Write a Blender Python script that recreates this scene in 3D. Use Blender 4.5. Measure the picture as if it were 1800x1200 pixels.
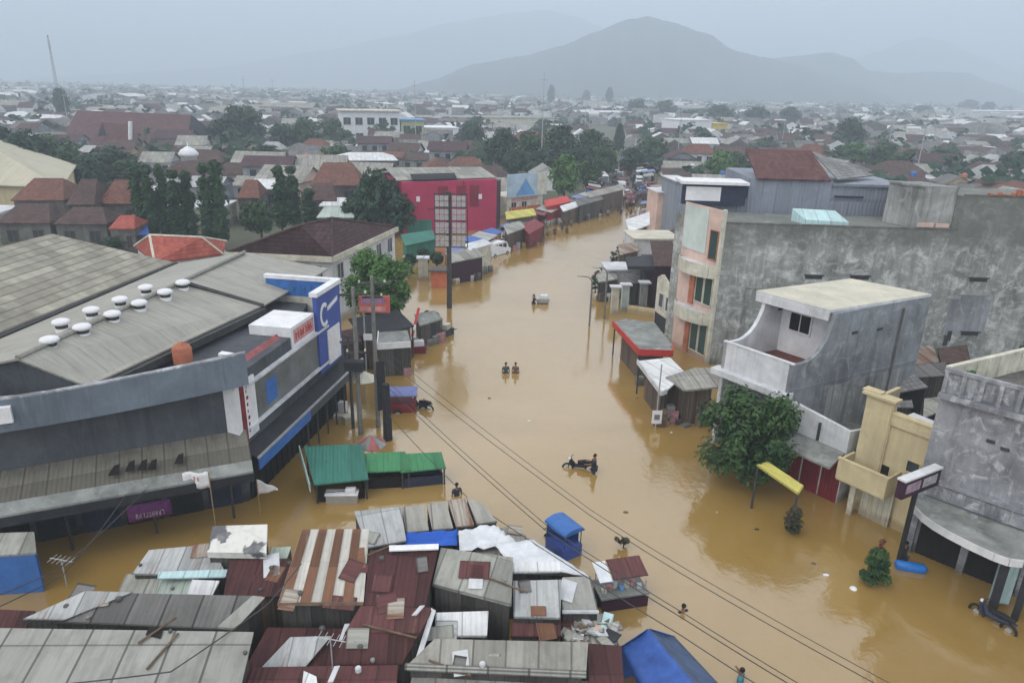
import bpy, bmesh, math, random
from mathutils import Vector, Matrix
random.seed(7)
for o in list(bpy.data.objects): bpy.data.objects.remove(o)
SC = bpy.context.scene
COL = SC.collection
R = math.radians
# ---------------------------------------------------------------- camera
F, CAMH = 1250.0, 20.0                      # focal length in pixels of an 1800 px wide picture, metres above the flood
ROLL, PITCH = R(1.4), math.atan(446 / 1250.0)
_fw = Vector((0, math.cos(PITCH), -math.sin(PITCH)))
_up = Vector((0, math.sin(PITCH), math.cos(PITCH)))
_x = Vector((1, 0, 0))
CR = math.cos(ROLL) * _x + math.sin(ROLL) * _up
CU = math.cos(ROLL) * _up - math.sin(ROLL) * _x
cam_d = bpy.data.cameras.new('camera')
cam_d.sensor_width = 36.0
cam_d.lens = 36.0 * F / 1800.0
cam_d.clip_start, cam_d.clip_end = 0.5, 20000
cam = bpy.data.objects.new('camera', cam_d)
COL.objects.link(cam)
cam.matrix_world = Matrix(((CR.x, CU.x, -_fw.x, 0), (CR.y, CU.y, -_fw.y, 0), (CR.z, CU.z, -_fw.z, CAMH), (0, 0, 0, 1)))
SC.camera = cam
# ---------------------------------------------------------------- world: overcast sky
SUN_EL, SUN_AZ = R(52), R(235)              # azimuth clockwise from +Y: the light comes from behind the camera, over its left shoulder
world = bpy.data.worlds.new('World'); SC.world = world
world.use_nodes = True
nt = world.node_tree; nt.nodes.clear()
def wn(t, **k):
    n = nt.nodes.new(t)
    for a, b in k.items(): setattr(n, a, b)
    return n
w_out = wn('ShaderNodeOutputWorld'); w_add = wn('ShaderNodeAddShader')
w_sky = wn('ShaderNodeTexSky', sky_type='NISHITA'); w_sky.sun_disc = False
w_sky.sun_elevation = SUN_EL; w_sky.sun_rotation = SUN_AZ; w_sky.air_density = 2.0; w_sky.dust_density = 4.0
w_b1 = wn('ShaderNodeBackground'); w_b1.inputs[1].default_value = 0.05
nt.links.new(w_sky.outputs[0], w_b1.inputs[0])
w_tc = wn('ShaderNodeTexCoord'); w_sep = wn('ShaderNodeSeparateXYZ')
nt.links.new(w_tc.outputs['Generated'], w_sep.inputs[0])
w_map = wn('ShaderNodeMapping'); w_map.inputs['Scale'].default_value = (1.6, 1.6, 5.5)
nt.links.new(w_tc.outputs['Generated'], w_map.inputs[0])
w_n = wn('ShaderNodeTexNoise'); w_n.inputs['Scale'].default_value = 2.2; w_n.inputs['Detail'].default_value = 4; w_n.inputs['Roughness'].default_value = 0.55
nt.links.new(w_map.outputs[0], w_n.inputs['Vector'])
w_r = wn('ShaderNodeValToRGB')              # brightness of the cloud deck from horizon to zenith
e = w_r.color_ramp.elements
e[0].position, e[0].color = 0.0, (0.60, 0.66, 0.76, 1)
e[1].position, e[1].color = 1.0, (1.15, 1.13, 1.11, 1)
m = w_r.color_ramp.elements.new(0.10); m.color = (0.80, 0.84, 0.91, 1)
m = w_r.color_ramp.elements.new(0.20); m.color = (1.65, 1.66, 1.68, 1)
m = w_r.color_ramp.elements.new(0.36); m.color = (2.45, 2.42, 2.40, 1)
m = w_r.color_ramp.elements.new(0.62); m.color = (1.40, 1.38, 1.36, 1)
nt.links.new(w_sep.outputs['Z'], w_r.inputs[0])
w_cr = wn('ShaderNodeMapRange'); w_cr.inputs[1].default_value = 0.34; w_cr.inputs[2].default_value = 0.68; w_cr.inputs[3].default_value = 0.74; w_cr.inputs[4].default_value = 1.22
nt.links.new(w_n.outputs[0], w_cr.inputs[0])
w_mul = wn('ShaderNodeMix', data_type='RGBA', blend_type='MULTIPLY'); w_mul.inputs[0].default_value = 1
nt.links.new(w_r.outputs[0], w_mul.inputs[6]); nt.links.new(w_cr.outputs[0], w_mul.inputs[7])
w_b2 = wn('ShaderNodeBackground'); w_b2.inputs[1].default_value = 0.92
nt.links.new(w_mul.outputs[2], w_b2.inputs[0])
nt.links.new(w_b1.outputs[0], w_add.inputs[0]); nt.links.new(w_b2.outputs[0], w_add.inputs[1])
nt.links.new(w_add.outputs[0], w_out.inputs[0])
# ---------------------------------------------------------------- sun through cloud
sun_d = bpy.data.lights.new('sun', 'SUN'); sun_d.energy = 0.9; sun_d.angle = R(25); sun_d.color = (1, 0.96, 0.9)
sun = bpy.data.objects.new('sun', sun_d); COL.objects.link(sun)
_s = Vector((math.sin(SUN_AZ) * math.cos(SUN_EL), math.cos(SUN_AZ) * math.cos(SUN_EL), math.sin(SUN_EL)))
sun.rotation_euler = _s.to_track_quat('Z', 'Y').to_euler()
# ---------------------------------------------------------------- exposure and sampling
vs = SC.view_settings
vs.view_transform = 'Standard'; vs.look = 'None'; vs.exposure = 0.17; vs.gamma = 1.0
try: vs.use_curve_mapping = False
except Exception: pass
SC.cycles.max_bounces = 5; SC.cycles.diffuse_bounces = 3; SC.cycles.glossy_bounces = 3; SC.cycles.transparent_max_bounces = 6
SC.cycles.volume_bounces = 1; SC.cycles.use_denoising = True

# ================================================================ geometry helpers
CAM = Vector((0, 0, CAMH))
def ray(px, py): return _fw * F + CR * (px - 900) + CU * (600 - py)
def P(px, py, z=0.0):
    """World point at height z seen at a pixel of the 1800 x 1200 photograph."""
    d = ray(px, py); t = (z - CAMH) / d.z
    return CAM + d * t
def D(px, py, y):
    """World point at distance y ahead of the camera."""
    d = ray(px, py); return CAM + d * (y / d.y)
def scale_at(p): return F / (Vector(p) - CAM).dot(_fw)
class Plane:
    """A vertical facade plane through two ground points; off > 0 is towards the camera."""
    def __init__(s, a, b):
        s.a = Vector((a[0], a[1], 0)); s.d = Vector((b[0] - a[0], b[1] - a[1], 0)); s.len = s.d.length; s.d.normalize()
        s.n = Vector((s.d.y, -s.d.x, 0))
        if s.n.dot(CAM - s.a) < 0: s.n = -s.n
    def hit(s, px, py, off=0.0):
        d = ray(px, py); o = s.a + s.n * off
        t = (o - CAM).dot(s.n) / d.dot(s.n)
        return CAM + d * t
    def pt(s, u, z, off=0.0):
        p = s.a + s.d * u + s.n * off; return Vector((p.x, p.y, z))
    def uz(s, px, py, off=0.0):
        p = s.hit(px, py, off); return (p - s.a).dot(s.d), p.z

class MB:
    """Collects faces (world coordinates, uv in metres) for ONE mesh object."""
    def __init__(s): s.v = []; s.f = []; s.uv = []; s.mi = []
    def poly(s, pts, mi=0, uv=None):
        pts = [Vector(p) for p in pts]
        if uv is None:
            a = pts[0]; ux = (pts[1] - a)
            if ux.length < 1e-9: ux = Vector((1, 0, 0))
            ux.normalize()
            n = Vector((0, 0, 0))
            for i in range(len(pts)): n += (pts[i] - a).cross(pts[(i + 1) % len(pts)] - a)
            n = n.normalized() if n.length > 1e-12 else Vector((0, 0, 1))
            vy = n.cross(ux)
            uv = [((p - a).dot(ux), (p - a).dot(vy)) for p in pts]
        k = len(s.v); s.v += pts; s.f.append(list(range(k, k + len(pts)))); s.uv.append(uv); s.mi.append(mi)
    quad = lambda s, a, b, c, d, mi=0: s.poly([a, b, c, d], mi)
    def prism(s, pts, z0, z1, mi=0, cap=True, mi_top=None):
        n = len(pts)
        z0 = z0 if isinstance(z0, (list, tuple)) else [z0] * n
        z1 = z1 if isinstance(z1, (list, tuple)) else [z1] * n
        A = [Vector((p[0], p[1], z0[i])) for i, p in enumerate(pts)]
        B = [Vector((p[0], p[1], z1[i])) for i, p in enumerate(pts)]
        area = sum(pts[i][0] * pts[(i + 1) % n][1] - pts[(i + 1) % n][0] * pts[i][1] for i in range(n))
        if area < 0: A.reverse(); B.reverse()
        for i in range(n):
            j = (i + 1) % n; s.poly([A[i], A[j], B[j], B[i]], mi)
        if cap:
            s.poly(B, mi if mi_top is None else mi_top); s.poly(A[::-1], mi)
    def hull(s, pts, off, mi=0):
        """A polygon given thickness: pts, and the same polygon moved by the vector off."""
        pts = [Vector(p) for p in pts]; off = Vector(off)
        q = [p + off for p in pts]; n = len(pts)
        nn = Vector((0, 0, 0))
        for i in range(n): nn += pts[i].cross(pts[(i + 1) % n])
        if nn.dot(off) > 0: pts, q = pts[::-1], q[::-1]
        s.poly(pts, mi); s.poly(q[::-1], mi)
        for i in range(n):
            j = (i + 1) % n; s.poly([pts[j], pts[i], q[i], q[j]], mi)
    def sheet(s, a, b, c, d, t=0.05, mi=0):
        """A roof sheet: a-b is the upper edge, d-c the lower one."""
        s.hull([d, c, b, a], (0, 0, -t), mi)
    def panel(s, pl, px, t, off=0.0, mi=0):
        s.hull([pl.hit(x, y, off) for x, y in px], pl.n * t, mi)
    def rect(s, pl, u0, u1, z0, z1, t, off=0.0, mi=0):
        s.hull([pl.pt(u0, z0, off), pl.pt(u1, z0, off), pl.pt(u1, z1, off), pl.pt(u0, z1, off)], pl.n * t, mi)
    def box(s, c, sx, sy, sz, rz=0.0, mi=0):
        """c: centre of the base."""
        co, si = math.cos(rz), math.sin(rz)
        q = [(c[0] + x * co - y * si, c[1] + x * si + y * co) for x, y in ((-sx/2, -sy/2), (sx/2, -sy/2), (sx/2, sy/2), (-sx/2, sy/2))]
        s.prism(q, c[2], c[2] + sz, mi)
    def tube(s, pts, r, n=6, mi=0, cap=True):
        pts = [Vector(p) for p in pts]
        rr = r if isinstance(r, (list, tuple)) else [r] * len(pts)
        rings = []
        for i, p in enumerate(pts):
            t = (pts[min(i + 1, len(pts) - 1)] - pts[max(i - 1, 0)]).normalized()
            a = t.cross(Vector((0.0, 0.0, 1.0)) if abs(t.z) < 0.9 else Vector((1.0, 0, 0))).normalized(); b = t.cross(a)
            rings.append([p + (a * math.cos(2 * math.pi * k / n) + b * math.sin(2 * math.pi * k / n)) * rr[i] for k in range(n)])
        for i in range(len(pts) - 1):
            for k in range(n):
                j = (k + 1) % n; s.poly([rings[i][k], rings[i + 1][k], rings[i + 1][j], rings[i][j]], mi)
        if cap: s.poly(rings[0], mi); s.poly(rings[-1][::-1], mi)
    def lathe(s, c, prof, n=12, mi=0):
        """prof: (radius, z) from the bottom up round a vertical axis through c."""
        c = Vector(c)
        ring = lambda r, z: [c + Vector((r * math.cos(2 * math.pi * k / n), r * math.sin(2 * math.pi * k / n), z)) for k in range(n)]
        for (r0, z0), (r1, z1) in zip(prof, prof[1:]):
            A, B = ring(r0, z0), ring(r1, z1)
            for k in range(n):
                j = (k + 1) % n; s.poly([A[k], A[j], B[j], B[k]], mi)
        s.poly(ring(*prof[-1]), mi); s.poly(ring(*prof[0])[::-1], mi)
    def build(s, name, mats, parent=None, loc=None, smooth=False):
        if not isinstance(mats, (list, tuple)): mats = [mats]
        if parent is not None: org = WORLD_LOC.get(parent, Vector((0, 0, 0)))
        else: org = Vector(loc) if loc is not None else Vector((0, 0, 0))
        me = bpy.data.meshes.new(name)
        me.from_pydata([v - org for v in s.v], [], s.f)
        uvl = me.uv_layers.new(name='UVMap')
        k = 0
        for u in s.uv:
            for c in u: uvl.data[k].uv = c; k += 1
        for m in mats: me.materials.append(m)
        for p, i in zip(me.polygons, s.mi): p.material_index = i; p.use_smooth = smooth
        if smooth:
            bm = bmesh.new(); bm.from_mesh(me); bmesh.ops.remove_doubles(bm, verts=bm.verts, dist=1e-4); bm.to_mesh(me); bm.free()
        me.update()
        o = bpy.data.objects.new(name, me); COL.objects.link(o)
        if parent is not None: o.parent = parent
        else: o.location = org
        WORLD_LOC[o] = org
        return o
WORLD_LOC = {}
def tag(o, label=None, cat=None, group=None, kind=None):
    if label: o['label'] = label
    if cat: o['category'] = cat
    if group: o['group'] = group
    if kind: o['kind'] = kind
    return o
def thing(name, label, cat, loc=(0, 0, 0), group=None):
    o = bpy.data.objects.new(name, None); o.empty_display_size = 0.3; COL.objects.link(o)
    o.location = Vector(loc); WORLD_LOC[o] = Vector(loc)
    return tag(o, label, cat, group)
def copy_tree(o, parent=None):
    c = o.copy(); COL.objects.link(c)
    if parent is not None: c.parent = parent
    for ch in list(o.children): copy_tree(ch, c)
    return c
def dup(o, loc, rz=0.0, label=None, group=None, scale=None):
    c = copy_tree(o); c.location = Vector(loc); c.rotation_euler = (0, 0, rz)
    if label: c['label'] = label
    if group: c['group'] = group
    if scale: c.scale = scale if isinstance(scale, tuple) else (scale,) * 3
    return c

# ================================================================ materials
class NT:
    def __init__(s, name, rough=0.85, spec=0.25):
        s.m = bpy.data.materials.new(name); s.m.use_nodes = True; s.t = s.m.node_tree
        s.b = s.t.nodes['Principled BSDF']; s.b.inputs['Roughness'].default_value = rough
        s.b.inputs['Specular IOR Level'].default_value = spec
        s.tc = s.t.nodes.new('ShaderNodeTexCoord')
    def n(s, t, **k):
        x = s.t.nodes.new(t)
        for a, b in k.items(): setattr(x, a, b)
        return x
    def l(s, a, b): s.t.links.new(a, b)
    def map(s, src, sc, loc=(0, 0, 0)):
        x = s.n('ShaderNodeMapping'); x.inputs['Scale'].default_value = sc; x.inputs['Location'].default_value = loc
        s.l(s.tc.outputs[src], x.inputs[0]); return x.outputs[0]
    def noise(s, vec, scale, detail=4, rough=0.55, dist=0.0):
        x = s.n('ShaderNodeTexNoise'); x.inputs['Scale'].default_value = scale; x.inputs['Detail'].default_value = detail
        x.inputs['Roughness'].default_value = rough; x.inputs['Distortion'].default_value = dist
        s.l(vec, x.inputs['Vector']); return x.outputs[0]
    def rng(s, v, a, b, c=0.0, d=1.0):
        x = s.n('ShaderNodeMapRange'); x.clamp = True
        for i, q in enumerate((a, b, c, d)): x.inputs[i + 1].default_value = q
        s.l(v, x.inputs[0]); return x.outputs[0]
    def math(s, op, a, b=None):
        x = s.n('ShaderNodeMath', operation=op)
        for i, q in enumerate((a, b)):
            if q is None: continue
            if isinstance(q, (int, float)): x.inputs[i].default_value = q
            else: s.l(q, x.inputs[i])
        return x.outputs[0]
    def mix(s, f, a, b, mode='MIX'):
        x = s.n('ShaderNodeMix', data_type='RGBA', blend_type=mode)
        for i, q in ((0, f), (6, a), (7, b)):
            if isinstance(q, (int, float)): x.inputs[i].default_value = q if i == 0 else (q, q, q, 1)
            elif isinstance(q, (tuple, list)): x.inputs[i].default_value = (*q[:3], 1)
            else: s.l(q, x.inputs[i])
        return x.outputs[2]
    def bump(s, h, strength=0.4, dist=0.02):
        x = s.n('ShaderNodeBump'); x.inputs['Strength'].default_value = strength; x.inputs['Distance'].default_value = dist
        s.l(h, x.inputs['Height']); s.l(x.outputs[0], s.b.inputs['Normal'])
    def out(s, c):
        if isinstance(c, (tuple, list)): s.b.inputs['Base Color'].default_value = (*c[:3], 1)
        else: s.l(c, s.b.inputs['Base Color'])
        return s.m
def plain(name, c, rough=0.7, var=0.25, scale=1.5, spec=0.3, metal=0.0):
    """Paint, plastic, cloth or bare metal with slight dirt."""
    t = NT(name, rough, spec); o = t.map('Object', (1, 1, 1))
    f = t.noise(o, scale, 6, 0.65); f2 = t.noise(o, scale * 7, 3)
    d = tuple(x * (1 - var * 1.6) for x in c); l = tuple(min(0.9, x * (1 + var * 0.5)) for x in c)
    k = t.mix(t.rng(f, 0.3, 0.7), d, l)
    k = t.mix(t.math('MULTIPLY', t.rng(f2, 0.5, 0.8), 0.35), k, tuple(x * 0.6 for x in c))
    t.b.inputs['Metallic'].default_value = metal
    return t.out(k)
def concrete(name, c, dark, light=None, scale=0.35, streak=0.7, patches=0.5, rough=0.92, contrast=False):
    """Rendered masonry with blotches, run-off streaks and mould."""
    t = NT(name, rough, 0.15); o = t.map('Object', (1, 1, 1)); st = t.map('Object', (1.3, 1.3, 0.12)); st2 = t.map('Object', (4.5, 4.5, 0.5))
    light = light or tuple(min(0.85, x * 1.35) for x in c)
    k = t.mix(t.rng(t.noise(o, scale, 8, 0.62, 0.6), 0.32, 0.66), dark, c)
    k = t.mix(t.math('MULTIPLY', t.rng(t.noise(o, scale * 2.6, 8, 0.7, 0.8), 0.52, 0.70), patches), k, light)
    k = t.mix(t.math('MULTIPLY', t.rng(t.noise(st, 1.1, 6, 0.7), 0.48, 0.72), streak), k, tuple(x * 0.55 for x in dark))
    k = t.mix(t.math('MULTIPLY', t.rng(t.noise(st2, 1.0, 4, 0.6), 0.55, 0.75), streak * 0.6), k, light)
    k = t.mix(t.math('MULTIPLY', t.rng(t.noise(o, 6.0, 4, 0.6), 0.55, 0.8), 0.35), k, dark)
    gp = t.n('ShaderNodeNewGeometry'); gz_ = t.n('ShaderNodeSeparateXYZ'); t.l(gp.outputs['Position'], gz_.inputs[0])   # soaked band above the flood line
    k = t.mix(t.rng(t.math('SUBTRACT', gz_.outputs[2], t.math('MULTIPLY', t.noise(o, 1.4, 4), 0.7)), -0.1, 0.25, 0.6, 0.0), k, (dark[0] * 0.55, dark[1] * 0.45, dark[2] * 0.32))
    if contrast:                               # mould under the coping, flaking whitewash lower down
        k = t.mix(t.rng(t.noise(t.map('Object', (1, 1, 1.6), (7, 3, 1)), 1.5, 9, 0.68, 0.3), 0.50, 0.70, 0, 0.5), k, light)
        sz = t.n('ShaderNodeSeparateXYZ'); t.l(t.tc.outputs['Object'], sz.inputs[0])
        zz = t.math('ADD', sz.outputs[2], t.math('MULTIPLY', t.noise(o, 0.9, 6, 0.7), 4.0))
        k = t.mix(t.rng(zz, 11.0, 12.6, 0, 0.7), k, tuple(x * 0.8 for x in dark))
    t.bump(t.noise(o, 9, 5), 0.25, 0.02)
    return t.out(k)
def sheeting(name, c, dirt, rust=None, rust_amt=0.0, width=0.85, row=2.2, var=0.22, rough=0.75, pitch=0.19, spec=0.25, seam=0.5):
    """Corrugated sheets: u runs across the corrugations, v down the slope; each sheet has its own tone."""
    t = NT(name, rough, spec); sp = t.n('ShaderNodeSeparateXYZ'); t.l(t.tc.outputs['UV'], sp.inputs[0])
    u, v = sp.outputs[0], sp.outputs[1]; o = t.map('Object', (1, 1, 1))
    su = t.math('FLOOR', t.math('DIVIDE', u, width)); sv = t.math('FLOOR', t.math('DIVIDE', v, row))
    cb = t.n('ShaderNodeCombineXYZ'); t.l(su, cb.inputs[0]); t.l(sv, cb.inputs[1])
    wnz = t.n('ShaderNodeTexWhiteNoise', noise_dimensions='2D'); t.l(cb.outputs[0], wnz.inputs['Vector'])
    k = t.mix(t.rng(wnz.outputs[0], 0, 1), tuple(x * (1 - var) for x in c), tuple(min(0.85, x * (1 + var * 0.6)) for x in c))
    cbs = t.n('ShaderNodeCombineXYZ'); t.l(t.math('MULTIPLY', u, 3.0), cbs.inputs[0]); t.l(t.math('MULTIPLY', v, 0.35), cbs.inputs[1])
    k = t.mix(t.math('MULTIPLY', t.rng(t.noise(cbs.outputs[0], 1.0, 6, 0.7), 0.45, 0.75), 0.7), k, dirt)
    k = t.mix(t.math('MULTIPLY', t.rng(t.noise(o, 0.7, 7, 0.7, 0.5), 0.48, 0.72), 0.6), k, dirt)
    if rust:
        k = t.mix(t.math('MULTIPLY', t.rng(t.noise(cbs.outputs[0], 0.8, 8, 0.75, 0.8), 0.62 - 0.3 * rust_amt, 0.80 - 0.3 * rust_amt), 0.9), k, rust)
    fu = t.math('FRACT', t.math('DIVIDE', u, width)); fv = t.math('FRACT', t.math('DIVIDE', v, row))
    k = t.mix(t.math('MULTIPLY', t.math('LESS_THAN', fu, 0.06), seam), k, tuple(x * 0.35 for x in dirt))
    k = t.mix(t.math('MULTIPLY', t.math('LESS_THAN', fv, 0.022), seam * 0.8), k, tuple(x * 0.35 for x in dirt))
    t.bump(t.math('SINE', t.math('MULTIPLY', u, 2 * math.pi / pitch)), 0.55, 0.02)
    return t.out(k)
def tiling(name, c, dark, light=None, course=0.35, rough=0.85, width=0.3, depth=0.05):
    """Roof tiles in courses: u along the eave, v up the slope."""
    t = NT(name, rough, 0.2); sp = t.n('ShaderNodeSeparateXYZ'); t.l(t.tc.outputs['UV'], sp.inputs[0])
    u, v = sp.outputs[0], sp.outputs[1]; o = t.map('Object', (1, 1, 1))
    light = light or tuple(min(0.8, x * 1.3) for x in c)
    row = t.math('FLOOR', t.math('DIVIDE', v, course)); cl = t.math('FLOOR', t.math('ADD', t.math('DIVIDE', u, width), t.math('MULTIPLY', row, 0.5)))
    cb = t.n('ShaderNodeCombineXYZ'); t.l(cl, cb.inputs[0]); t.l(row, cb.inputs[1])
    wnz = t.n('ShaderNodeTexWhiteNoise', noise_dimensions='2D'); t.l(cb.outputs[0], wnz.inputs['Vector'])
    k = t.mix(t.rng(wnz.outputs[0], 0, 1), tuple(x * 0.8 for x in c), light)
    k = t.mix(t.math('MULTIPLY', t.rng(t.noise(o, 0.5, 7, 0.7), 0.42, 0.7), 0.75), k, dark)
    fv = t.math('FRACT', t.math('DIVIDE', v, course))
    k = t.mix(t.math('MULTIPLY', t.math('LESS_THAN', fv, 0.16), 0.6), k, tuple(x * 0.5 for x in dark))
    h = t.math('ADD', fv, t.math('MULTIPLY', t.math('SINE', t.math('MULTIPLY', u, 2 * math.pi / width)), 0.4))
    t.bump(h, 0.6, depth)
    return t.out(k)
def leafmat(name, c, light, scale=1.2):
    t = NT(name, 0.65, 0.25); o = t.map('Object', (1, 1, 1))
    k = t.mix(t.rng(t.noise(o, scale, 3), 0.35, 0.68), c, light)
    k = t.mix(t.math('MULTIPLY', t.rng(t.noise(o, scale * 9, 2), 0.45, 0.7), 0.6), k, tuple(x * 0.55 for x in c))
    return t.out(k)
# ================================================================ materials of the place
GREY_ASB = sheeting('asbestos grey', (0.31, 0.30, 0.27), (0.11, 0.107, 0.095), width=1.05, row=1.8, pitch=0.26, seam=0.6)
GREY_ASB2 = sheeting('asbestos worn', (0.30, 0.30, 0.27), (0.12, 0.12, 0.105), width=0.95, row=1.6, pitch=0.22, var=0.3)
PALE_ASB = sheeting('asbestos pale', (0.31, 0.31, 0.285), (0.15, 0.147, 0.13), width=1.3, row=2.6, pitch=0.3, seam=0.75, var=0.12)
DARK_ASB = sheeting('asbestos dark', (0.15, 0.145, 0.14), (0.08, 0.078, 0.074), width=1.15, row=2.4, seam=0.8, var=0.3)
GREY_METAL = sheeting('grey metal roofing', (0.325, 0.315, 0.28), (0.215, 0.207, 0.185), width=1.0, row=6.0, pitch=0.33, var=0.07, seam=0.25, rough=0.6)
ZINC = sheeting('zinc sheet', (0.38, 0.39, 0.39), (0.16, 0.16, 0.16), rust=(0.20, 0.09, 0.05), rust_amt=0.15, width=0.8, row=1.8, var=0.2, rough=0.5)
ZINC_RUST = sheeting('rusty zinc', (0.33, 0.31, 0.27), (0.19, 0.11, 0.07), rust=(0.15, 0.06, 0.033), rust_amt=0.6, width=0.8, row=1.8, var=0.35)
MAROON = sheeting('maroon sheet', (0.070, 0.026, 0.026), (0.035, 0.017, 0.018), rust=(0.12, 0.05, 0.036), rust_amt=0.12, width=0.85, row=2.0, var=0.3)
MAROON2 = sheeting('maroon faded', (0.105, 0.040, 0.040), (0.055, 0.026, 0.026), rust=(0.16, 0.08, 0.06), rust_amt=0.2, width=0.8, row=1.8, var=0.3)
WHITE_SHEET = sheeting('white sheet', (0.66, 0.67, 0.68), (0.36, 0.36, 0.36), width=0.9, row=2.0, var=0.12, seam=0.5)
GREEN_SHEET = sheeting('green sheet', (0.06, 0.22, 0.10), (0.035, 0.11, 0.06), width=0.9, row=3, var=0.15, seam=0.25)
TEAL_SHEET = sheeting('teal sheet', (0.045, 0.175, 0.135), (0.03, 0.10, 0.08), width=0.9, row=3, var=0.12, seam=0.25)
YELLOW_SHEET = sheeting('yellow sheet', (0.50, 0.46, 0.12), (0.3, 0.27, 0.09), width=0.9, row=3, var=0.2)
PALE_GREEN = sheeting('pale green sheet', (0.40, 0.47, 0.42), (0.25, 0.28, 0.25), width=0.9, row=2, var=0.1)
CYAN_SHEET = sheeting('pale cyan sheet', (0.45, 0.62, 0.64), (0.3, 0.4, 0.4), width=0.9, row=2, var=0.1)
MAROON_TILE = tiling('maroon tile', (0.120, 0.066, 0.066), (0.085, 0.042, 0.045))
BROWN_TILE = tiling('brown tile', (0.082, 0.048, 0.052), (0.055, 0.036, 0.04), course=0.33)
RUST_TILE = tiling('rust tile', (0.165, 0.075, 0.056), (0.085, 0.052, 0.046))
RUST_TILE2 = tiling('old clay tile', (0.095, 0.060, 0.054), (0.048, 0.038, 0.038))
RED_TILE = tiling('coral tile', (0.36, 0.085, 0.06), (0.25, 0.06, 0.05), (0.42, 0.12, 0.09))
WAVY_TILE = tiling('beige wavy tile', (0.34, 0.32, 0.265), (0.17, 0.16, 0.135), (0.42, 0.40, 0.33), course=0.62, width=0.95, depth=0.25)
GREY_TILE = tiling('grey tile', (0.22, 0.22, 0.22), (0.12, 0.12, 0.125))
CONC_OLD = concrete('mouldy render', (0.36, 0.365, 0.36), (0.15, 0.155, 0.15), (0.52, 0.525, 0.53), 0.3, 0.8, 0.75)
CONC_GREEN = concrete('mossy render', (0.34, 0.35, 0.34), (0.15, 0.16, 0.145), (0.66, 0.67, 0.66), 0.30, 0.55, 0.95, contrast=True)
CONC_BLUE = concrete('bare blue grey render', (0.285, 0.305, 0.33), (0.135, 0.145, 0.16), (0.42, 0.435, 0.45), 0.42, 0.55, 0.7)
CONC_PALE = concrete('weathered pale paint', (0.335, 0.345, 0.372), (0.125, 0.13, 0.147), (0.60, 0.61, 0.64), 0.55, 0.5, 0.85)
CONC_DARK = concrete('dark stained concrete', (0.16, 0.155, 0.145), (0.07, 0.068, 0.064), (0.25, 0.24, 0.22), 0.5, 0.6, 0.5)
SLAB_CREAM = concrete('cream roof slab', (0.58, 0.55, 0.45), (0.40, 0.38, 0.32), (0.68, 0.66, 0.57), 0.4, 0.1, 0.5)
CANOPY_GREY = concrete('stained canopy slab', (0.30, 0.31, 0.30), (0.13, 0.14, 0.13), (0.42, 0.43, 0.42), 0.6, 0.3, 0.5)
WHITE_OLD = concrete('old white paint', (0.68, 0.69, 0.71), (0.42, 0.43, 0.45), (0.78, 0.78, 0.80), 0.4, 0.45, 0.3)
WHITE_CLEAN = plain('white paint', (0.74, 0.74, 0.76), 0.6, 0.12)
CREAM = concrete('cream paint', (0.62, 0.53, 0.33), (0.46, 0.39, 0.25), (0.70, 0.62, 0.42), 0.4, 0.35, 0.35)
PEACH = concrete('peach paint', (0.68, 0.49, 0.42), (0.48, 0.36, 0.31), (0.74, 0.62, 0.56), 0.5, 0.4, 0.45)
MINT = concrete('pale mint paint', (0.55, 0.62, 0.59), (0.42, 0.48, 0.46), None, 0.5, 0.4, 0.3)
IVORY = concrete('ivory paint', (0.64, 0.62, 0.52), (0.40, 0.38, 0.31), (0.74, 0.73, 0.65), 0.9, 0.4, 0.5)
SLATE_PAINT = concrete('slate blue paint', (0.105, 0.113, 0.128), (0.06, 0.065, 0.076), (0.15, 0.16, 0.175), 0.25, 0.5, 0.3)
STEEL_BLUE = sheeting('blue grey cladding', (0.235, 0.262, 0.315), (0.17, 0.185, 0.215), width=1.1, row=9, var=0.10, pitch=0.3, seam=0.3)
PINK_WALL = plain('crimson paint', (0.42, 0.035, 0.10), 0.75, 0.16, 0.4)
PINK_DARK = plain('dark crimson paint', (0.22, 0.018, 0.045), 0.75, 0.2, 0.5)
RED = plain('red paint', (0.50, 0.045, 0.04), 0.6, 0.2)
DARK_RED = plain('dark red paint', (0.20, 0.022, 0.03), 0.6, 0.25)
ORANGE = plain('orange paint', (0.55, 0.16, 0.08), 0.7, 0.2)
ORANGE_RED = plain('terracotta paint', (0.48, 0.17, 0.10), 0.7, 0.25)
YELLOW = plain('yellow paint', (0.62, 0.50, 0.10), 0.7, 0.2)
BLUE = plain('blue paint', (0.045, 0.15, 0.44), 0.5, 0.18)
DEEP_BLUE = plain('deep blue paint', (0.05, 0.095, 0.36), 0.5, 0.15)
SKY_BLUE = plain('sky blue paint', (0.14, 0.34, 0.62), 0.6, 0.2)
TARP_BLUE = plain('blue tarpaulin', (0.045, 0.115, 0.40), 0.5, 0.22, 2.5)
TARP_BRIGHT = plain('bright blue tarpaulin', (0.012, 0.095, 0.48), 0.5, 0.12, 2.5)
TARP_WHITE = plain('white plastic sheet', (0.68, 0.70, 0.73), 0.45, 0.14, 2.0)
PURPLE = plain('purple cloth', (0.13, 0.035, 0.14), 0.8, 0.3, 3)
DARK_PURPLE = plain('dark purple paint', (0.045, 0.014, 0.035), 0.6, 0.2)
BLACK = plain('black rubber', (0.022, 0.022, 0.025), 0.7, 0.3)
CHARCOAL = plain('charcoal paint', (0.030, 0.032, 0.038), 0.7, 0.3)
NAVY = plain('navy paint', (0.035, 0.042, 0.075), 0.7, 0.2)
SHADOW_INT = plain('painted interior shade', (0.016, 0.015, 0.014), 0.95, 0.3)  # near-black colour holds the deep shade of openings, shutters and stall walls
IRON = plain('dark iron', (0.06, 0.06, 0.062), 0.6, 0.3, 3)
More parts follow.
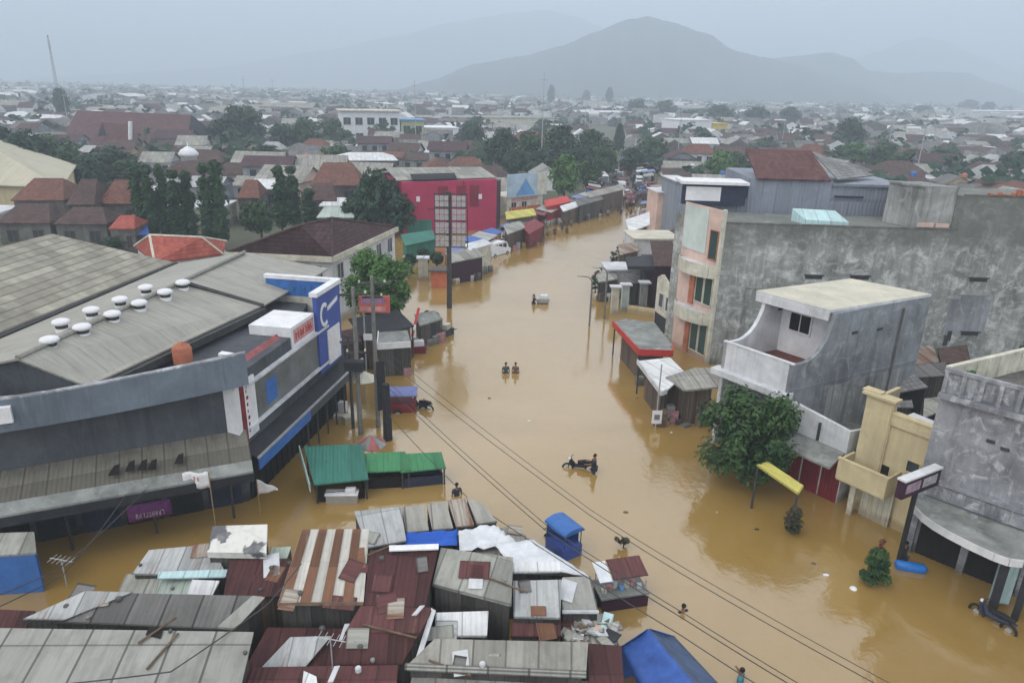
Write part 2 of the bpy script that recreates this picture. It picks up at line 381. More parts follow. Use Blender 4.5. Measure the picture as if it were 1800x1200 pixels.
GALV = plain('galvanised steel', (0.42, 0.43, 0.44), 0.5, 0.2, 3, 0.5, 0.3)
CONC_POLE = plain('concrete pole', (0.20, 0.195, 0.185), 0.9, 0.3)
WOOD = plain('old timber', (0.16, 0.11, 0.075), 0.9, 0.35, 4)
BAMBOO = plain('bamboo', (0.33, 0.25, 0.13), 0.8, 0.3, 4)
RED_FLOOR = plain('red oxide floor', (0.15, 0.045, 0.04), 0.6, 0.3)
GLASS = NT('window glass', 0.12, 0.5).out((0.035, 0.045, 0.055))
GREEN_GLASS = NT('green window glass', 0.15, 0.5).out((0.02, 0.055, 0.05))
SKIN = NT('skin', 0.6, 0.3).out((0.22, 0.115, 0.07))
HAIR = NT('dark hair', 0.7, 0.3).out((0.012, 0.010, 0.009))
LEAF = leafmat('leaves', (0.014, 0.044, 0.014), (0.062, 0.122, 0.034))
LEAF_BRIGHT = leafmat('fresh leaves', (0.04, 0.105, 0.026), (0.10, 0.21, 0.05))
LEAF_DARK = leafmat('dark leaves', (0.014, 0.040, 0.024), (0.036, 0.078, 0.036), 0.8)
LEAF_CYP = leafmat('cypress leaves', (0.016, 0.048, 0.022), (0.045, 0.100, 0.034), 0.9)
LEAF_BROWN = leafmat('brown leaves', (0.035, 0.034, 0.018), (0.075, 0.07, 0.035))
LEAF_RED = leafmat('reddish leaves', (0.11, 0.035, 0.022), (0.17, 0.06, 0.03))
BARK = plain('bark', (0.095, 0.075, 0.055), 0.95, 0.35, 4)

WALL_PLANK = sheeting('plank wall', (0.12, 0.09, 0.07), (0.06, 0.05, 0.045), width=.25, row=9, var=.4, seam=.5)
WALL_DARK = sheeting('dark sheet wall', (0.075, 0.07, 0.065), (0.04, 0.04, 0.04), width=.5, row=9, var=.4, seam=.5)

# ================================================================ ground, water, hills
def ground():
    t = NT('muddy ground', 0.95, 0.1); o = t.map('Object', (1, 1, 1))
    k = t.mix(t.rng(t.noise(o, 0.012, 6), 0.4, 0.62), (0.16, 0.15, 0.125), (0.075, 0.105, 0.055))
    k = t.mix(t.math('MULTIPLY', t.rng(t.noise(o, 0.2, 6), 0.4, 0.7), 0.5), k, (0.11, 0.095, 0.075))
    mat = t.out(k)
    xs = [-6000, -2500, -900, -300, -120, -60, -48, -38, -20, 0, 25, 55, 66, 80, 140, 300, 900, 2500, 6000]
    ys = [-400, -120, -30, 10, 40, 80, 112, 124, 134, 146, 170, 220, 300, 450, 700, 1100, 1700, 2600, 4200, 9000]
    def gz(x, y): return 0.12 if (y >= 134 or x < -46 or x > 64) else -0.9
    v = [(x, y, gz(x, y)) for y in ys for x in xs]; n = len(xs)
    f = [(j*n+i, j*n+i+1, (j+1)*n+i+1, (j+1)*n+i) for j in range(len(ys)-1) for i in range(n-1)]
    me = bpy.data.meshes.new('ground'); me.from_pydata(v, [], f); me.materials.append(mat)
    o = bpy.data.objects.new('ground', me); COL.objects.link(o); tag(o, kind='structure')
def flood():
    t = NT('muddy flood water', 0.09, 0.5); o = t.map('Object', (1, 1, 1))
    k = t.mix(t.rng(t.noise(o, 0.06, 5, 0.55, 0.8), 0.35, 0.65), (0.275, 0.172, 0.048), (0.335, 0.218, 0.074))
    k = t.mix(t.math('MULTIPLY', t.rng(t.noise(o, 0.5, 6, 0.6, 1.5), 0.55, 0.75), 0.25), k, (0.24, 0.15, 0.04))
    t.b.inputs['IOR'].default_value = 2.1
    t.b.inputs['Specular IOR Level'].default_value = 0.5
    w1 = t.noise(t.map('Object', (1, 0.55, 1)), 0.55, 3, 0.5, 0.4); w2 = t.noise(o, 2.6, 3, 0.55, 0.3); w3 = t.noise(o, 9.0, 2)
    h = t.math('ADD', t.math('MULTIPLY', w1, 1.0), t.math('ADD', t.math('MULTIPLY', w2, 0.28), t.math('MULTIPLY', w3, 0.05)))
    t.bump(h, 0.34, 0.10)
    mat = t.out(k)
    b = MB(); b.poly([(-60, 2, 0), (75, 2, 0), (75, 131, 0), (-17, 131, 0), (-17, 60, 0), (-60, 56, 0)])
    o = b.build('flood_water', mat); tag(o, kind='structure')
def mountain(name, prof, y, depth, col, seed):
    """A ridge of hills whose skyline stands y metres away."""
    rnd = random.Random(seed)
    t = NT(name + ' forest', 0.95, 0.05); oc = t.map('Object', (1, 1, 1))
    k = t.mix(t.rng(t.noise(oc, 0.006, 7, 0.6), 0.35, 0.65), col, tuple(x * 1.7 for x in col)); mat = t.out(k)
    sk = []
    N = 150
    for i in range(N + 1):
        px = prof[0][0] + (prof[-1][0] - prof[0][0]) * i / N
        for (x0, y0), (x1, y1) in zip(prof, prof[1:]):
            if x0 <= px <= x1:
                f = (px - x0) / (x1 - x0); f = f * f * (3 - 2 * f) * 0.5 + f * 0.5
                sk.append(D(px, y0 + (y1 - y0) * f, y)); break
    rows = []
    K = 12
    ph = [rnd.uniform(0, 6.28) for _ in range(12)]
    for j in range(-K, K + 1):
        f = j / K; row = []
        for i, s in enumerate(sk):
            z = max(s.z, 0)
            fall = (1 - abs(f)) ** 1.25
            spur = 1 + 0.22 * math.sin(i * 0.35 + ph[0] + f * 1.5) * (1 - fall) + 0.14 * math.sin(i * 0.8 + ph[1]) * (1 - fall) * fall * 2
            zz = -2 + z * fall * (spur if j != 0 else 1) + (rnd.uniform(-1, 1) * 2.0 if j != 0 else rnd.uniform(-1, 1) * 1.0)
            row.append((s.x * (1 + f * depth / y), s.y + f * depth, zz))
        rows.append(row)
    v = [p for r in rows for p in r]; n = N + 1
    f = [(j*n+i, j*n+i+1, (j+1)*n+i+1, (j+1)*n+i) for j in range(2*K) for i in range(N)]
    me = bpy.data.meshes.new(name); me.from_pydata(v, [], f); me.materials.append(mat)
    for p in me.polygons: p.use_smooth = True
    o = bpy.data.objects.new(name, me); COL.objects.link(o); tag(o, kind='structure')
ground(); flood()
mountain('mountain', [(560, 168), (700, 156), (760, 140), (830, 112), (920, 97), (985, 80), (1045, 56), (1100, 34), (1140, 27), (1172, 36), (1245, 58), (1292, 88), (1345, 100), (1400, 112), (1450, 132), (1520, 150), (1580, 172)], 1850, 400, (0.035, 0.05, 0.045), 3)
mountain('hills', [(1290, 140), (1340, 104), (1400, 97), (1460, 91), (1495, 100), (1530, 124), (1580, 128), (1640, 125), (1700, 127), (1750, 145), (1830, 172)], 2200, 330, (0.035, 0.05, 0.045), 5)
mountain('far_mountain', [(-200, 150), (150, 132), (380, 118), (560, 90), (700, 62), (800, 38), (900, 22), (960, 17), (1010, 28), (1060, 48), (1150, 80), (1300, 110), (1450, 118), (1540, 92), (1590, 72), (1620, 64), (1660, 72), (1720, 98), (1820, 140), (2000, 160)], 3750, 450, (0.035, 0.05, 0.045), 9)
# ================================================================ buildings along the far bank side of the street (the side with the grey walls)
G2 = lambda p: (p[0], p[1])
def window_part(parent, pl, px, off=0.0, depth=0.06, frame=WHITE_OLD, glass=GLASS, name='window', fw=0.09, bars=1):
    """px: two opposite pixels of an upright opening on the plane."""
    (u0, z0), (u1, z1) = pl.uz(*px[0], off), pl.uz(*px[1], off)
    u0, u1, z0, z1 = min(u0, u1), max(u0, u1), min(z0, z1), max(z0, z1)
    return window_uz(parent, pl, u0, u1, z0, z1, off, depth, frame, glass, name, fw, bars)
def window_uz(parent, pl, u0, u1, z0, z1, off=0.0, depth=0.06, frame=WHITE_OLD, glass=GLASS, name='window', fw=0.09, bars=1):
    w = MB()
    w.rect(pl, u0 - fw, u1 + fw, z1, z1 + fw, depth, off); w.rect(pl, u0 - fw, u1 + fw, z0 - fw, z0, depth + 0.04, off)
    w.rect(pl, u0 - fw, u0, z0, z1, depth, off); w.rect(pl, u1, u1 + fw, z0, z1, depth, off)
    for k in range(1, bars + 1):
        uu = u0 + (u1 - u0) * k / (bars + 1); w.rect(pl, uu - 0.025, uu + 0.025, z0, z1, depth * 0.8, off)
    o = w.build(name, frame, parent)
    g = MB(); g.rect(pl, u0, u1, z0, z1, 0.015, off + 0.003); g.build('pane', glass, o)
    return o

# ---- corner building with the panelled roof parapet
R1 = Plane(G2(P(1665, 646, 9.1)), G2(P(1800, 680, 9.1)))
def corner_building():
    t = thing('corner_building', 'pale blotchy two storey building with panelled roof parapet beside the cream house', 'building', R1.pt(0, 0))
    L = 15.0; bk = Vector((math.sin(R(63)), math.cos(R(63)), 0)) * 12
    a, b = R1.pt(0, 0), R1.pt(L, 0)
    w = MB(); w.prism([a, b, b + bk, a + bk], -0.9, 8.0); w.build('wall', CONC_PALE, t)
    w = MB(); w.prism([R1.pt(.2, 0, -.2), R1.pt(L - .2, 0, -.2), b + bk * .97, a + bk * .97], 8.003, 8.05); w.build('roof_terrace', CONC_DARK, t)
    # front parapet: base moulding, coping, posts, recessed panels
    w = MB(); w.rect(R1, -0.05, L, 7.75, 7.98, 0.28, -0.02); w.rect(R1, -0.05, L, 8.95, 9.1, 0.22, -0.12)
    w.rect(R1, 0, L, 8.0, 8.95, 0.12, -0.1)
    u = 0.0; rnd = random.Random(2)
    while u < L - 0.6:
        w.rect(R1, u, u + 0.16, 8.0, 8.95, 0.1, 0.02)
        if rnd.random() < 0.85: w.rect(R1, u + 0.24, u + 0.56, 8.1 + rnd.random() * .1, 8.82, 0.05, 0.02)
        u += 0.68
    w.build('parapet', CONC_PALE, t)
    w = MB(); p2 = Plane(G2(a), G2(a + bk)); w.rect(p2, 0.25, 12, 8.0, 8.98, 0.15, -0.16); w.rect(p2, 0.25, 12, 8.98, 9.1, 0.22, -0.2)
    for k in range(14): w.rect(p2, 0.5 + k * .85, 0.64 + k * .85, 8.05, 8.95, 0.05, -0.01)
    w.build('parapet', IVORY, t)
    # small ventilation slits and drain marks
    for uu, zz in ((2.05, 6.35), (2.6, 6.2), (5.4, 6.3), (6.0, 6.3)):
        w = MB(); w.rect(R1, uu, uu + 0.32, zz, zz + 0.14, 0.05, 0.0); o = w.build('vent', IRON, t)
    # ledge with panels
    w = MB(); w.rect(R1, 0.3, L, 3.15, 3.85, 0.25, 0.0)
    w.rect(R1, 0.3, L, 3.85, 3.95, 0.36, 0.0)
    u = 0.5
    while u < L - 0.5:
        w.rect(R1, u, u + 0.34, 3.28, 3.78, 0.06, 0.25); u += 0.55
    w.build('ledge', CONC_PALE, t)
    # curved canopy slab
    e = [R1.pt(0.05, 0, 0.003), R1.pt(0.02, 0, 0.4), R1.pt(0.3, 0, 1.05), R1.pt(0.8, 0, 1.56), R1.pt(1.35, 0, 1.88), R1.pt(1.95, 0, 2.1), R1.pt(2.8, 0, 2.32), R1.pt(3.7, 0, 2.45), R1.pt(4.2, 0, 2.4), R1.pt(4.6, 0, 2.1), R1.pt(4.8, 0, .003)]
    w = MB(); pts = [(p.x, p.y) for p in e]
    zs = [3.12 if i in (0, 10) else 2.72 for i in range(11)]
    w.prism(pts, [z - 0.16 for z in zs], zs)
    w.build('canopy', CANOPY_GREY, t)
    w = MB()
    for p, q in zip(e[1:9], e[2:10]):
        d = (q - p).normalized(); nn = Vector((d.y, -d.x, 0)) * 0.06
        if nn.dot(R1.n) < 0: nn = -nn
        w.prism([p, q, q + nn, p + nn], 2.5, 2.84)
    w.build('canopy_rim', WHITE_OLD, t)
    # open shopfront: its shade painted as near-black shutters, with pillars
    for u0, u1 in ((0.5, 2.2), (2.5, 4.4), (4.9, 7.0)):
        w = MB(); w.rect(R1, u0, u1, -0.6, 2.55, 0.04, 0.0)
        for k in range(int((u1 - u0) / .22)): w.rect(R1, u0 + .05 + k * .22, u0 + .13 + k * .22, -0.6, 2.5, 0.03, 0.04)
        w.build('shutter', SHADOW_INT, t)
    for u0 in (0.1, 2.25, 4.5, 7.2):
        w = MB(); w.rect(R1, u0, u0 + .28, -0.9, 3.0, 0.3, 0.0); w.build('pillar', CONC_PALE, t)
    w = MB(); w.rect(R1, 3.95, 4.25, -0.9, 2.6, 0.3, 1.9); w.build('pillar', CHARCOAL, t)
    w = MB(); w.rect(R1, 4.75, 5.0, -0.9, 2.6, 0.3, 1.7); w.build('pillar', CHARCOAL, t)
corner_building()

# ---- concrete house with the scooped balcony
R2 = Plane(G2(P(1262, 635, 5.2)), G2(P(1382, 680, 5.2)))
def balcony_house():
    t = thing('balcony_house', 'bare concrete house with white scooped balcony and cream flat roof slab', 'house', R2.pt(0, 0))
    u0, u1 = 0.25, 4.72
    A, Bq = R2.pt(u0, 0, -2.7), R2.pt(u1, 0, -2.7)
    Cq, Dq = R2.pt(6.2, 0, -10.9), R2.pt(1.7, 0, -10.3)
    def skew(off, right):                      # the side walls run slightly askew
        f = (-off - 0.0) / 10.9
        return (u1 + (6.2 - u1) * f) if right else (u0 + (1.7 - u0) * f)
    def side(right):
        prof = [(0, -0.9), (0, 6.5)] + [(-.8 - 1.9 * math.sin(R(k * 9)), 9.0 - 2.5 * math.cos(R(k * 9))) for k in range(0, 11)] + [(-10.9, 9.0), (-10.9, -0.9)]
        w = MB(); th = 0.22 * (1 if right else -1)
        pts = [R2.pt(skew(o, right), z, o) for o, z in prof]
        w.hull(pts, R2.d * (-th))
        return w.build('side_wall', CONC_BLUE if right else WHITE_OLD, t)
    side(True); side(False)
    # faces of the rear block
    w = MB(); w.hull([R2.pt(u0 + .23, 5.25, -4.2), R2.pt(u1 + .2, 5.25, -4.2), R2.pt(u1 + .2, 8.9, -4.2), R2.pt(u0 + .23, 8.9, -4.2)], R2.n * -0.2); w.build('rear_wall', WHITE_CLEAN, t)
    pr = Plane(G2(R2.pt(0, 0, -4.2)), G2(R2.pt(5, 0, -4.2)))
    window_part(t, pr, ((1392, 548), (1422, 588)), 0.0, .07, WHITE_CLEAN, SHADOW_INT, 'window', .1, 1)
    w = MB(); w.prism([A + R2.n * .12 - R2.d * .08, Bq + R2.n * .12 + R2.d * .06, Cq + R2.d * .06, Dq - R2.d * .06], 9.0, 9.16, mi_top=1); w.build('roof_slab', [WHITE_OLD, SLAB_CREAM], t)
    w = MB(); w.rect(R2, u0 - .05, u1 + .04, 8.55, 8.998, 0.2, -2.75); w.build('fascia', WHITE_OLD, t)
    w = MB(); w.prism([R2.pt(u0 + .23, 0, -.16), R2.pt(u1 - .23, 0, -.16), R2.pt(u1 + .15, 0, -4.19), R2.pt(u0 + .6, 0, -4.19)], 5.2, 5.42); w.build('balcony_floor', RED_FLOOR, t)
    w = MB(); w.rect(R2, u0 + .004, u1 - .004, 4.9, 6.5, 0.15, -0.15); w.rect(R2, u0 - .02, u1 + .02, 6.5, 6.58, 0.22, -0.19)
    w.build('balcony_parapet', WHITE_OLD, t)
    w = MB(); w.rect(R2, u0 - .35, u1 + .1, 4.55, 4.9, 0.75, -0.3); w.build('floor_slab', WHITE_OLD, t)
    w = MB(); w.rect(R2, u0 + .2, u1 - .2, -0.9, 4.5, 0.1, -0.6); w.build('front_wall', CONC_BLUE, t)
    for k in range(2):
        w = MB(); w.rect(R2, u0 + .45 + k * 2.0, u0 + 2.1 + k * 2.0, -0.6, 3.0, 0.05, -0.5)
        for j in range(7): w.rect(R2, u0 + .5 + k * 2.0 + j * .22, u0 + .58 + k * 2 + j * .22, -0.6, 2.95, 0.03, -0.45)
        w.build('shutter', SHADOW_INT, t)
    w = MB(); w.hull([Dq + Vector((0, 0, -.9)), Cq + Vector((0, 0, -.9)), Cq + Vector((0, 0, 8.98)), Dq + Vector((0, 0, 8.98))], R2.n * -0.2); w.build('back_wall', CONC_BLUE, t)
    ps = Plane(G2(R2.pt(u1, 0, 0)), G2(R2.pt(6.2, 0, -10.9)))
    w = MB(); w.rect(ps, .1, ps.len - .1, 4.95, 5.08, .035, 0.0); w.build('floor_band', CONC_BLUE, t)
    w = MB(); w.rect(ps, 3.2, 9.6, 1.2, 4.7, .02, 0.0); w.build('render_patch', CONC_OLD, t)
    w = MB(); w.tube([ps.pt(8.6, .2, .08), ps.pt(8.6, 8.6, .08)], .055, 6); w.build('drain_pipe', CONC_DARK, t)
    for uu, zz in ((4.4, 7.6), (6.6, 7.5)):
        w = MB(); w.rect(ps, uu, uu + .45, zz, zz + .16, .04, 0.0); w.build('vent', IRON, t)
    w = MB(); w.tube([R2.pt(1.0, 8.0, -4.15), R2.pt(1.0, 8.0, -3.8)], 0.06); w.build('lamp_bracket', IRON, t)
balcony_house()

def low_shop():
    t = thing('low_shop', 'low white walled shop with grey canopy and dark red shutters behind the street tree', 'shop', R2.pt(6.4, 0))
    w = MB(); w.hull([R2.pt(5.0, -0.9, -.2), R2.pt(8.35, -0.9, -.2), R2.pt(8.35, 4.12, -.2), R2.pt(8.1, 4.16, -.2), R2.pt(5.0, 4.55, -.2)], R2.n * .2); w.build('wall', WHITE_OLD, t)
    w = MB(); w.hull([R2.pt(8.35, -0.9, -.2), R2.pt(8.35, -.9, -5), R2.pt(8.35, 3.2, -5), R2.pt(8.35, 4.1, -.2)], R2.d * -.18); w.build('wall', WHITE_OLD, t)
    w = MB(); w.sheet(R2.pt(5.0, 2.95, .003), R2.pt(8.3, 2.95, .003), R2.pt(8.4, 2.62, 1.5), R2.pt(5.2, 2.62, 1.5), .12); w.build('canopy', CANOPY_GREY, t)
    for k in range(3):
        w = MB(); w.rect(R2, 5.1 + k * 1.1, 6.1 + k * 1.1, -.6, 2.4, .05, 0.003)
        for j in range(5): w.rect(R2, 5.13 + k * 1.1 + j * .2, 5.2 + k * 1.1 + j * .2, -.6, 2.35, .03, .053)
        w.build('shutter', DARK_RED, t)
    w = MB(); w.rect(R2, 6.7, 6.82, 3.0, 4.0, .1, 0.0); w.build('drain_pipe', IRON, t)
    # flat lower roof behind the wall with rubble
    w = MB(); w.prism([R2.pt(5.0, 0, -.3), R2.pt(8.1, 0, -.3), R2.pt(8.1, 0, -5), R2.pt(5.9, 0, -5)], 2.2, 2.35); w.build('roof', CONC_DARK, t)
low_shop()
def cream_house():
    t = thing('cream_house', 'narrow cream painted two storey house with boxed balcony', 'house', R2.pt(10, 0))
    w = MB(); w.rect(R2, 8.75, 12.15, -0.9, 5.6, .2, -.5)
    w.hull([R2.pt(8.75, -.9, -.5), R2.pt(8.75, -.9, -3.2), R2.pt(8.75, 6.0, -3.2), R2.pt(8.75, 6.0, -.5)], R2.d * .18)
    w.build('wall', CREAM, t)
    w = MB(); w.rect(R2, 8.7, 10.05, 2.1, 6.3, .32, -.55); w.build('gable_pier', CREAM, t)
    w = MB(); w.rect(R2, 8.5, 10.15, 6.3, 6.42, .65, -.7); w.rect(R2, 8.4, 9.3, 6.42, 6.5, .5, -.75); w.build('cornice', CREAM, t)
    w = MB(); w.rect(R2, 10.06, 12.15, 5.2, 5.75, .3, -.45); w.rect(R2, 10.06, 12.15, 5.75, 5.83, .4, -.5); w.build('parapet', CREAM, t)
    w = MB(); w.prism([R2.pt(10.1, 0, -.5), R2.pt(12.1, 0, -.5), R2.pt(12.3, 0, -1.9), R2.pt(10.2, 0, -2.1)], 5.3, 5.38); w.build('roof', WHITE_OLD, t)
    w = MB(); w.tube([R2.pt(10.03, .5, .02), R2.pt(10.03, 6.2, .02)], .045); w.build('drain_pipe', CREAM, t)
    window_uz(t, R2, 11.15, 11.7, 3.2, 3.75, -.3, .05, CREAM, GLASS, 'window', .05, 0)
    # balcony box
    w = MB(); w.rect(R2, 8.55, 11.0, 2.0, 3.05, .12, .95); w.rect(R2, 8.5, 11.05, 3.05, 3.13, .2, .9)
    w.hull([R2.pt(8.55, 2, -.3), R2.pt(8.55, 2, .95), R2.pt(8.55, 3.05, .95), R2.pt(8.55, 3.05, -.3)], R2.d * .12)
    w.hull([R2.pt(10.9, 2, -.3), R2.pt(10.9, 2, .95), R2.pt(10.9, 3.05, .95), R2.pt(10.9, 3.05, -.3)], R2.d * .1)
    w.prism([R2.pt(8.56, 0, -.3), R2.pt(10.99, 0, -.3), R2.pt(10.99, 0, 1.0), R2.pt(8.56, 0, 1.0)], 1.9, 1.998)
    w.build('balcony', CREAM, t)
    w = MB(); w.prism([R2.pt(8.7, 0, -.28), R2.pt(10.85, 0, -.28), R2.pt(10.85, 0, .93), R2.pt(8.7, 0, .93)], 2.0, 2.06); w.build('balcony_floor', WOOD, t)
    w = MB(); w.rect(R2, 9.4, 10.4, 2.1, 3.0, .05, -.3); w.build('door', SHADOW_INT, t)
    w = MB(); w.rect(R2, 9.15, 9.4, -.9, 1.9, .2, .3); w.build('pillar', IVORY, t)
    w = MB(); w.rect(R2, 9.5, 11.0, -.9, 1.85, .06, -.1)
    for k in range(6): w.rect(R2, 9.55 + k * .25, 9.63 + k * .25, -.8, 1.8, .04, -.04)
    w.build('shutter', IVORY, t)
    w = MB(); w.rect(R2, 11.1, 12.1, -.9, 2.1, .1, -.28); w.build('gate', CREAM, t)
    return t
cream_house()
# yard structures behind the cream house
def roof_shed(name, label, a, b, c, d, mat, wall, group=None, cat='shed', base=-0.9, inset=0.12, t=0.06, wmat2=None):
    """A shed under one sloping sheet: a b far corners, c d near ones (anticlockwise a-b-c-d seen from above or not)."""
    a, b, c, d = (Vector(q) for q in (a, b, c, d))
    m = (a + b + c + d) / 4
    o = thing(name, label, cat, (m.x, m.y, base), group)
    w = MB(); w.sheet(a, b, c, d, t); w.build('roof', mat, o)
    q = [p + (m - p) * inset for p in (a, b, c, d)]
    w = MB(); w.prism([(p.x, p.y) for p in q], base, [p.z - t - .01 for p in q], cap=False); w.build('wall', wall, o)
    return o
roof_shed('yard_shed', 'small grey roofed shed in the dark yard behind the cream house', P(1582, 655, 3.9), P(1604, 655, 4.1), P(1632, 680, 3.8), P(1580, 690, 3.4), GREY_TILE, SHADOW_INT)
roof_shed('yard_shed', 'low shed with torn brown roof wedged against the corner building', P(1625, 700, 3.6), P(1652, 697, 3.8), P(1655, 722, 3.4), P(1622, 735, 3.2), GREY_ASB2, SHADOW_INT)

def yard():
    q = [R2.pt(8.6, 0, -1.3), R2.pt(12.1, 0, -1.3), Vector((21.5, 31, 0)), Vector((60, 48, 0)), Vector((60, 51.3, 0)), Vector((16.5, 51.75, 0)), R2.pt(.9, 0, -9), R2.pt(7, 0, -6)]
    w = MB(); w.prism([(p.x, p.y) for p in q], -.88, .22); o = w.build('yard', concrete('yard mud', (.10, .09, .075), (.05, .046, .04), (.16, .15, .13), .6, .1, .4)); tag(o, kind='structure')
yard()
for lab, q, m in (('rusty low roof in the yard between the balcony house and the blank wall', ((1582, 612, 2.2), (1640, 606, 2.3), (1652, 636, 1.9), (1590, 642, 1.8)), ZINC_RUST), ('brown sheet roof in the yard beside the corner building', ((1648, 612, 2.4), (1700, 606, 2.4), (1706, 634, 2.1), (1655, 640, 2.0)), RUST_TILE2), ('dark sheet roof deep in the yard below the blank wall', ((1600, 642, 2.9), (1662, 636, 3.0), (1664, 660, 2.7), (1606, 664, 2.6)), DARK_ASB), ('grey tile roof near the cream house in the yard', ((1560, 690, 3.0), (1600, 690, 3.1), (1606, 716, 2.7), (1566, 716, 2.6)), GREY_TILE)):
    roof_shed('yard_shed', lab, *[P(*k) for k in q], m, WALL_DARK)
# ---- tall blank wall building with the peach front
PE = Plane((15.38, 51.88), (13.45, 56.27))
def blank_wall_building():
    t = thing('blank_wall_building', 'long three storey building with mouldy blank wall and peach street front', 'building', (15.38, 51.88, 0))
    dr = Vector((math.sin(R(92.2)), math.cos(R(92.2)), 0)); db = PE.d
    C0 = Vector((15.38, 51.88, 0)); pl = Plane(G2(C0), G2(C0 + dr)); L1 = 16.6
    w = MB(); w.prism([C0, C0 + dr * L1, C0 + dr * L1 + db * 6, C0 + db * 6], -.9, 11.0)
    w.prism([C0 + dr * L1, C0 + dr * 40, C0 + dr * 40 + db * 6, C0 + dr * L1 + db * 6], -.9, 13.45)
    w.build('wall', CONC_GREEN, t)
    w = MB(); w.rect(pl, 0, L1 - .1, 11.0, 11.12, .3, -.28); w.rect(pl, L1, 40, 13.45, 13.6, .3, -.28); w.build('coping', CONC_DARK, t)
    # tank room on the roof
    w = MB(); a = C0 + dr * 14.2 + db * .6; w.prism([a, a + dr * 2.35, a + dr * 2.35 + db * 3, a + db * 3], 11.0, 13.9); w.prism([a - dr * .1 + Vector((0, 0, 0)), a + dr * 2.4, a + dr * 2.4 + db * 3.1, a - dr * .1 + db * 3.1], 13.9, 14.05); w.build('tank_room', CONC_OLD, t)
    w = MB(); w.rect(pl, 13.9, 15.0, 11.13, 11.45, .1, -.5); w.rect(pl, 15.2, 16.1, 11.13, 11.42, .1, -.5); w.build('rubble', PEACH, t)
    # broken bricks along the higher coping
    w = MB(); rnd = random.Random(4)
    for k in range(16):
        u = 18.2 + k * .32; w.rect(pl, u, u + .24, 13.61, 13.62 + rnd.random() * .45, .2, -.25)
    w.build('brickwork', ORANGE_RED, t)
    w = MB(); w.prism([C0 + dr * 6.2 + db * .7, C0 + dr * 9.2 + db * .5, C0 + dr * 9.4 + db * 2.2, C0 + dr * 6.4 + db * 2.4], 11.0, [11.35, 11.3, 11.9, 11.95]); w.build('roof_light', CYAN_SHEET, t)
    for (x, y, wd) in ((1430, 487, .62), (1511, 488, .66), (1720, 492, .62), (1704, 586, .62)):
        u, z = pl.uz(x, y); w = MB(); w.rect(pl, u - wd, u + wd, z - .13, z + .13, .05, 0.0); w.rect(pl, u - wd - .1, u + wd + .1, z + .13, z + .2, .16, 0.0); w.build('vent', IRON, t)
    for (x, y) in ((1662, 598), (1668, 590)):
        u, z = pl.uz(x, y); w = MB(); w.rect(pl, u - .15, u + .15, z - .4, z + .4, .05, 0.0); w.build('vent', IRON, t)
    # patched square in fresher render and pilaster lines
    w = MB(); w.rect(pl, 17.2, 20.2, 3.2, 6.3, .025, 0.0); w.build('render_patch', CONC_BLUE, t)
    w = MB(); w.rect(pl, 2.0, 4.2, 6.2, 6.32, .06, 0.0); w.rect(pl, 2.0, 2.12, 3.4, 6.2, .05, 0.0); w.build('bricked_frame', CONC_OLD, t)
    # ---- peach front
    w = MB(); w.rect(PE, 0.0, 4.75, -.9, 11.9, .14, 0.0); w.build('front_wall', PEACH, t)
    w = MB(); w.rect(PE, 1.75, 4.6, 8.4, 11.75, .06, .14); w.build('sign_panel', MINT, t)
    w = MB(); w.rect(PE, -.06, .2, -.9, 12.0, .26, 0.0); w.build('corner_strip', IVORY, t)
    for z0 in (4.05, 7.75):
        w = MB(); pts = []
        n = 12
        pts = [PE.pt(0.22 + 4.4 * k / n, 0, .14 + .95 * math.sin(math.pi * k / n) ** .6) for k in range(n + 1)]
        pts = [(p.x, p.y) for p in pts]
        w.prism(pts, z0 - .85, z0 - .1); w.build('balcony', WHITE_OLD, t)
        w = MB()
        for k in range(n):
            p, q = Vector((*pts[k], 0)), Vector((*pts[k + 1], 0)); w.prism([p, q, q + (p - q).cross(Vector((0, 0, 1))).normalized() * .08, p + (p - q).cross(Vector((0, 0, 1))).normalized() * .08], z0 - .95, z0 + .02)
        w.build('balcony_rim', IVORY, t)
    for z0 in (0.6, 4.6, 8.2):
        for u0, u1, m in ((.45, 1.3, GREEN_GLASS), (1.5, 2.35, GREEN_GLASS)):
            if z0 > 8 and u0 > 1: continue
            window_uz(t, PE, u0, u1, z0, z0 + (2.1 if z0 > 1 else 2.4), .14, .06, IVORY if z0 < 8 else ORANGE_RED, m, 'window', .07, 0)
    for z0 in (0.2, 4.2):
        w = MB(); w.rect(PE, 2.5, 3.1, z0, z0 + 2.6, .12, .14); w.build('column', ORANGE_RED, t)
blank_wall_building()

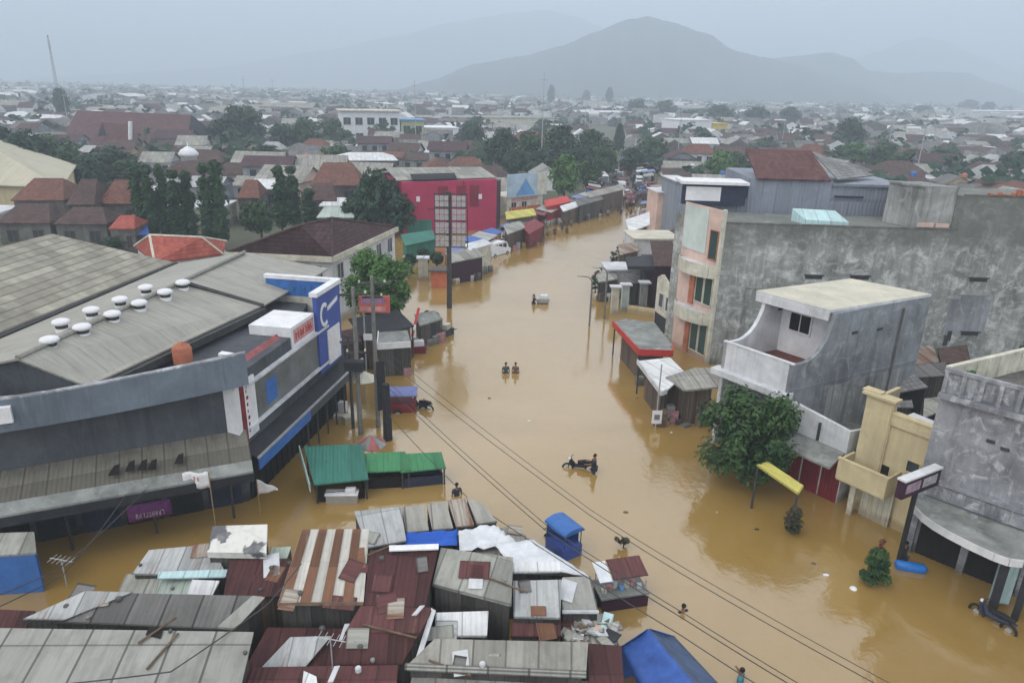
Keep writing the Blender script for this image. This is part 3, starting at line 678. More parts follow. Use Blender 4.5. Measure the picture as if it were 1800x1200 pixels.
def clad_building():
    pl = Plane((13.3, 58.2), (45, 57.0))
    t = thing('clad_building', 'blue grey sheet clad building with maroon roof block and dark sign box', 'building', pl.pt(10, 0))
    u0, zt = pl.uz(1318, 313); u1, z1 = pl.uz(1465, 313); u2, z2 = pl.uz(1612, 318)
    w = MB(); w.prism([pl.pt(1.3, 0), pl.pt(u2, 0), pl.pt(u2, 0, -9), pl.pt(5, 0, -9), pl.pt(4.2, 0, -3), pl.pt(1.6, 0, -2.5)], -.9, 12.0); w.build('wall', STEEL_BLUE, t)
    w = MB(); w.prism([pl.pt(u0, 0, .03), pl.pt(u1, 0, .03), pl.pt(u1, 0, -8), pl.pt(u0, 0, -8)], 9.0, zt); w.build('upper_wall', STEEL_BLUE, t)
    w = MB(); w.prism([pl.pt(u1 + .004, 0, -.1), pl.pt(u2 - .5, 0, -.1), pl.pt(u2 - .5, 0, -8), pl.pt(u1 + .004, 0, -8)], 12.0, zt - .25); w.rect(pl, u1, u2 - .3, zt - .45, zt - .25, .2, -.1); w.build('upper_wall', STEEL_BLUE, t)
    w = MB(); w.sheet(pl.pt(u0 + .5, zt + 1.95, -4.2), pl.pt(u1 - .6, zt + 1.95, -4.2), pl.pt(u1 - .2, zt + .02, .25), pl.pt(u0 + .5, zt + .02, .25), .1)
    w.hull([pl.pt(u1 - .6, zt + 1.85, -4.2), pl.pt(u1 - .2, zt, .15), pl.pt(u1 - .2, zt, -8)], pl.d * -.1)
    w.build('roof', MAROON_TILE, t)
    w = MB(); w.sheet(pl.pt(u1 - .5, zt + 1.85, -4.2), pl.pt(u1 + .2, zt + 1.7, -4.3), pl.pt(u1 + 5, zt + .1, -4.0), pl.pt(u1 + .3, zt + .1, .2), .08); w.build('lean_to_roof', GREY_TILE, t)
    # sign box hung over the street
    s0, s1 = pl.uz(1200, 340, .6)[0], pl.uz(1312, 340, .6)[0]
    zt2 = pl.uz(1250, 322, .6)[1]; zb = pl.uz(1250, 360, .6)[1]
    w = MB(); w.rect(pl, s0, s1, zb, zt2 - .1, .5, .1); s = w.build('sign_box', NAVY, t)
    w = MB(); w.rect(pl, s0 + .25, s0 + 3.0, zb + .3, zt2 - .3, .04, .6); w.build('sign_face', WHITE_CLEAN, s)
    w = MB(); w.prism([pl.pt(s0 - .2, 0, .9), pl.pt(s1 + .1, 0, .9), pl.pt(s1 + .1, 0, -2), pl.pt(s0 - .2, 0, -2)], zt2 - .1, zt2 + .12); w.build('roof_slab', WHITE_CLEAN, t)
    w = MB(); w.rect(pl, u2 - 1.9, u2 - .4, 11.0, 12.9, .05, .03); w.build('dark_opening', NAVY, t)
    w = MB(); w.rect(pl, u1 + .3, u1 + 2.6, 12.3, 12.45, .06, .0); w.build('pipe_run', NAVY, t)
    w = MB(); w.rect(pl, u0 - 4, u2, 9.7, 10.0, .35, .02); w.build('coping', CONC_DARK, t)
clad_building()

# ---- awnings and small shops along the same bank
def canopy(name, label, px, mat, cat='canopy', rim=None, posts=(), t=0.1, rimh=0.3, pm=None, z_base=-0.9, group=None, back=None):
    """A roof on posts: px = [(px, py, z), ...] its outline; posts = indices of the corners that carry a post."""
    pts = [P(*q) for q in px]; m = sum(pts, Vector()) / len(pts)
    o = thing(name, label, cat, (m.x, m.y, z_base), group)
    w = MB(); w.hull(pts[::-1], (0, 0, -t)); w.build('roof', mat, o)
    if rim:
        for i in rim[1]:
            a, b = pts[i], pts[(i + 1) % len(pts)]
            d = (b - a); d.z = 0; nn = Vector((d.y, -d.x, 0)).normalized() * .07
            if nn.dot(a - m) < 0: nn = -nn
            w = MB(); w.hull([a + Vector((0, 0, .12)), b + Vector((0, 0, .12)), b - Vector((0, 0, rimh)), a - Vector((0, 0, rimh))], nn); w.build('fascia', rim[0], o)
    for i in posts:
        p = pts[i] + (m - pts[i]) * .06; w = MB(); w.tube([(p.x, p.y, z_base), (p.x, p.y, p.z - t)], .06); w.build('post', pm or IRON, o)
    if back:
        q = [p + (m - p) * max(back[1], .12) for p in pts]; w = MB(); w.prism([(p.x, p.y) for p in q], z_base, [p.z - t - .02 for p in q], cap=False); w.build('wall', back[0], o)
        GR = random.Random(int(px[0][0] * 7 + px[0][1])); n = len(pts)
        es = sorted(range(n), key=lambda i: (pts[i] + pts[(i + 1) % n]).y)[:2]      # goods and crates along the two edges nearest the road
        for i in es:
            a, b = pts[i], pts[(i + 1) % n]
            for j in range(4):
                if GR.random() < .25: continue
                p = a.lerp(b, (j + .5 + GR.uniform(-.2, .2)) / 4); p = p + (m - p) * .05; s = GR.uniform(.35, .75)
                w = MB(); w.box((p.x, p.y, z_base), s, s * .8, -z_base + GR.uniform(.15, .95), GR.uniform(0, 1.5)); w.build('goods', GR.choice([WHITE_OLD, IVORY, WOOD, SIGN_A, SIGN_B, CONC_OLD, GALV, WOOD, CONC_DARK, CANOPY_GREY]), o)
    return o
SIGN_A = plain('faded yellow goods', (.42, .34, .12), .8, .3, 4); SIGN_B = plain('faded pink goods', (.42, .22, .24), .8, .3, 4)
canopy('shop_canopy', 'flat grey shop roof edged by a bent red fascia beside the flooded road', [(1078, 566, 2.7), (1100, 560, 2.7), (1150, 566, 2.7), (1182, 606, 2.7), (1182, 618, 2.7), (1124, 616, 2.7)], CANOPY_GREY, rim=(RED, (3, 4, 5)), posts=(0, 5, 4), rimh=.35, back=(WALL_PLANK, .3))
canopy('shop_canopy', 'white sheet shop canopy on thin posts next to the red fascia', [(1121, 634, 2.4), (1178, 628, 2.7), (1206, 656, 2.7), (1172, 686, 2.4), (1163, 690, 2.3)], WHITE_SHEET, posts=(0, 4), rim=(WHITE_OLD, (3, 4)), rimh=.2, back=(WALL_PLANK, .35))
canopy('shop_canopy', 'grey sheet shop canopy sagging in front of the peach building', [(1170, 662, 2.6), (1222, 646, 2.9), (1266, 646, 3.0), (1262, 680, 2.7), (1203, 686, 2.5)], GREY_ASB, posts=(4, 0), back=(WALL_PLANK, .25))
def ornate_shop():
    pl = Plane(G2(P(1190, 606, 0)), G2(P(1148, 574, 0)))
    t = thing('ornate_shop', 'small ivory shop front with moulded gable beside the peach building', 'shop', pl.pt(1.5, 0))
    L = pl.len
    w = MB(); w.hull([pl.pt(0, -.9), pl.pt(L, -.9), pl.pt(L, 4.6), pl.pt(L * .85, 5.0), pl.pt(L * .6, 4.5), pl.pt(L * .3, 4.9), pl.pt(0, 4.6)], pl.n * -.3); w.build('front_wall', IVORY, t)
    w = MB(); w.prism([pl.pt(L, 0, -.3), pl.pt(0, 0, -.3), pl.pt(0, 0, -1.0), pl.pt(L, 0, -1.0)], -.9, 3.8); w.build('wall', IVORY, t)
    for k in range(3):
        window_uz(t, pl, L * (.12 + .28 * k), L * (.28 + .28 * k), 2.2, 3.4, 0.0, .08, WHITE_OLD, GLASS, 'window', .07, 0)
    w = MB(); w.rect(pl, .2, L - .2, -.6, 1.5, .05, 0.0); w.build('shutter', CHARCOAL, t)
ornate_shop()
def maroon_store():
    a, b = P(1196, 515, 1.5), P(1146, 515, 1.5)
    pl = Plane(G2(b), G2(a))
    t = thing('maroon_store', 'boxy store with plain dark maroon side wall and brown roof', 'shop', pl.pt(1, 0))
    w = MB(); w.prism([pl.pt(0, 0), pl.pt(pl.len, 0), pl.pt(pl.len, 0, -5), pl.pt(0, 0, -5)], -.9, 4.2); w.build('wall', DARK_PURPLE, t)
    w = MB(); w.sheet(pl.pt(.8, 5.6, -5), pl.pt(pl.len + .2, 5.6, -5), pl.pt(pl.len + .2, 4.25, .25), pl.pt(-.1, 4.25, .25), .1); w.build('roof', RUST_TILE2, t)
    w = MB(); w.rect(pl, .3, 1.0, -.6, 1.6, .05, 0.0); w.build('door', CHARCOAL, t)
maroon_store()
canopy('shop_canopy', 'dark arched canopy on a single black pole by the maroon store', [(1100, 452, 4.2), (1148, 448, 4.4), (1152, 468, 4.2), (1104, 468, 4.0)], CHARCOAL, posts=(), t=.35)
def pole_thing(name, label, cat, base, z1, r, mat, group=None, z0=-.9):
    o = MB(); o.tube([(base.x, base.y, z0), (base.x, base.y, z1)], [r, r * .7], 8)
    q = o.build(name, mat, None, (base.x, base.y, z0)); return tag(q, label, cat, group)
pole_thing('sign_pole', 'black steel pole holding the dark arched canopy', 'pole', P(1122, 537, 0), 4.0, .12, IRON)
def wall_block(name, label, cat, x0, x1, yb, yt, z0, mat, depth=4, roof=None, win=None, h=None):
    """A block whose street-side face spans pixels x0..x1, foot at row yb (height z0) and top at row yt."""
    a, b = P(x0, yb, z0), P(x1, yb, z0); pl = Plane(G2(a), G2(b)); zt = h if h else pl.hit((x0 + x1) / 2, yt).z
    t = thing(name, label, cat, (pl.pt(pl.len / 2, 0, -depth / 2)))
    w = MB(); w.prism([pl.pt(0, 0), pl.pt(pl.len, 0), pl.pt(pl.len, 0, -depth), pl.pt(0, 0, -depth)], -.9, zt); w.build('wall', mat, t)
    if roof:
        w = MB(); w.prism([pl.pt(-.2, 0, .25), pl.pt(pl.len + .2, 0, .25), pl.pt(pl.len + .2, 0, -depth - .2), pl.pt(-.2, 0, -depth - .2)], zt, zt + .14); w.build('roof', roof, t)
    if win:
        n, z0w, z1w = win; s = pl.len / n
        for k in range(n): window_uz(t, pl, s * (k + .25), s * (k + .75), z0w, z1w, 0.0, .06, WHITE_OLD, GLASS, 'window', .07, 0)
    return t, pl, zt
t_, pl_, z_ = wall_block('cream_roof_shop', 'low shop with broad cream flat roof along the narrow part of the road', 'shop', 1112, 1190, 470, 436, 0, WHITE_OLD, 5, SLAB_CREAM, None, 3.4)
wall_block('white_kiosk', 'plain white walled kiosk at the edge of the flooded road', 'shop', 1066, 1122, 520, 490, 0, WHITE_OLD, 3, WHITE_OLD, None, 2.7)
wall_block('rose_front_shop', 'narrow rose painted shop with dark red door panel', 'shop', 1150, 1182, 418, 360, 0, PEACH, 5, WHITE_OLD, None, 6.4)
wall_block('blue_grey_shop', 'tall blue grey shop house with plain wall beside the pink strip', 'shop', 1178, 1203, 430, 345, 0, STEEL_BLUE, 6, WHITE_OLD, None, 8.6)
canopy('shop_canopy', 'white and blue sheet awning sloping over the waterside pavement', [(1100, 386, 4.0), (1142, 372, 4.6), (1142, 395, 3.8), (1106, 408, 3.2)], WHITE_SHEET, posts=(3,))
# ================================================================ market hall and the other buildings on the market side
WP = Plane((-13.1, 31.1), (-21.7, 27.2))
SP = Plane((-13.1, 31.1), (-11.0, 43.8))
def market_hall():
    t = thing('market_hall', 'long slate blue market hall with low beige metal roofs and ten white roof vents', 'market hall', (-18, 33, 0))
    # main gable roof over the front, ridge running away from the camera
    r0, r1 = P(30, 630, 8.9), P(333, 489, 8.9)
    e0, e1 = Vector((-18.2, 28.0, 7.5)), P(460, 537, 7.6)
    v0, v1 = Vector((-26.2, 27.8, 7.55)), P(313, 463, 7.6)
    w = MB(); w.sheet(r1, r0, e0, e1, .09); w.build('roof', GREY_METAL, t)
    w = MB(); w.sheet(r0, P(430, 443, 8.9), v1, v0, .09); w.build('roof', GREY_METAL, t)
    w = MB(); w.sheet(P(430, 443, 8.85), P(336, 491, 8.85), P(463, 537, 7.5), P(577, 472, 7.5), .09); w.build('roof', GREY_METAL, t)
    w = MB(); w.tube([r0 + Vector((0, 0, .03)), P(430, 443, 8.95)], .12, 6); w.build('ridge_cap', GREY_METAL, t)
    w = MB(); w.tube([P(331, 498, 8.85), e1 + Vector((.1, 0, 0))], .13, 5); w.build('expansion_gutter', IRON, t)
    w = MB(); w.hull([e0 + Vector((0, 0, -.12)), e1 + Vector((0, 0, -.12)), e1 + Vector((0, 0, -.5)), e0 + Vector((0, 0, -.5))], (.28, -.05, 0)); w.build('gutter', IRON, t)
    w = MB(); w.hull([v0 + Vector((0, 0, .02)), v1 + Vector((0, 0, .02)), v1 + Vector((-.45, 0, .02)), v0 + Vector((-.45, 0, .02))], (0, 0, .07)); w.build('valley_gutter', CHARCOAL, t)
    # second, tile-like roof beyond the valley
    a1 = P(92, 411, 10.1); a0 = a1 + (P(0, 433, 10.1) - a1).normalized() * 26
    w = MB(); w.sheet(a0, a1, P(306, 461, 7.72), Vector((-26.7, 27.5, 7.7)), .12); w.build('roof', WAVY_TILE, t)
    bw = Vector((-9, -.9, -2.3)); w = MB(); w.sheet(a1, a0, a0 + bw, a1 + bw, .12); w.build('roof', WAVY_TILE, t)
    # walls
    w = MB(); q = [WP.pt(0, 0), WP.pt(22, 0), Vector((-34, 50, 0)), Vector((-14.2, 51, 0)), Vector((-12.2, 37, 0))]
    w.prism([(p.x, p.y) for p in q], -.9, 6.75); w.build('wall', SLATE_PAINT, t)
    g = MB(); lo = Vector((0, 0, 0))
    gy = lambda p, z: Vector((p.x, p.y + .35, z))
    g.hull([gy(e0, 6.0), gy(v0, 6.0), gy(v0, 7.45), gy(r0, 8.75), gy(e0, 7.4)], (0.02, .2, 0)); g.build('gable_wall', SLATE_PAINT, t)
    # bulging front parapet
    w = MB(); n = 18; pr = []
    for k in range(n + 1):
        u = -.55 + 18 * k / n; off = .75 + .45 * math.sin(math.pi * min(1, (u + .55) / 13)); ztop = 8.05 - .075 * u if u < 8 else 7.45; zbot = 6.55 - .055 * u
        pr.append((WP.pt(u, zbot, off), WP.pt(u, ztop, off - .1), WP.pt(u, ztop, off - .4), WP.pt(u, zbot, -.3)))
    for p, q in zip(pr, pr[1:]):
        for i in range(4):
            j = (i + 1) % 4; w.poly([q[i], p[i], p[j], q[j]])
    w.poly(list(pr[0])); w.poly(list(pr[-1])[::-1]); w.build('parapet', PARAPET_GREY, t)
    w = MB()
    for p, q in zip(pr, pr[1:]):
        w.hull([p[1] + Vector((0, 0, .003)), q[1] + Vector((0, 0, .003)), q[2] + Vector((0, 0, .003)), p[2] + Vector((0, 0, .003))], (0, 0, .06))
    w.build('coping', CONC_PALE, t)
    # pavement canopy with broken sheets
    w = MB(); rows = []
    for k in range(19):
        u = -.25 + 16.5 * k / 18; rows.append((WP.pt(u, 4.0 - .02 * u, .004), WP.pt(u, 3.25, 2.0), WP.pt(u, 2.98, 2.5)))
    for p, q in zip(rows, rows[1:]):
        w.sheet(p[0], q[0], q[1], p[1], .06)
    w.build('canopy', CANOPY_SHEET, t)
    w = MB()
    for p, q in zip(rows, rows[1:]):
        w.sheet(p[1] + Vector((0, 0, .07)), q[1] + Vector((0, 0, .07)), q[2] + Vector((0, 0, .02)), p[2] + Vector((0, 0, .02)), .1)
    w.build('canopy_edge', CANOPY_GREY, t)
    w = MB()
    for p, q in zip(rows, rows[1:]):
        w.hull([p[2] + Vector((0, 0, -.08)), q[2] + Vector((0, 0, -.08)), q[2] + Vector((0, 0, -.5)), p[2] + Vector((0, 0, -.5))], WP.n * .05)
    w.build('fascia', CHARCOAL, t)
    rnd = random.Random(11)
    for u in (2.6, 3.7, 4.1, 4.6, 5.2):         # torn patches as dark sheets, the shade below painted in, with bent posts
        w = MB(); z = 3.25 + (2.0 - .9) * .375 + .02
        a = WP.pt(u, z + .10, .95 + rnd.random() * .3); w.hull([a, a + WP.d * .22 + WP.n * .1, a + WP.d * (.3 + rnd.random() * .2) + WP.n * .55 - Vector((0, 0, .2)), a + WP.d * .05 + WP.n * .6 - Vector((0, 0, .22))], (0, 0, .02)); w.build('torn_shade_patch', SHADOW_INT, t)
    # shop bays under the canopy
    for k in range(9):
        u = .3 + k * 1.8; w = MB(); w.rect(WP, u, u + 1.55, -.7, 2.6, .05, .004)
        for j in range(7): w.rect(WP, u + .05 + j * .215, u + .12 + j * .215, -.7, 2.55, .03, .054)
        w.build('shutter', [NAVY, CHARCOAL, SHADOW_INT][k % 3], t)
    for k in range(5):
        p = WP.pt(.8 + k * 3.4, 0, 1.3); w = MB(); w.tube([(p.x, p.y, -.9), (p.x, p.y, 3.4)], .06, 6); w.build('post', IRON, t)
    # street side
    w = MB(); w.rect(SP, .2, 12.5, -.7, 2.5, .06, .05)
    for k in range(20): w.rect(SP, .4 + k * .6, .48 + k * .6, -.7, 2.5, .05, .11)
    w.build('shutter', SHADOW_INT, t)
    # flat roof between hall and sign frame
    w = MB(); w.prism([SP.pt(.2, 0, -.25), SP.pt(12.2, 0, -.25), SP.pt(12.2, 0, -3.2), SP.pt(.4, 0, -4.0)], 5.6, 5.75); w.build('flat_roof', CONC_DARK, t)
    w = MB(); w.rect(SP, 0, 12.2, 2.5, 5.6, .15, -.25); w.build('front_wall', SLATE_PAINT, t)
    for k in range(3):
        w = MB(); p = SP.pt(4.0 + k * 1.3, 5.76, -1.6 - .3 * k); w.box(p, .8, .5, .55, .3); o = w.build('air_conditioner', WHITE_OLD, t)
        w = MB(); w.box(p + Vector((0, 0, .56)), .5, .4, .03, .3); w.build('fan_grille', CHARCOAL, o)
    return t
PARAPET_GREY = concrete('grey blue parapet paint', (0.175, 0.212, 0.255), (0.11, 0.13, 0.16), (0.225, 0.262, 0.305), 0.3, 0.5, 0.3)
CANOPY_SHEET = sheeting('stained canopy sheet', (0.16, 0.15, 0.125), (0.075, 0.07, 0.06), rust=(0.10, 0.06, 0.035), rust_amt=.15, width=.9, row=1.1, var=.3)
hall = market_hall()
def roof_vents():
    def vent(loc, s=1.0):
        o = thing('roof_vent', '', 'roof vent', (0, 0, 0), 'white turbine vents on the market hall roof')
        w = MB(); w.lathe((0, 0, -.35), [(.33, 0), (.33, .55)], 12); w.build('base', WHITE_CLEAN, o)
        w = MB(); w.lathe((0, 0, .2), [(.30, 0), (.30, .18)], 12); w.build('neck', IRON, o)
        w = MB(); w.lathe((0, 0, .38), [(.30, 0), (.44, .06), (.46, .16), (.40, .25), (.2, .32), (.05, .33)], 14); w.build('cap', WHITE_CLEAN, o, smooth=True)
        return o
    px = [(90, 614), (147, 591), (200, 567), (247, 547), (292, 527), (323, 510), (110, 582), (163, 560), (213, 541), (258, 519)]
    lab = ['white roof vent nearest the front gable on the broad slope', 'second white roof vent from the front gable on the broad slope', 'third white roof vent from the front gable on the broad slope', 'fourth white roof vent from the front gable on the broad slope', 'fifth white roof vent from the front gable on the broad slope', 'white roof vent beside the dark gutter at the far end of the broad slope',
           'white roof vent nearest the front gable on the narrow slope', 'second white roof vent from the front gable on the narrow slope', 'third white roof vent from the front gable on the narrow slope', 'white roof vent furthest from the front gable on the narrow slope']
    o = vent(None)
    for i, (x, y) in enumerate(px):
        z = 8.6 if i < 6 else 8.62
        q = o if i == 0 else copy_tree(o)
        q.location = P(x, y, z); q.scale = (.88,) * 3; q['label'] = lab[i]
roof_vents()
def letters(mb, pl, u0, z0, w, h, n, off, t=.02, seed=1, mi=0):
    """Blurred strokes where the photograph shows lettering too soft to read."""
    rnd = random.Random(seed); s = w / n
    for k in range(n):
        a = u0 + k * s
        mb.rect(pl, a + s * .12, a + s * .32, z0, z0 + h, t, off, mi)
        if rnd.random() < .8: mb.rect(pl, a + s * .32, a + s * .8, z0 + h * rnd.choice((0, .4, .8)), z0 + h * rnd.choice((0, .4, .8)) + h * .2, t, off, mi)
        if rnd.random() < .6: mb.rect(pl, a + s * .62, a + s * .8, z0, z0 + h * rnd.uniform(.5, 1), t, off, mi)
def sign_frontage():
    t = thing('shopfront_sign', 'blue and white shopfront sign wall with tall white pylon and grey display band', 'sign', SP.pt(6, 0))
    # pylon
    w = MB(); w.hull([SP.pt(-.35, 2.9, -.5), SP.pt(-.35, 2.9, .12), SP.pt(-.35, 8.0, .12), SP.pt(-.35, 8.05, -.5)], SP.d * .35); w.build('pylon', WHITE_CLEAN, t)
    w = MB(); w.rect(SP, .02, .42, 3.1, 7.0, .12, .0); w.build('stripe', DARK_RED, t)
    w = MB(); w.rect(SP, .42, 1.45, 3.3, 6.35, .12, .0); p = w.build('panel', WHITE_CLEAN, t)
    w = MB()
    for k in range(7): w.rect(SP, .55, .62 + .05 * (k % 3), 3.6 + k * .35, 3.78 + k * .35, .01, .122)
    w.build('lettering', DARK_RED, p)
    # display band of grey and blue boards
    w = MB(); w.rect(SP, 1.5, 9.7, 3.95, 6.0, .1, 0.0); w.build('display_board', DISPLAY, t)
    w = MB(); w.rect(SP, 2.5, 3.6, 4.2, 5.5, .012, .102); w.build('poster', BLUE, t)
    for z, th in ((6.0, .12), (3.75, .14)):
        w = MB(); w.rect(SP, .5, 10.2, z, z + th, .25, .0); w.build('frame_rail', WHITE_OLD, t)
    # slanting red signboard behind the band
    w = MB(); w.hull([SP.pt(.15, 6.3, -.1), SP.pt(5.6, 6.3, -.1), SP.pt(5.6, 7.0, -.75), SP.pt(.15, 7.0, -.75)], (0, 0, -.08)); s = w.build('red_board', SIGN_RED, t)
    w = MB(); w.rect(SP, .15, 5.7, 6.13, 6.22, .3, -.4); w.build('frame_rail', CHARCOAL, t)
    # white box with faded lettering
    w = MB(); w.hull([SP.pt(5.85, 6.1, -2.5), SP.pt(5.85, 6.1, 0), SP.pt(5.85, 7.3, 0), SP.pt(5.85, 7.3, -2.5)], SP.d * 2.9); s = w.build('white_box', WHITE_CLEAN, t)
    w = MB(); w.rect(SP, 6.1, 8.6, 6.3, 7.1, .02, .0); s2 = w.build('sign_face', SIGN_PINK, s)
    w = MB(); letters(w, SP, 6.25, 6.5, 2.2, .4, 7, .022, seed=5); w.build('lettering', RED, s2) if False else w.build('sign_lettering', RED, s)
    # blue tower: street panel and the panel facing along the street
    w = MB(); w.rect(SP, 8.8, 12.1, 3.4, 8.25, .25, -.05); w.build('street_panel', DEEP_BLUE, t)
    w = MB(); w.rect(SP, 8.7, 12.2, 8.25, 8.5, .5, -.2); w.build('capping', WHITE_CLEAN, t)
    w = MB(); w.rect(SP, 9.95, 11.75, 3.6, 5.8, .05, .2); w.build('panel', WHITE_CLEAN, t)
    w = MB(); n = 12                            # a big white letter C and a stroke
    for k in range(n):
        a0, a1 = R(50 + 260 * k / n), R(50 + 260 * (k + 1) / n)
        c = lambda a, r: SP.pt(9.75 + r * .8 * math.cos(a), 6.9 + r * math.sin(a), .2)
        w.hull([c(a0, .75), c(a1, .75), c(a1, .5), c(a0, .5)], SP.n * .03)
    w.hull([SP.pt(10.2, 7.0, .2), SP.pt(11.7, 7.3, .2), SP.pt(11.7, 7.55, .2), SP.pt(10.2, 7.25, .2)], SP.n * .03)
    w.build('lettering', WHITE_CLEAN, t)
    w = MB(); w.hull([SP.pt(12.1, 7.2, -4.7), SP.pt(12.1, 7.2, .15), SP.pt(12.1, 8.25, .15), SP.pt(12.1, 8.25, -4.7)], SP.d * .2); w.build('blue_panel', BLUE, t)
    w = MB(); w.hull([SP.pt(12.05, 8.25, -4.8), SP.pt(12.05, 8.25, .2), SP.pt(12.05, 8.48, .2), SP.pt(12.05, 8.48, -4.8)], SP.d * .4); w.build('capping', WHITE_CLEAN, t)
    w = MB(); w.hull([SP.pt(12.12, 5.8, -4.5), SP.pt(12.12, 5.8, -.4), SP.pt(12.12, 7.19, -.4), SP.pt(12.12, 7.19, -4.5)], SP.d * .15); w.build('cream_panel', IVORY, t)
    pf = Plane(G2(SP.pt(12.1, 0, -5.3)), G2(SP.pt(12.1, 0, 0)))
    w = MB(); letters(w, pf, 1.3, 7.38, 2.8, .62, 4, .01, .02, 8); w.build('lettering', LETTER_BLUE, t)
    # street canopy with a blue and grey fascia
    w = MB(); w.sheet(SP.pt(-.3, 3.0, .004), SP.pt(13.4, 3.0, .004), SP.pt(13.4, 2.75, .95), SP.pt(-.3, 2.75, .95), .08); w.build('canopy', CHARCOAL, t)
    w = MB(); w.rect(SP, -.35, 5.4, 2.1, 2.72, .07, .93); w.build('fascia', BLUE, t)
    w = MB(); w.rect(SP, 5.4, 13.4, 2.2, 2.72, .07, .93); w.build('fascia', SLATE_PAINT, t)
    w = MB(); w.rect(SP, -.4, 13.45, 2.73, 2.82, .12, .93); w.build('canopy_trim', GALV, t)
    for k in range(6):
        q = SP.pt(5.2 + k * 1.3, 0, .85); w = MB(); w.tube([(q.x, q.y, -.9), (q.x, q.y, 2.7)], .05); w.build('post', IRON, t)
LETTER_BLUE = plain('mid blue letters', (0.05, 0.17, 0.42), .5, .3, 3)
DISPLAY = plain('grey display board', (0.17, 0.185, 0.19), 0.35, 0.35, .5)
SIGN_RED = plain('faded red signboard', (0.33, 0.10, 0.105), 0.6, 0.3, 2)
SIGN_PINK = plain('faded pink sign', (0.58, 0.30, 0.30), 0.6, 0.3, 2)
sign_frontage()
def roof_tank():
    p = P(323, 640, 6.9)
    o = MB(); o.lathe(p, [(.42, 0), (.45, .1), (.45, .85), (.36, 1.0), (.12, 1.08), (.12, 1.15)], 14); q = o.build('water_tank', ORANGE_RED, None, p, smooth=True)
    tag(q, 'terracotta orange water tank on the edge of the market hall roof', 'water tank')
roof_tank()
def wall_ac():
    p = WP.pt(9.2, 6.5, .95); o = MB(); o.box(p, 1.0, .6, .7, math.atan2(WP.d.y, WP.d.x)); q = o.build('wall_air_conditioner', WHITE_CLEAN, None, p)
    tag(q, 'white air conditioner box fixed to the bulging front parapet', 'air conditioner')
wall_ac()

def hip_roof(name, label, cat, eave, ridge, roofmat, wallmat, base=0.0, fascia=None, cap=None, inset=.05, win=None, group=None, wf=None):
    """eave: four corner points in order; ridge: the two ridge points, ridge[0] over the side eave[3]-eave[0], ridge[1] over eave[1]-eave[2]."""
    e = [Vector(p) for p in eave]; r0, r1 = Vector(ridge[0]), Vector(ridge[1])
    m = sum(e, Vector()) / 4
    o = thing(name, label, cat, (m.x, m.y, base), group)
    w = MB()
    for f in ([e[0], e[1], r1, r0], [e[1], e[2], r1], [e[2], e[3], r0, r1], [e[3], e[0], r0]):
        n = (f[1] - f[0]).cross(f[2] - f[0]);
        if n.z < 0: f = [f[1], f[0]] + f[2:][::-1]
        w.poly(f)
    q = [p + Vector((0, 0, -.12)) for p in e]
    for i in range(4):
        j = (i + 1) % 4; w.poly([e[i], e[j], q[j], q[i]])
    w.poly(q); rf = w.build('roof', roofmat, o)
    if cap:
        w = MB(); w.tube([r0, r1], .13, 5)
        for a, b in ((r0, e[0]), (r0, e[3]), (r1, e[1]), (r1, e[2])): w.tube([a, b], .12, 5)
        w.build('ridge_cap', cap, rf)
    g = [p + (m - p) * inset for p in e]
    w = MB(); w.prism([(p.x, p.y) for p in g], base, [p.z - .13 for p in e], cap=False); w.build('wall', wallmat, o)
    if fascia:
        w = MB()
        for i in range(4):
            a, b = e[i], e[(i + 1) % 4]; d = (b - a); d.z = 0; nn = Vector((d.y, -d.x, 0)).normalized()
            if nn.dot(a - m) < 0: nn = -nn
            w.hull([a + Vector((0, 0, .04)), b + Vector((0, 0, .04)), b - Vector((0, 0, .45)), a - Vector((0, 0, .45))], nn * .15)
        w.build('fascia', fascia, o)
    if win:
        for i, n in win:
            pl = Plane(G2(g[i]), G2(g[(i + 1) % 4])); s = pl.len / n; z1 = e[i].z - .9
            for k in range(n): window_uz(o, pl, s * (k + .3), s * (k + .7), z1 - 1.4, z1, 0.005, .06, wf or WHITE_OLD, GLASS, 'window', .08, 1)
    return o
def far_corner(a, b, c): return Vector(a) + Vector(c) - Vector(b)
a, b, c = P(398, 443, 6.0), P(584, 452, 6.0), P(698, 399, 6.0)
hip_roof('brown_roof_building', 'wide building with dark brown hipped tile roof and cream gutter by the street tree', 'building', [a, b, c, far_corner(a, b, c)], [P(527, 396, 8.7), P(583, 383, 8.7)], BROWN_TILE, WHITE_OLD, -.2, IVORY, RUST_TILE2, .04, [(1, 5), (0, 3)])
a, b, c = P(272, 462, 4.6), P(392, 446, 4.6), P(398, 424, 4.6)
hip_roof('coral_roof_house', 'small house with coral red hipped roof behind the market hall', 'house', [a, b, c, P(236, 432, 4.6)], [P(263, 413, 6.4), P(355, 417, 6.2)], RED_TILE, WHITE_OLD, 0, None, IVORY, .06)
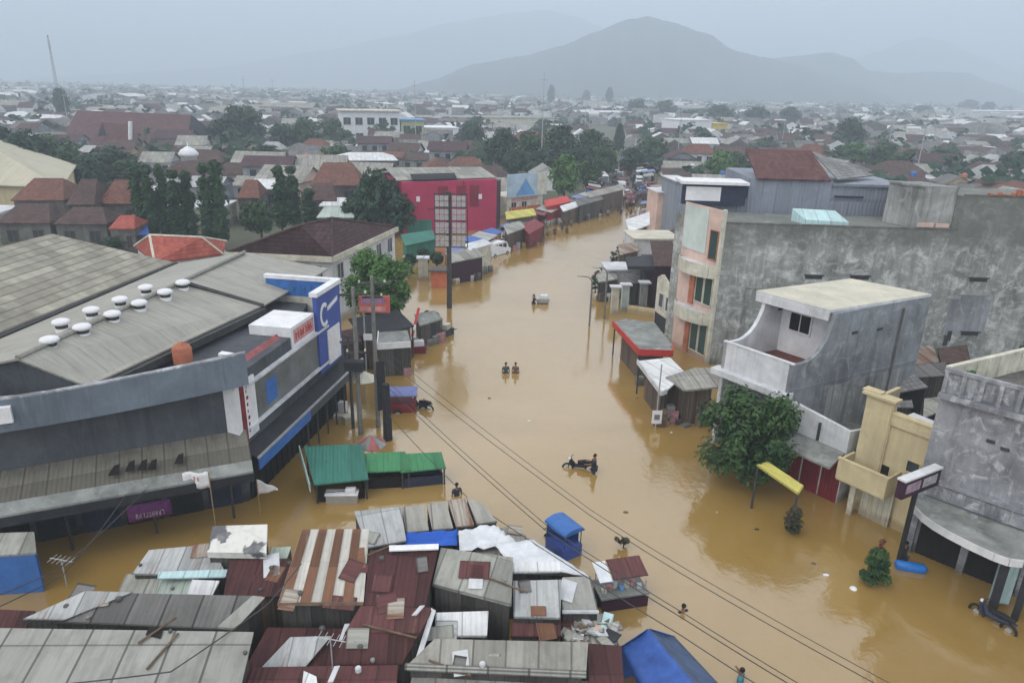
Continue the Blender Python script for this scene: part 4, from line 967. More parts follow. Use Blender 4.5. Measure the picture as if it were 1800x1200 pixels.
def crimson_building():
    pl = Plane(G2(P(709, 413, 0)), G2(P(872, 403, 0)))
    t = thing('crimson_building', 'crimson painted box of a shop building with grey sheet roofs behind', 'building', pl.pt(7, 0, -4))
    L = pl.len; zt = 7.3
    w = MB(); w.prism([pl.pt(0, 0), pl.pt(L, 0), pl.pt(L, 0, -12), pl.pt(0, 0, -12)], -.9, zt); w.build('wall', PINK_WALL, t)
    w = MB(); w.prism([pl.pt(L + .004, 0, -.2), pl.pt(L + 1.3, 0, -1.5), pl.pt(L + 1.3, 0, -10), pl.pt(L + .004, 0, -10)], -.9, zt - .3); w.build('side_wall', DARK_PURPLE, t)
    w = MB(); w.sheet(pl.pt(-.5, zt + 1.3, -7), pl.pt(L + .3, zt + 1.1, -7), pl.pt(L + .3, zt + .2, -.9), pl.pt(-.5, zt + .2, -.9), .1); w.build('roof', GREY_ASB2, t)
    w = MB(); w.sheet(pl.pt(L + .3, zt + 1.1, -7.1), pl.pt(-.5, zt + 1.3, -7.1), pl.pt(-.5, zt + .2, -13), pl.pt(L + .3, zt + .2, -13), .1); w.build('roof', GREY_ASB, t)
    w = MB(); w.sheet(pl.pt(1.6, zt + .95, -1.4), pl.pt(8.2, zt + .95, -1.4), pl.pt(8.2, zt + .3, -.25), pl.pt(1.6, zt + .3, -.25), .06); w.build('low_roof', CHARCOAL, t)
    w = MB(); w.rect(pl, 3.6, 6.5, 3.4, 3.55, .12, .0); w.rect(pl, 9.0, 9.15, 0, zt, .1, 0); w.build('trim', PINK_DARK, t)
    for u in (2.0, 11.4):
        w = MB(); w.rect(pl, u, u + .5, 4.6, 5.3, .12, .0); w.build('wall_lamp', WHITE_CLEAN, t)
    for u in (5.2, 8.0, 10.0):
        w = MB(); w.rect(pl, u, u + 1.5, 3.5, 6.6, .04, .0); w.build('panel', PINK_DARK, t)
    w = MB(); w.rect(pl, .6, 4.2, -.9, 2.0, .05, .0); w.build('shutter', TEAL_SHEET, t)
crimson_building()
def grid_billboard():
    b = P(790, 541, 0); t = thing('grid_billboard', 'tall billboard frame of pale grey squares on a steel pole by the road', 'billboard', (b.x, b.y, 0))
    pl = Plane((b.x - 1.3, b.y - .05), (b.x + 1.75, b.y + .1))
    w = MB(); w.tube([(b.x, b.y, -.9), (b.x, b.y, 11.0)], [.26, .2], 10); w.build('pole', IRON, t)
    for c in range(2):
        for r_ in range(4):
            w = MB(); [w.rect(pl, .08 + c * 1.55 + i * .42, .44 + c * 1.55 + i * .42, 6.02 + r_ * 1.22 + j * .52, 6.48 + r_ * 1.22 + j * .52, .05, .25) for i in range(3) for j in range(2)]; w.rect(pl, .08 + c * 1.55, 1.28 + c * 1.55, 6.2 + r_ * 1.22, 6.26 + r_ * 1.22, .03, .22); w.rect(pl, .08 + c * 1.55, 1.28 + c * 1.55, 6.72 + r_ * 1.22, 6.78 + r_ * 1.22, .03, .22)
            o = w.build('panel', GALV, t)
    w = MB()
    for r_ in range(5): w.rect(pl, -.05, 3.05, 5.88 + r_ * 1.22, 5.97 + r_ * 1.22, .08, .14)
    for u in (0, 1.46, 2.98): w.rect(pl, u, u + .08, 5.9, 10.9, .07, .06)
    w.build('frame', IRON, t)
grid_billboard()
def mural_shop():
    pl = Plane(G2(P(890, 386, 0)), G2(P(958, 378, 0)))
    t = thing('mural_shop', 'shop under a wide pale blue painted hoarding with a white peak shape', 'shop', pl.pt(3, 0))
    L = pl.len
    zb = pl.hit(920, 345).z; zt = pl.hit(920, 305).z
    w = MB(); w.prism([pl.pt(.3, 0, -.3), pl.pt(L - .4, 0, -.3), pl.pt(L - .4, 0, -6), pl.pt(.3, 0, -6)], -.9, zb); w.build('wall', IVORY, t)
    w = MB(); w.rect(pl, 0, L, zb, zt, .15, 0); h = w.build('hoarding', MURAL, t)
    w = MB(); w.hull([pl.pt(L * .2, zb + .2, .15), pl.pt(L * .7, zb + .2, .15), pl.pt(L * .45, zt - .8, .15)], pl.n * .02); w.build('painted_peak', SKY_BLUE, h)
    w = MB(); w.rect(pl, L * .75, L - .05, zb + .1, zt - .1, .02, .15); w.build('painted_panel', IVORY, h)
    window_uz(t, pl, 1.2, 2.2, zb - 2.2, zb - .9, -.3, .06, WHITE_OLD, GLASS, 'window', .08, 1); window_uz(t, pl, 3.4, 4.4, zb - 2.2, zb - .9, -.3, .06, WHITE_OLD, GLASS, 'window', .08, 1)
    w = MB(); w.rect(pl, .8, L - .9, -.6, 1.8, .05, -.3); w.build('shutter', ORANGE, t)
    w = MB(); w.rect(pl, L * .15, L * .8, zb - .75, zb - .25, .05, -.3); w.build('trim', SIGN_PINK, t)
MURAL = plain('pale blue hoarding paint', (0.42, 0.56, 0.66), 0.6, 0.2, .8)
mural_shop()
# ---- stalls along the market-side bank
canopy('stall_awning', 'yellow green stall awning in front of the mural shop', [(888, 372, 3.2), (938, 366, 3.4), (943, 378, 2.8), (890, 386, 2.6)], YELLOW_SHEET, posts=(2, 3), back=(WALL_PLANK, .15))
canopy('market_tent', 'dark red canvas stall tent at the water edge', [(916, 396, 2.6), (940, 384, 2.8), (957, 396, 2.2), (930, 412, 2.0)], DARK_RED, posts=(2, 3), back=(DARK_RED, .05))
canopy('stall_awning', 'grey green stall awning between the parked vans and the red tent', [(884, 396, 2.8), (914, 388, 3.0), (924, 400, 2.4), (892, 412, 2.3)], GREY_ASB2, posts=(2, 3), back=(WALL_PLANK, .15))
canopy('bank_shop', 'low bank side shop with brown grey roof and dim purple front', [(782, 444, 3.0), (836, 436, 3.2), (852, 450, 2.6), (792, 462, 2.4)], GREY_ASB2, cat='shop', posts=(), back=(DARK_PURPLE, .06))
canopy('bank_shop', 'flat white roofed shop behind the parked vans', [(812, 430, 3.4), (850, 420, 3.6), (866, 428, 3.2), (826, 440, 3.1)], WHITE_OLD, cat='shop', back=(IVORY, .06))
canopy('teal_stall', 'teal sheet walled stall under the dark trees beside the crimson building', [(704, 412, 2.6), (760, 404, 2.7), (768, 420, 2.3), (712, 432, 2.2)], TEAL_SHEET, cat='stall', back=(TEAL_SHEET, .04))
wall_block('orange_hut', 'small orange walled hut standing in the water near the billboard pole', 'hut', 758, 786, 506, 477, 0, ORANGE, 1.6, CONC_DARK)
wall_block('gate_pillar', 'pale square gate pillar among the roadside shrubs', 'pillar', 736, 752, 492, 455, 0, IVORY, .8, WHITE_OLD)
canopy('red_front_shop', 'row shop with red front further up the market-side bank', [(956, 352, 3.2), (996, 344, 3.6), (1004, 354, 3.0), (960, 364, 2.8)], RED, cat='shop', back=(RED, .06))
canopy('stall_awning', 'white stall awning by the red front shop', [(984, 362, 2.8), (1012, 354, 3.0), (1020, 362, 2.4), (990, 372, 2.3)], WHITE_SHEET, posts=(2, 3), back=(WALL_PLANK, .15))
canopy('stall_awning', 'charcoal roofed stall at the bend where the flood begins', [(1010, 350, 3.2), (1052, 340, 3.4), (1062, 350, 2.8), (1018, 362, 2.6)], DARK_ASB, posts=(2, 3), back=(WALL_DARK, .1))
canopy('stall_awning', 'pale grey wide sheet awning behind the charcoal roofed stall', [(1030, 338, 3.8), (1092, 324, 4.0), (1100, 332, 3.4), (1036, 348, 3.2)], GREY_ASB, posts=(2, 3), back=(WALL_PLANK, .1))
# ---- by the street tree
def roadside_shop():
    t = canopy('roadside_shop', 'roadside shop with grey roof and white fascia below the street tree', [(666, 584, 3.0), (716, 580, 3.1), (722, 602, 2.5), (664, 606, 2.5)], CANOPY_GREY, cat='shop', rim=(WHITE_CLEAN, (2, 3)), rimh=.35, posts=(2, 3), back=(WALL_DARK, .08))
    p = P(698, 634, 0.1); w = MB(); w.box(p + Vector((0, 0, -.1)), 1.2, .5, .95, .1); w.build('counter', WHITE_CLEAN, t)
roadside_shop()
canopy('tarpaulin_shelter', 'black tarpaulin shelter tied beneath the street tree', [(612, 560, 3.2), (700, 545, 3.2), (728, 572, 2.6), (640, 598, 2.4)], CHARCOAL, cat='shelter', posts=(2, 3), back=(WALL_PLANK, .12))
canopy('stall_awning', 'dark brown stall roof below the blue sign tower', [(584, 585, 2.8), (628, 575, 3.0), (636, 600, 2.4), (590, 612, 2.3)], RUST_TILE2, posts=(2, 3), back=(WALL_PLANK, .12))
canopy('grey_stall', 'grey tarpaulin stall beside the clutter of carts at the water edge', [(728, 552, 2.4), (764, 545, 2.5), (778, 560, 2.0), (738, 572, 1.9)], CANOPY_GREY, cat='stall', posts=(2, 3), back=(WALL_DARK, .1))
# ================================================================ crowded market roofs in front
MG = 'patched sheet roofs of the flooded market'
def shack(name, label, q, mat, wall=None, t=.06, ridge=None, cat='market shack', inset=.05, lip=None):
    """q: far left, far right, near right, near left roof corners as (px, py, z)."""
    a, b, c, d = [P(*k) for k in q]
    m = (a + b + c + d) / 4
    o = thing(name, label, cat, (m.x, m.y, -.9), MG)
    w = MB(); w.sheet(a, b, c, d, t); w.build('roof', mat, o)
    g = [p + (m - p) * inset for p in (a, b, c, d)]
    w = MB(); w.prism([(p.x, p.y) for p in g], -.9, [p.z - t - .02 for p in g], cap=False); w.build('wall', wall or WALL_PLANK, o)
    if lip:
        w = MB(); w.tube([d + Vector((0, 0, .02)), c + Vector((0, 0, .02))], lip[1], 6); w.build('ridge_cap', lip[0], o)
    return o
RUSTY = sheeting('rust brown sheet', (0.17, 0.085, 0.05), (0.10, 0.05, 0.033), rust=(0.32, 0.24, 0.19), rust_amt=.25, width=.55, row=1.4, var=.35, seam=.3)
BROKEN = sheeting('striped roof', (0.50, 0.49, 0.45), (0.30, 0.27, 0.23), rust=(0.22, 0.10, 0.06), rust_amt=.12, width=.55, row=1.6, var=.2, seam=.2)
# the big near pale roof and the dark roof behind it
o = shack('market_shack', 'broad pale sheet roof nearest the camera with one small hole', [(-60, 1102, 3.55), (446, 1110, 3.7), (404, 1290, 2.7), (-260, 1290, 2.6)], PALE_ASB, WALL_DARK)
h = MB(); p, q_ = P(268, 1104, 3.70), P(292, 1118, 3.63); h.hull([P(262, 1101, 3.70), P(288, 1102, 3.71), P(282, 1122, 3.6), P(256, 1116, 3.6)], (0, 0, .02)); h.build('roof_hole', SHADOW_INT, o)  # dark sheet on the roof, coloured as the shade inside a hole
shack('market_shack', 'dark weathered sheet roof with pale edge strips behind the broad pale roof', [(146, 1040, 3.3), (462, 1047, 3.4), (392, 1106, 2.9), (36, 1090, 2.9)], DARK_ASB, WALL_DARK)
e = thing('roof_strip', 'pale sheet strip along one slanting edge of the dark weathered roof', 'roof sheet', P(95, 1065, 3.0), MG)
w = MB(); w.sheet(P(150, 1038, 3.4), P(232, 1040, 3.4), P(112, 1089, 3.0), P(40, 1087, 3.0), .04); w.build('sheet', ZINC, e)
e = thing('roof_strip', 'pale sheet strip beside the open side of the dark weathered roof', 'roof sheet', P(440, 1080, 3.0), MG)
w = MB(); w.sheet(P(444, 1046, 3.48), P(466, 1049, 3.48), P(412, 1106, 3.0), P(378, 1104, 3.0), .04); w.build('sheet', PALE_ASB, e)
shack('market_shack', 'narrow maroon roof squeezed against the broad pale roof', [(-60, 1068, 2.9), (62, 1073, 2.9), (44, 1106, 2.6), (-70, 1106, 2.6)], MAROON)
shack('market_shack', 'light grey patched roof with a pale cyan sheet along its edge', [(262, 966, 2.9), (372, 956, 3.0), (400, 1013, 2.5), (232, 1008, 2.5)], ZINC, WALL_DARK)
e = thing('roof_strip', 'pale cyan sheet laid over the edge of the light grey patched roof', 'roof sheet', P(330, 1010, 2.5), MG); w = MB(); w.sheet(P(279, 1004, 2.60), P(400, 1000, 2.62), P(396, 1014, 2.54), P(276, 1017, 2.54), .03); w.build('sheet', CYAN_SHEET, e)
shack('market_shack', 'small grey lean-to roof below the cyan edged roof', [(222, 1008, 2.3), (284, 1011, 2.35), (276, 1046, 2.0), (206, 1042, 2.0)], GREY_ASB2, WALL_DARK)
shack('market_shack', 'small greenish grey lean-to beside the white sheet', [(282, 1014, 2.35), (340, 1014, 2.4), (334, 1048, 2.05), (274, 1046, 2.0)], PALE_GREEN, WALL_DARK)
shack('market_shack', 'small stark white sheet roof notched at one corner', [(338, 1018, 2.5), (386, 1020, 2.5), (372, 1048, 2.2), (326, 1045, 2.2)], WHITE_SHEET, WALL_DARK)
# tarpaulin-topped platform
def tarp_platform():
    t = thing('tarpaulin_roof', 'box roof covered by white tarpaulin with black blotches', 'market shack', P(420, 965, 0), MG)
    a, b, c, d = P(374, 924, 3.5), P(470, 921, 3.6), P(468, 972, 3.2), P(364, 970, 3.2)
    w = MB(); w.sheet(a, b, c, d, .25); w.build('roof', BLOTCH, t)
    m = (a + b + c + d) / 4; g = [p + (m - p) * .06 for p in (a, b, c, d)]
    w = MB(); w.prism([(p.x, p.y) for p in g], -.9, [p.z - .27 for p in g], cap=False); w.build('wall', WALL_DARK, t)
def blotch():
    t = NT('blotched tarpaulin', .6, .3); o = t.map('Object', (1, 1, 1))
    k = t.mix(t.rng(t.noise(o, .9, 4, .5, .6), .57, .60), (.62, .61, .57), (.11, .11, .12))
    k = t.mix(t.math('MULTIPLY', t.rng(t.noise(o, 3, 5), .5, .75), .5), k, (.38, .37, .35)); t.bump(t.noise(o, 1.4, 4), .6, .2)
    return t.out(k)
BLOTCH = blotch(); tarp_platform()
shack('market_shack', 'low pale green roof wedged beside the blotched tarpaulin', [(476, 962, 2.8), (512, 960, 2.85), (504, 982, 2.6), (470, 982, 2.6)], PALE_GREEN, WALL_DARK)
shack('market_shack', 'deep maroon roof left of the striped roof' .replace('left of', 'between the tarpaulin and'), [(404, 984, 2.9), (512, 981, 2.9), (500, 1048, 2.5), (392, 1050, 2.4)], MAROON)
o = shack('market_shack', 'tall rust and white striped corrugated roof above a dim opening', [(531, 930, 4.3), (649, 929, 4.3), (639, 1060, 3.2), (488, 1061, 3.2)], BROKEN, WALL_DARK)
a, b, c, d = P(531, 930, 4.33), P(649, 929, 4.33), P(639, 1060, 3.23), P(488, 1061, 3.23)
for k in range(8):                                            # alternate rust coloured sheets lapping over the pale ones
    f0, f1 = (k + .02) / 8, (k + .98) / 8
    if k % 2: continue
    w = MB(); w.sheet(a.lerp(b, f0), a.lerp(b, f1), d.lerp(c, f1), d.lerp(c, f0), .025); w.build('rusty_sheet', RUSTY, o)
w = MB(); w.tube([d + Vector((0, 0, -.02)), c + Vector((0, 0, -.02))], .07, 5); w.build('eave_board', WOOD, o)
shack('market_shack', 'tall plain maroon roof next to the striped roof', [(650, 966, 4.0), (771, 962, 4.0), (747, 1068, 3.2), (640, 1064, 3.2)], MAROON, WALL_DARK)
e = thing('roof_strip', 'white gutter board along the top of the tall maroon roof', 'roof sheet', P(705, 962, 4.05), MG); w = MB(); w.sheet(P(684, 958, 4.12), P(771, 955, 4.12), P(771, 964, 4.1), P(684, 967, 4.1), .05); w.build('sheet', WHITE_CLEAN, e)
shack('market_shack', 'faded maroon gable slope with a slipped white batten', [(634, 1064, 3.2), (762, 1067, 3.2), (737, 1113, 2.9), (606, 1111, 2.9)], MAROON2, WALL_DARK)
shack('market_shack', 'dark maroon lower slope below the faded gable slope', [(606, 1112, 2.88), (737, 1114, 2.88), (706, 1168, 2.3), (586, 1168, 2.3)], MAROON, WALL_DARK)
e = thing('roof_strip', 'white barge board on the side of the faded maroon gable', 'roof sheet', P(745, 1100, 3), MG); w = MB(); w.hull([P(758, 1068, 3.2), P(766, 1072, 3.2), P(742, 1150, 2.4), P(730, 1158, 2.3)], (0, 0, -.06)); w.build('sheet', WHITE_OLD, e)
shack('market_shack', 'sunken maroon roof in the shade of the striped roof', [(470, 1102, 2.5), (612, 1104, 2.5), (590, 1172, 2.1), (430, 1175, 2.1)], MAROON, WALL_DARK)
e = thing('roof_strip', 'loose pale grey sheet lying on the sunken maroon roof', 'roof sheet', P(520, 1145, 2.3), MG); w = MB(); w.sheet(P(510, 1119, 2.6), P(582, 1117, 2.6), P(534, 1174, 2.25), P(458, 1174, 2.25), .04); w.build('sheet', ZINC, e)
shack('market_shack', 'near maroon roof at the very bottom between the pale roofs', [(424, 1172, 2.4), (700, 1168, 2.4), (690, 1290, 2.1), (400, 1290, 2.1)], MAROON2, WALL_DARK)
e = thing('roof_strip', 'crumpled white sheet at the end of the near maroon roof', 'roof sheet', P(545, 1190, 2.5), MG); w = MB(); w.sheet(P(534, 1178, 2.55), P(556, 1188, 2.6), P(560, 1215, 2.4), P(530, 1210, 2.4), .04); w.build('sheet', WHITE_SHEET, e)
# pale sheets towards the water
for k, (lab, q) in enumerate((
    ('first grey sheet roof of the fanned row beyond the blue tarpaulin', [(706, 890, 3.0), (746, 887, 3.0), (754, 932, 2.6), (714, 936, 2.6)]),
    ('second grey sheet roof of the fanned row beyond the blue tarpaulin', [(750, 885, 3.0), (784, 880, 3.0), (797, 928, 2.6), (760, 931, 2.6)]),
    ('third grey sheet roof of the fanned row, rust spotted', [(787, 879, 3.0), (817, 874, 3.0), (834, 922, 2.6), (802, 926, 2.6)]),
    ('last grey sheet roof of the fanned row beside the open water', [(820, 873, 3.0), (848, 884, 2.9), (874, 916, 2.5), (838, 921, 2.6)]))):
    shack('market_shack', lab, q, ZINC_RUST if k == 2 else GREY_ASB, WALL_DARK)
shack('market_shack', 'wide whitish sheet roof between the striped roof and the fanned row', [(622, 898, 3.2), (705, 890, 3.2), (714, 950, 2.8), (646, 962, 2.8)], ZINC, WALL_DARK)
def tarp(name, label, q, mat, sag=.08, n=10, cat='tarpaulin', t=.02, h=None, rough=.05, seed=1, group=MG):
    """A cloth sheet hung between four points, creased and sagging."""
    a, b, c, d = [P(*k) for k in q]; rnd = random.Random(seed)
    w = MB(); g = []
    for i in range(n + 1):
        r = []
        for j in range(n + 1):
            p = a.lerp(b, j / n).lerp(d.lerp(c, j / n), i / n)
            z = -sag * math.sin(math.pi * i / n) * math.sin(math.pi * j / n) * 4 * .5 + rnd.uniform(-rough, rough)
            r.append(p + Vector((0, 0, z)))
        g.append(r)
    for i in range(n):
        for j in range(n): w.poly([g[i + 1][j], g[i + 1][j + 1], g[i][j + 1], g[i][j]])
    m = (a + b + c + d) / 4
    o = w.build(name, mat, None, (m.x, m.y, m.z - .1), smooth=True)
    s = o.modifiers.new('thickness', 'SOLIDIFY'); s.thickness = t
    return tag(o, label, cat, group)
tarp('blue_tarpaulin', 'bright cobalt blue tarpaulin strip among the grey sheet roofs', [(709, 937, 2.75), (804, 930, 2.75), (804, 958, 2.6), (706, 962, 2.6)], TARP_BRIGHT, .05)
tarp('white_tarpaulin', 'crumpled white plastic sheet beside the blue tarpaulin', [(806, 930, 2.8), (868, 922, 2.7), (912, 955, 2.5), (808, 968, 2.6)], TARP_WHITE, .05, rough=.09, seed=4)
tarp('white_tarpaulin', 'long smooth white plastic sheet reaching towards the moored cart', [(868, 955, 2.7), (938, 948, 2.6), (1036, 1012, 2.4), (898, 992, 2.6)], TARP_WHITE, .03, rough=.03, seed=5)
shack('market_shack', 'grey roof frame under the white plastic sheets', [(800, 935, 2.4), (900, 925, 2.3), (1030, 1010, 2.15), (880, 1005, 2.3)], GREY_ASB, WALL_DARK)
o = shack('market_shack', 'large tilted grey slab roof with one seam beside the tall maroon roof', [(775, 962, 3.9), (902, 979, 3.8), (899, 1062, 3.1), (760, 1026, 3.3)], GREY_ASB2, WALL_DARK, t=.1)
o = shack('market_shack', 'grey two sheet roof with white ridge and dark gap', [(902, 1020, 3.0), (987, 1018, 3.0), (985, 1086, 2.6), (903, 1084, 2.6)], ZINC, WALL_DARK)
e = thing('roof_strip', 'white ridge sheet above the dark gap of the two sheet roof', 'roof sheet', P(940, 995, 3.1), MG); w = MB(); w.sheet(P(900, 988, 3.2), P(984, 986, 3.2), P(986, 1004, 3.0), P(902, 1006, 3.0), .05); w.build('sheet', WHITE_SHEET, e)
shack('market_shack', 'whitish sheet roof with white eave nearest the moored cart', [(989, 1014, 2.7), (1038, 1012, 2.6), (1052, 1076, 2.3), (988, 1076, 2.4)], PALE_ASB, WALL_DARK, lip=(WHITE_OLD, .07))
shack('market_shack', 'small maroon lean-to below the two sheet roof', [(903, 1086, 2.4), (986, 1085, 2.4), (986, 1118, 2.1), (898, 1118, 2.1)], MAROON2, WALL_DARK)
tarp('cyan_cloth', 'pale cyan cloth hung under the tilted grey slab roof', [(798, 1036, 2.7), (868, 1052, 2.6), (856, 1072, 2.4), (790, 1062, 2.5)], CYAN_SHEET, .04, 6)
shack('market_shack', 'small bright white ribbed roof beneath the tilted slab', [(766, 1076, 2.8), (859, 1073, 2.8), (856, 1117, 2.4), (764, 1118, 2.4)], WHITE_SHEET, WALL_DARK)
o = shack('market_shack', 'long mottled grey roof with chalky lower edge at the bottom', [(764, 1122, 3.2), (1034, 1128, 3.2), (1030, 1186, 2.6), (712, 1172, 2.6)], GREY_ASB, WALL_DARK, lip=(PALE_ASB, .12))
shack('market_shack', 'second mottled roof strip just below the chalky edge', [(724, 1190, 2.2), (1034, 1196, 2.2), (1040, 1290, 1.8), (700, 1290, 1.8)], GREY_ASB2, WALL_DARK)
shack('market_shack', 'dark maroon roof beside the large blue tarpaulin tent', [(1034, 1130, 2.6), (1092, 1134, 2.6), (1104, 1290, 2.2), (1036, 1290, 2.2)], MAROON, WALL_DARK)
# blue tarpaulin tent
def blue_tent():
    r0, r1 = P(1140, 1104, 2.5), P(1246, 1230, 2.5)
    l0, l1 = P(1092, 1136, 1.5), P(1160, 1290, 1.4)
    s0, s1 = P(1186, 1118, 1.3), P(1300, 1240, 1.3)
    m = (r0 + r1) / 2; o = thing('tarpaulin_tent', 'large royal blue tarpaulin tent at the water edge', 'tent', (m.x, m.y, -.9))
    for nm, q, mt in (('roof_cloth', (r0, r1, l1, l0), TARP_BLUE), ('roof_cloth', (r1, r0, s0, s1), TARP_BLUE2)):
        w = MB(); n = 8; rnd = random.Random(3); g = [[q[0].lerp(q[1], j / n).lerp(q[3].lerp(q[2], j / n), i / n) + Vector((0, 0, (-.12 * math.sin(math.pi * i / n) + rnd.uniform(-.04, .04)) if 0 < i < n else 0)) for j in range(n + 1)] for i in range(n + 1)]
        for i in range(n):
            for j in range(n): w.poly([g[i + 1][j], g[i + 1][j + 1], g[i][j + 1], g[i][j]])
        c = w.build(nm, mt, o, smooth=True); s = c.modifiers.new('thickness', 'SOLIDIFY'); s.thickness = .02
    w = MB(); w.hull([r0, l0, Vector((l0.x, l0.y, -.3)), Vector((s0.x, s0.y, -.3)), s0], (0, .03, 0)); w.build('end_cloth', TARP_BLUE, o)
    for p in (r0, l0, s0): w = MB(); w.tube([(p.x, p.y, -.9), p], .035); w.build('post', BAMBOO, o)
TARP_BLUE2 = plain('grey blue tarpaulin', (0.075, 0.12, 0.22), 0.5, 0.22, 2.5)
blue_tent()
# pile of broken boards: individual pieces
rnd = random.Random(21)
for k in range(26):
    x, y = rnd.uniform(992, 1082), rnd.uniform(1086, 1130); p = P(x, y, 1.9)
    w = MB(); L, W = rnd.uniform(.35, .9), rnd.uniform(.12, .4); w.box(p, L, W, .04, rnd.uniform(0, 3.1))
    o = w.build('broken_board', rnd.choice([WHITE_OLD, GREY_ASB, WOOD, ZINC, PEACH, CYAN_SHEET, CHARCOAL, GREY_ASB2]), None, p); o.rotation_euler = (rnd.uniform(-.25, .25), rnd.uniform(-.25, .25), 0)
    tag(o, 'loose broken board on the junk heaped roof near the blue tent', 'board', 'broken boards heaped on a stall roof')
shack('market_shack', 'junk heaped flat roof strewn with broken boards', [(988, 1080, 1.95), (1070, 1078, 1.95), (1088, 1132, 1.8), (990, 1134, 1.8)], GREY_ASB2, WALL_DARK)
# things lying on the roofs
def antenna(x, y, z, label):
    p = P(x, y, z); o = thing('tv_antenna', label, 'antenna', p)
    w = MB(); w.tube([p, p + Vector((0, 0, 1.3))], .025, 5); w.build('mast', GALV, o)
    w = MB(); t = p + Vector((0, 0, 1.25)); w.tube([t + Vector((-.5, .1, 0)), t + Vector((.5, -.1, 0))], .02, 4)
    for k in range(5): c = t + Vector((-.4 + .2 * k, .08 - .04 * k, 0)); w.tube([c + Vector((-.04, -.25, 0)), c + Vector((.04, .25, 0))], .014, 4)
    w.build('boom', GALV, o)
antenna(585, 1178, 2.4, 'white television aerial standing on the near maroon roof')
antenna(118, 1030, 1.0, 'thin white aerial above the flooded lane')
for lab, a, b, z in (('white batten lying on the faded maroon gable slope', (724, 1082), (738, 1066), 3.25), ('short white batten on the near maroon roof', (576, 1200), (588, 1172), 2.6), ('pale plank leaning by the shaded opening of the striped roof', (596, 1126), (606, 1098), 2.7)):
    p, q = P(a[0], a[1], z - .08), P(b[0], b[1], z + .1); w = MB(); d = (q - p).normalized() ; w.hull([p, q, q + Vector((.16, .03, 0)), p + Vector((.16, .03, 0))], (0, 0, .05)); o = w.build('batten', WHITE_OLD, None, p); tag(o, lab, 'batten')
for i, (x, y, z) in enumerate(((630, 1180, 2.45), (848, 1172, 2.65))):
    p = P(x, y, z); w = MB(); w.lathe(p, [(.07, 0), (.10, .03), (.10, .16), (.07, .2)], 10); o = w.build('paint_tin', WHITE_OLD, None, p); tag(o, 'small pale tin standing on the ' + ['near maroon roof', 'chalky edged grey roof'][i], 'tin', 'tins left on the roofs')
# little kiosk at the lane end
o = shack('kiosk', 'blue kiosk with rough brown grey roof at the lane edge by the market hall', [(-50, 938, 2.2), (60, 934, 2.3), (64, 972, 1.9), (-60, 980, 1.9)], GREY_ASB2, BLUE, cat='kiosk')
w = MB(); q = P(34, 1000, 0); w.box((q.x, q.y, -.9), .3, .3, 2.4, .4); w.build('pillar', IVORY, o)
# ---- green roofed stall cluster in the flood
def stall(name, label, q, mat, side, counter=None, base=-.9):
    a, b, c, d = [P(*k) for k in q]; m = (a + b + c + d) / 4
    o = thing(name, label, 'stall', (m.x, m.y, base), 'green roofed stalls in the flooded lane')
    w = MB(); w.sheet(a, b, c, d, .06); w.build('roof', mat, o)
    g = [p + (m - p) * .08 for p in (a, b, c, d)]
    for p in g: w = MB(); w.tube([(p.x, p.y, base), (p.x, p.y, p.z - .07)], .05); w.build('post', IRON, o)
    g2 = [p + (m - p) * .14 for p in (a, b, c, d)]
    w = MB(); w.prism([(p.x, p.y) for p in g2], base, [min(p.z - .1, .55 if i > 1 else 9) for i, p in enumerate(g2)], cap=False); w.build('wall', side, o)
    return o
o = stall('market_stall', 'largest stall with flat teal green roof and white side board', [(534, 784, 1.75), (636, 780, 1.75), (648, 842, 1.2), (552, 852, 1.15)], TEAL_SHEET, SHADOW_INT)
a, d = P(531, 784, 1.75), P(550, 853, 1.15)
w = MB(); w.hull([a + Vector((-.12, 0, .05)), d + Vector((-.12, 0, .05)), d + Vector((-.12, 0, -.4)), a + Vector((-.12, 0, -.4))], (-.06, 0, 0)); w.build('side_board', CYAN_SHEET, o)
p = P(602, 880, 0.0); w = MB(); w.box(p + Vector((0, 0, -.6)), 1.55, .5, 1.05, .06); ct = w.build('counter', WHITE_OLD, o); w = MB(); w.box(p + Vector((0, 0, .46)), 1.65, .6, .05, .06); w.build('counter_top', WHITE_CLEAN, ct); w = MB(); w.box(p + Vector((.45, -.0, .52)), .5, .35, .22, .06); w.build('box', WHITE_CLEAN, ct)
stall('market_stall', 'middle stall with plain leaf green roof between the teal roof and the dark walled stall', [(634, 797, 1.45), (712, 793, 1.45), (722, 826, 1.05), (642, 830, 1.05)], GREEN_SHEET, SHADOW_INT)
stall('market_stall', 'small stall with leaf green roof and dark walls nearest the open road', [(712, 797, 1.4), (776, 794, 1.4), (784, 822, 1.0), (704, 830, 1.0)], GREEN_SHEET, NAVY)
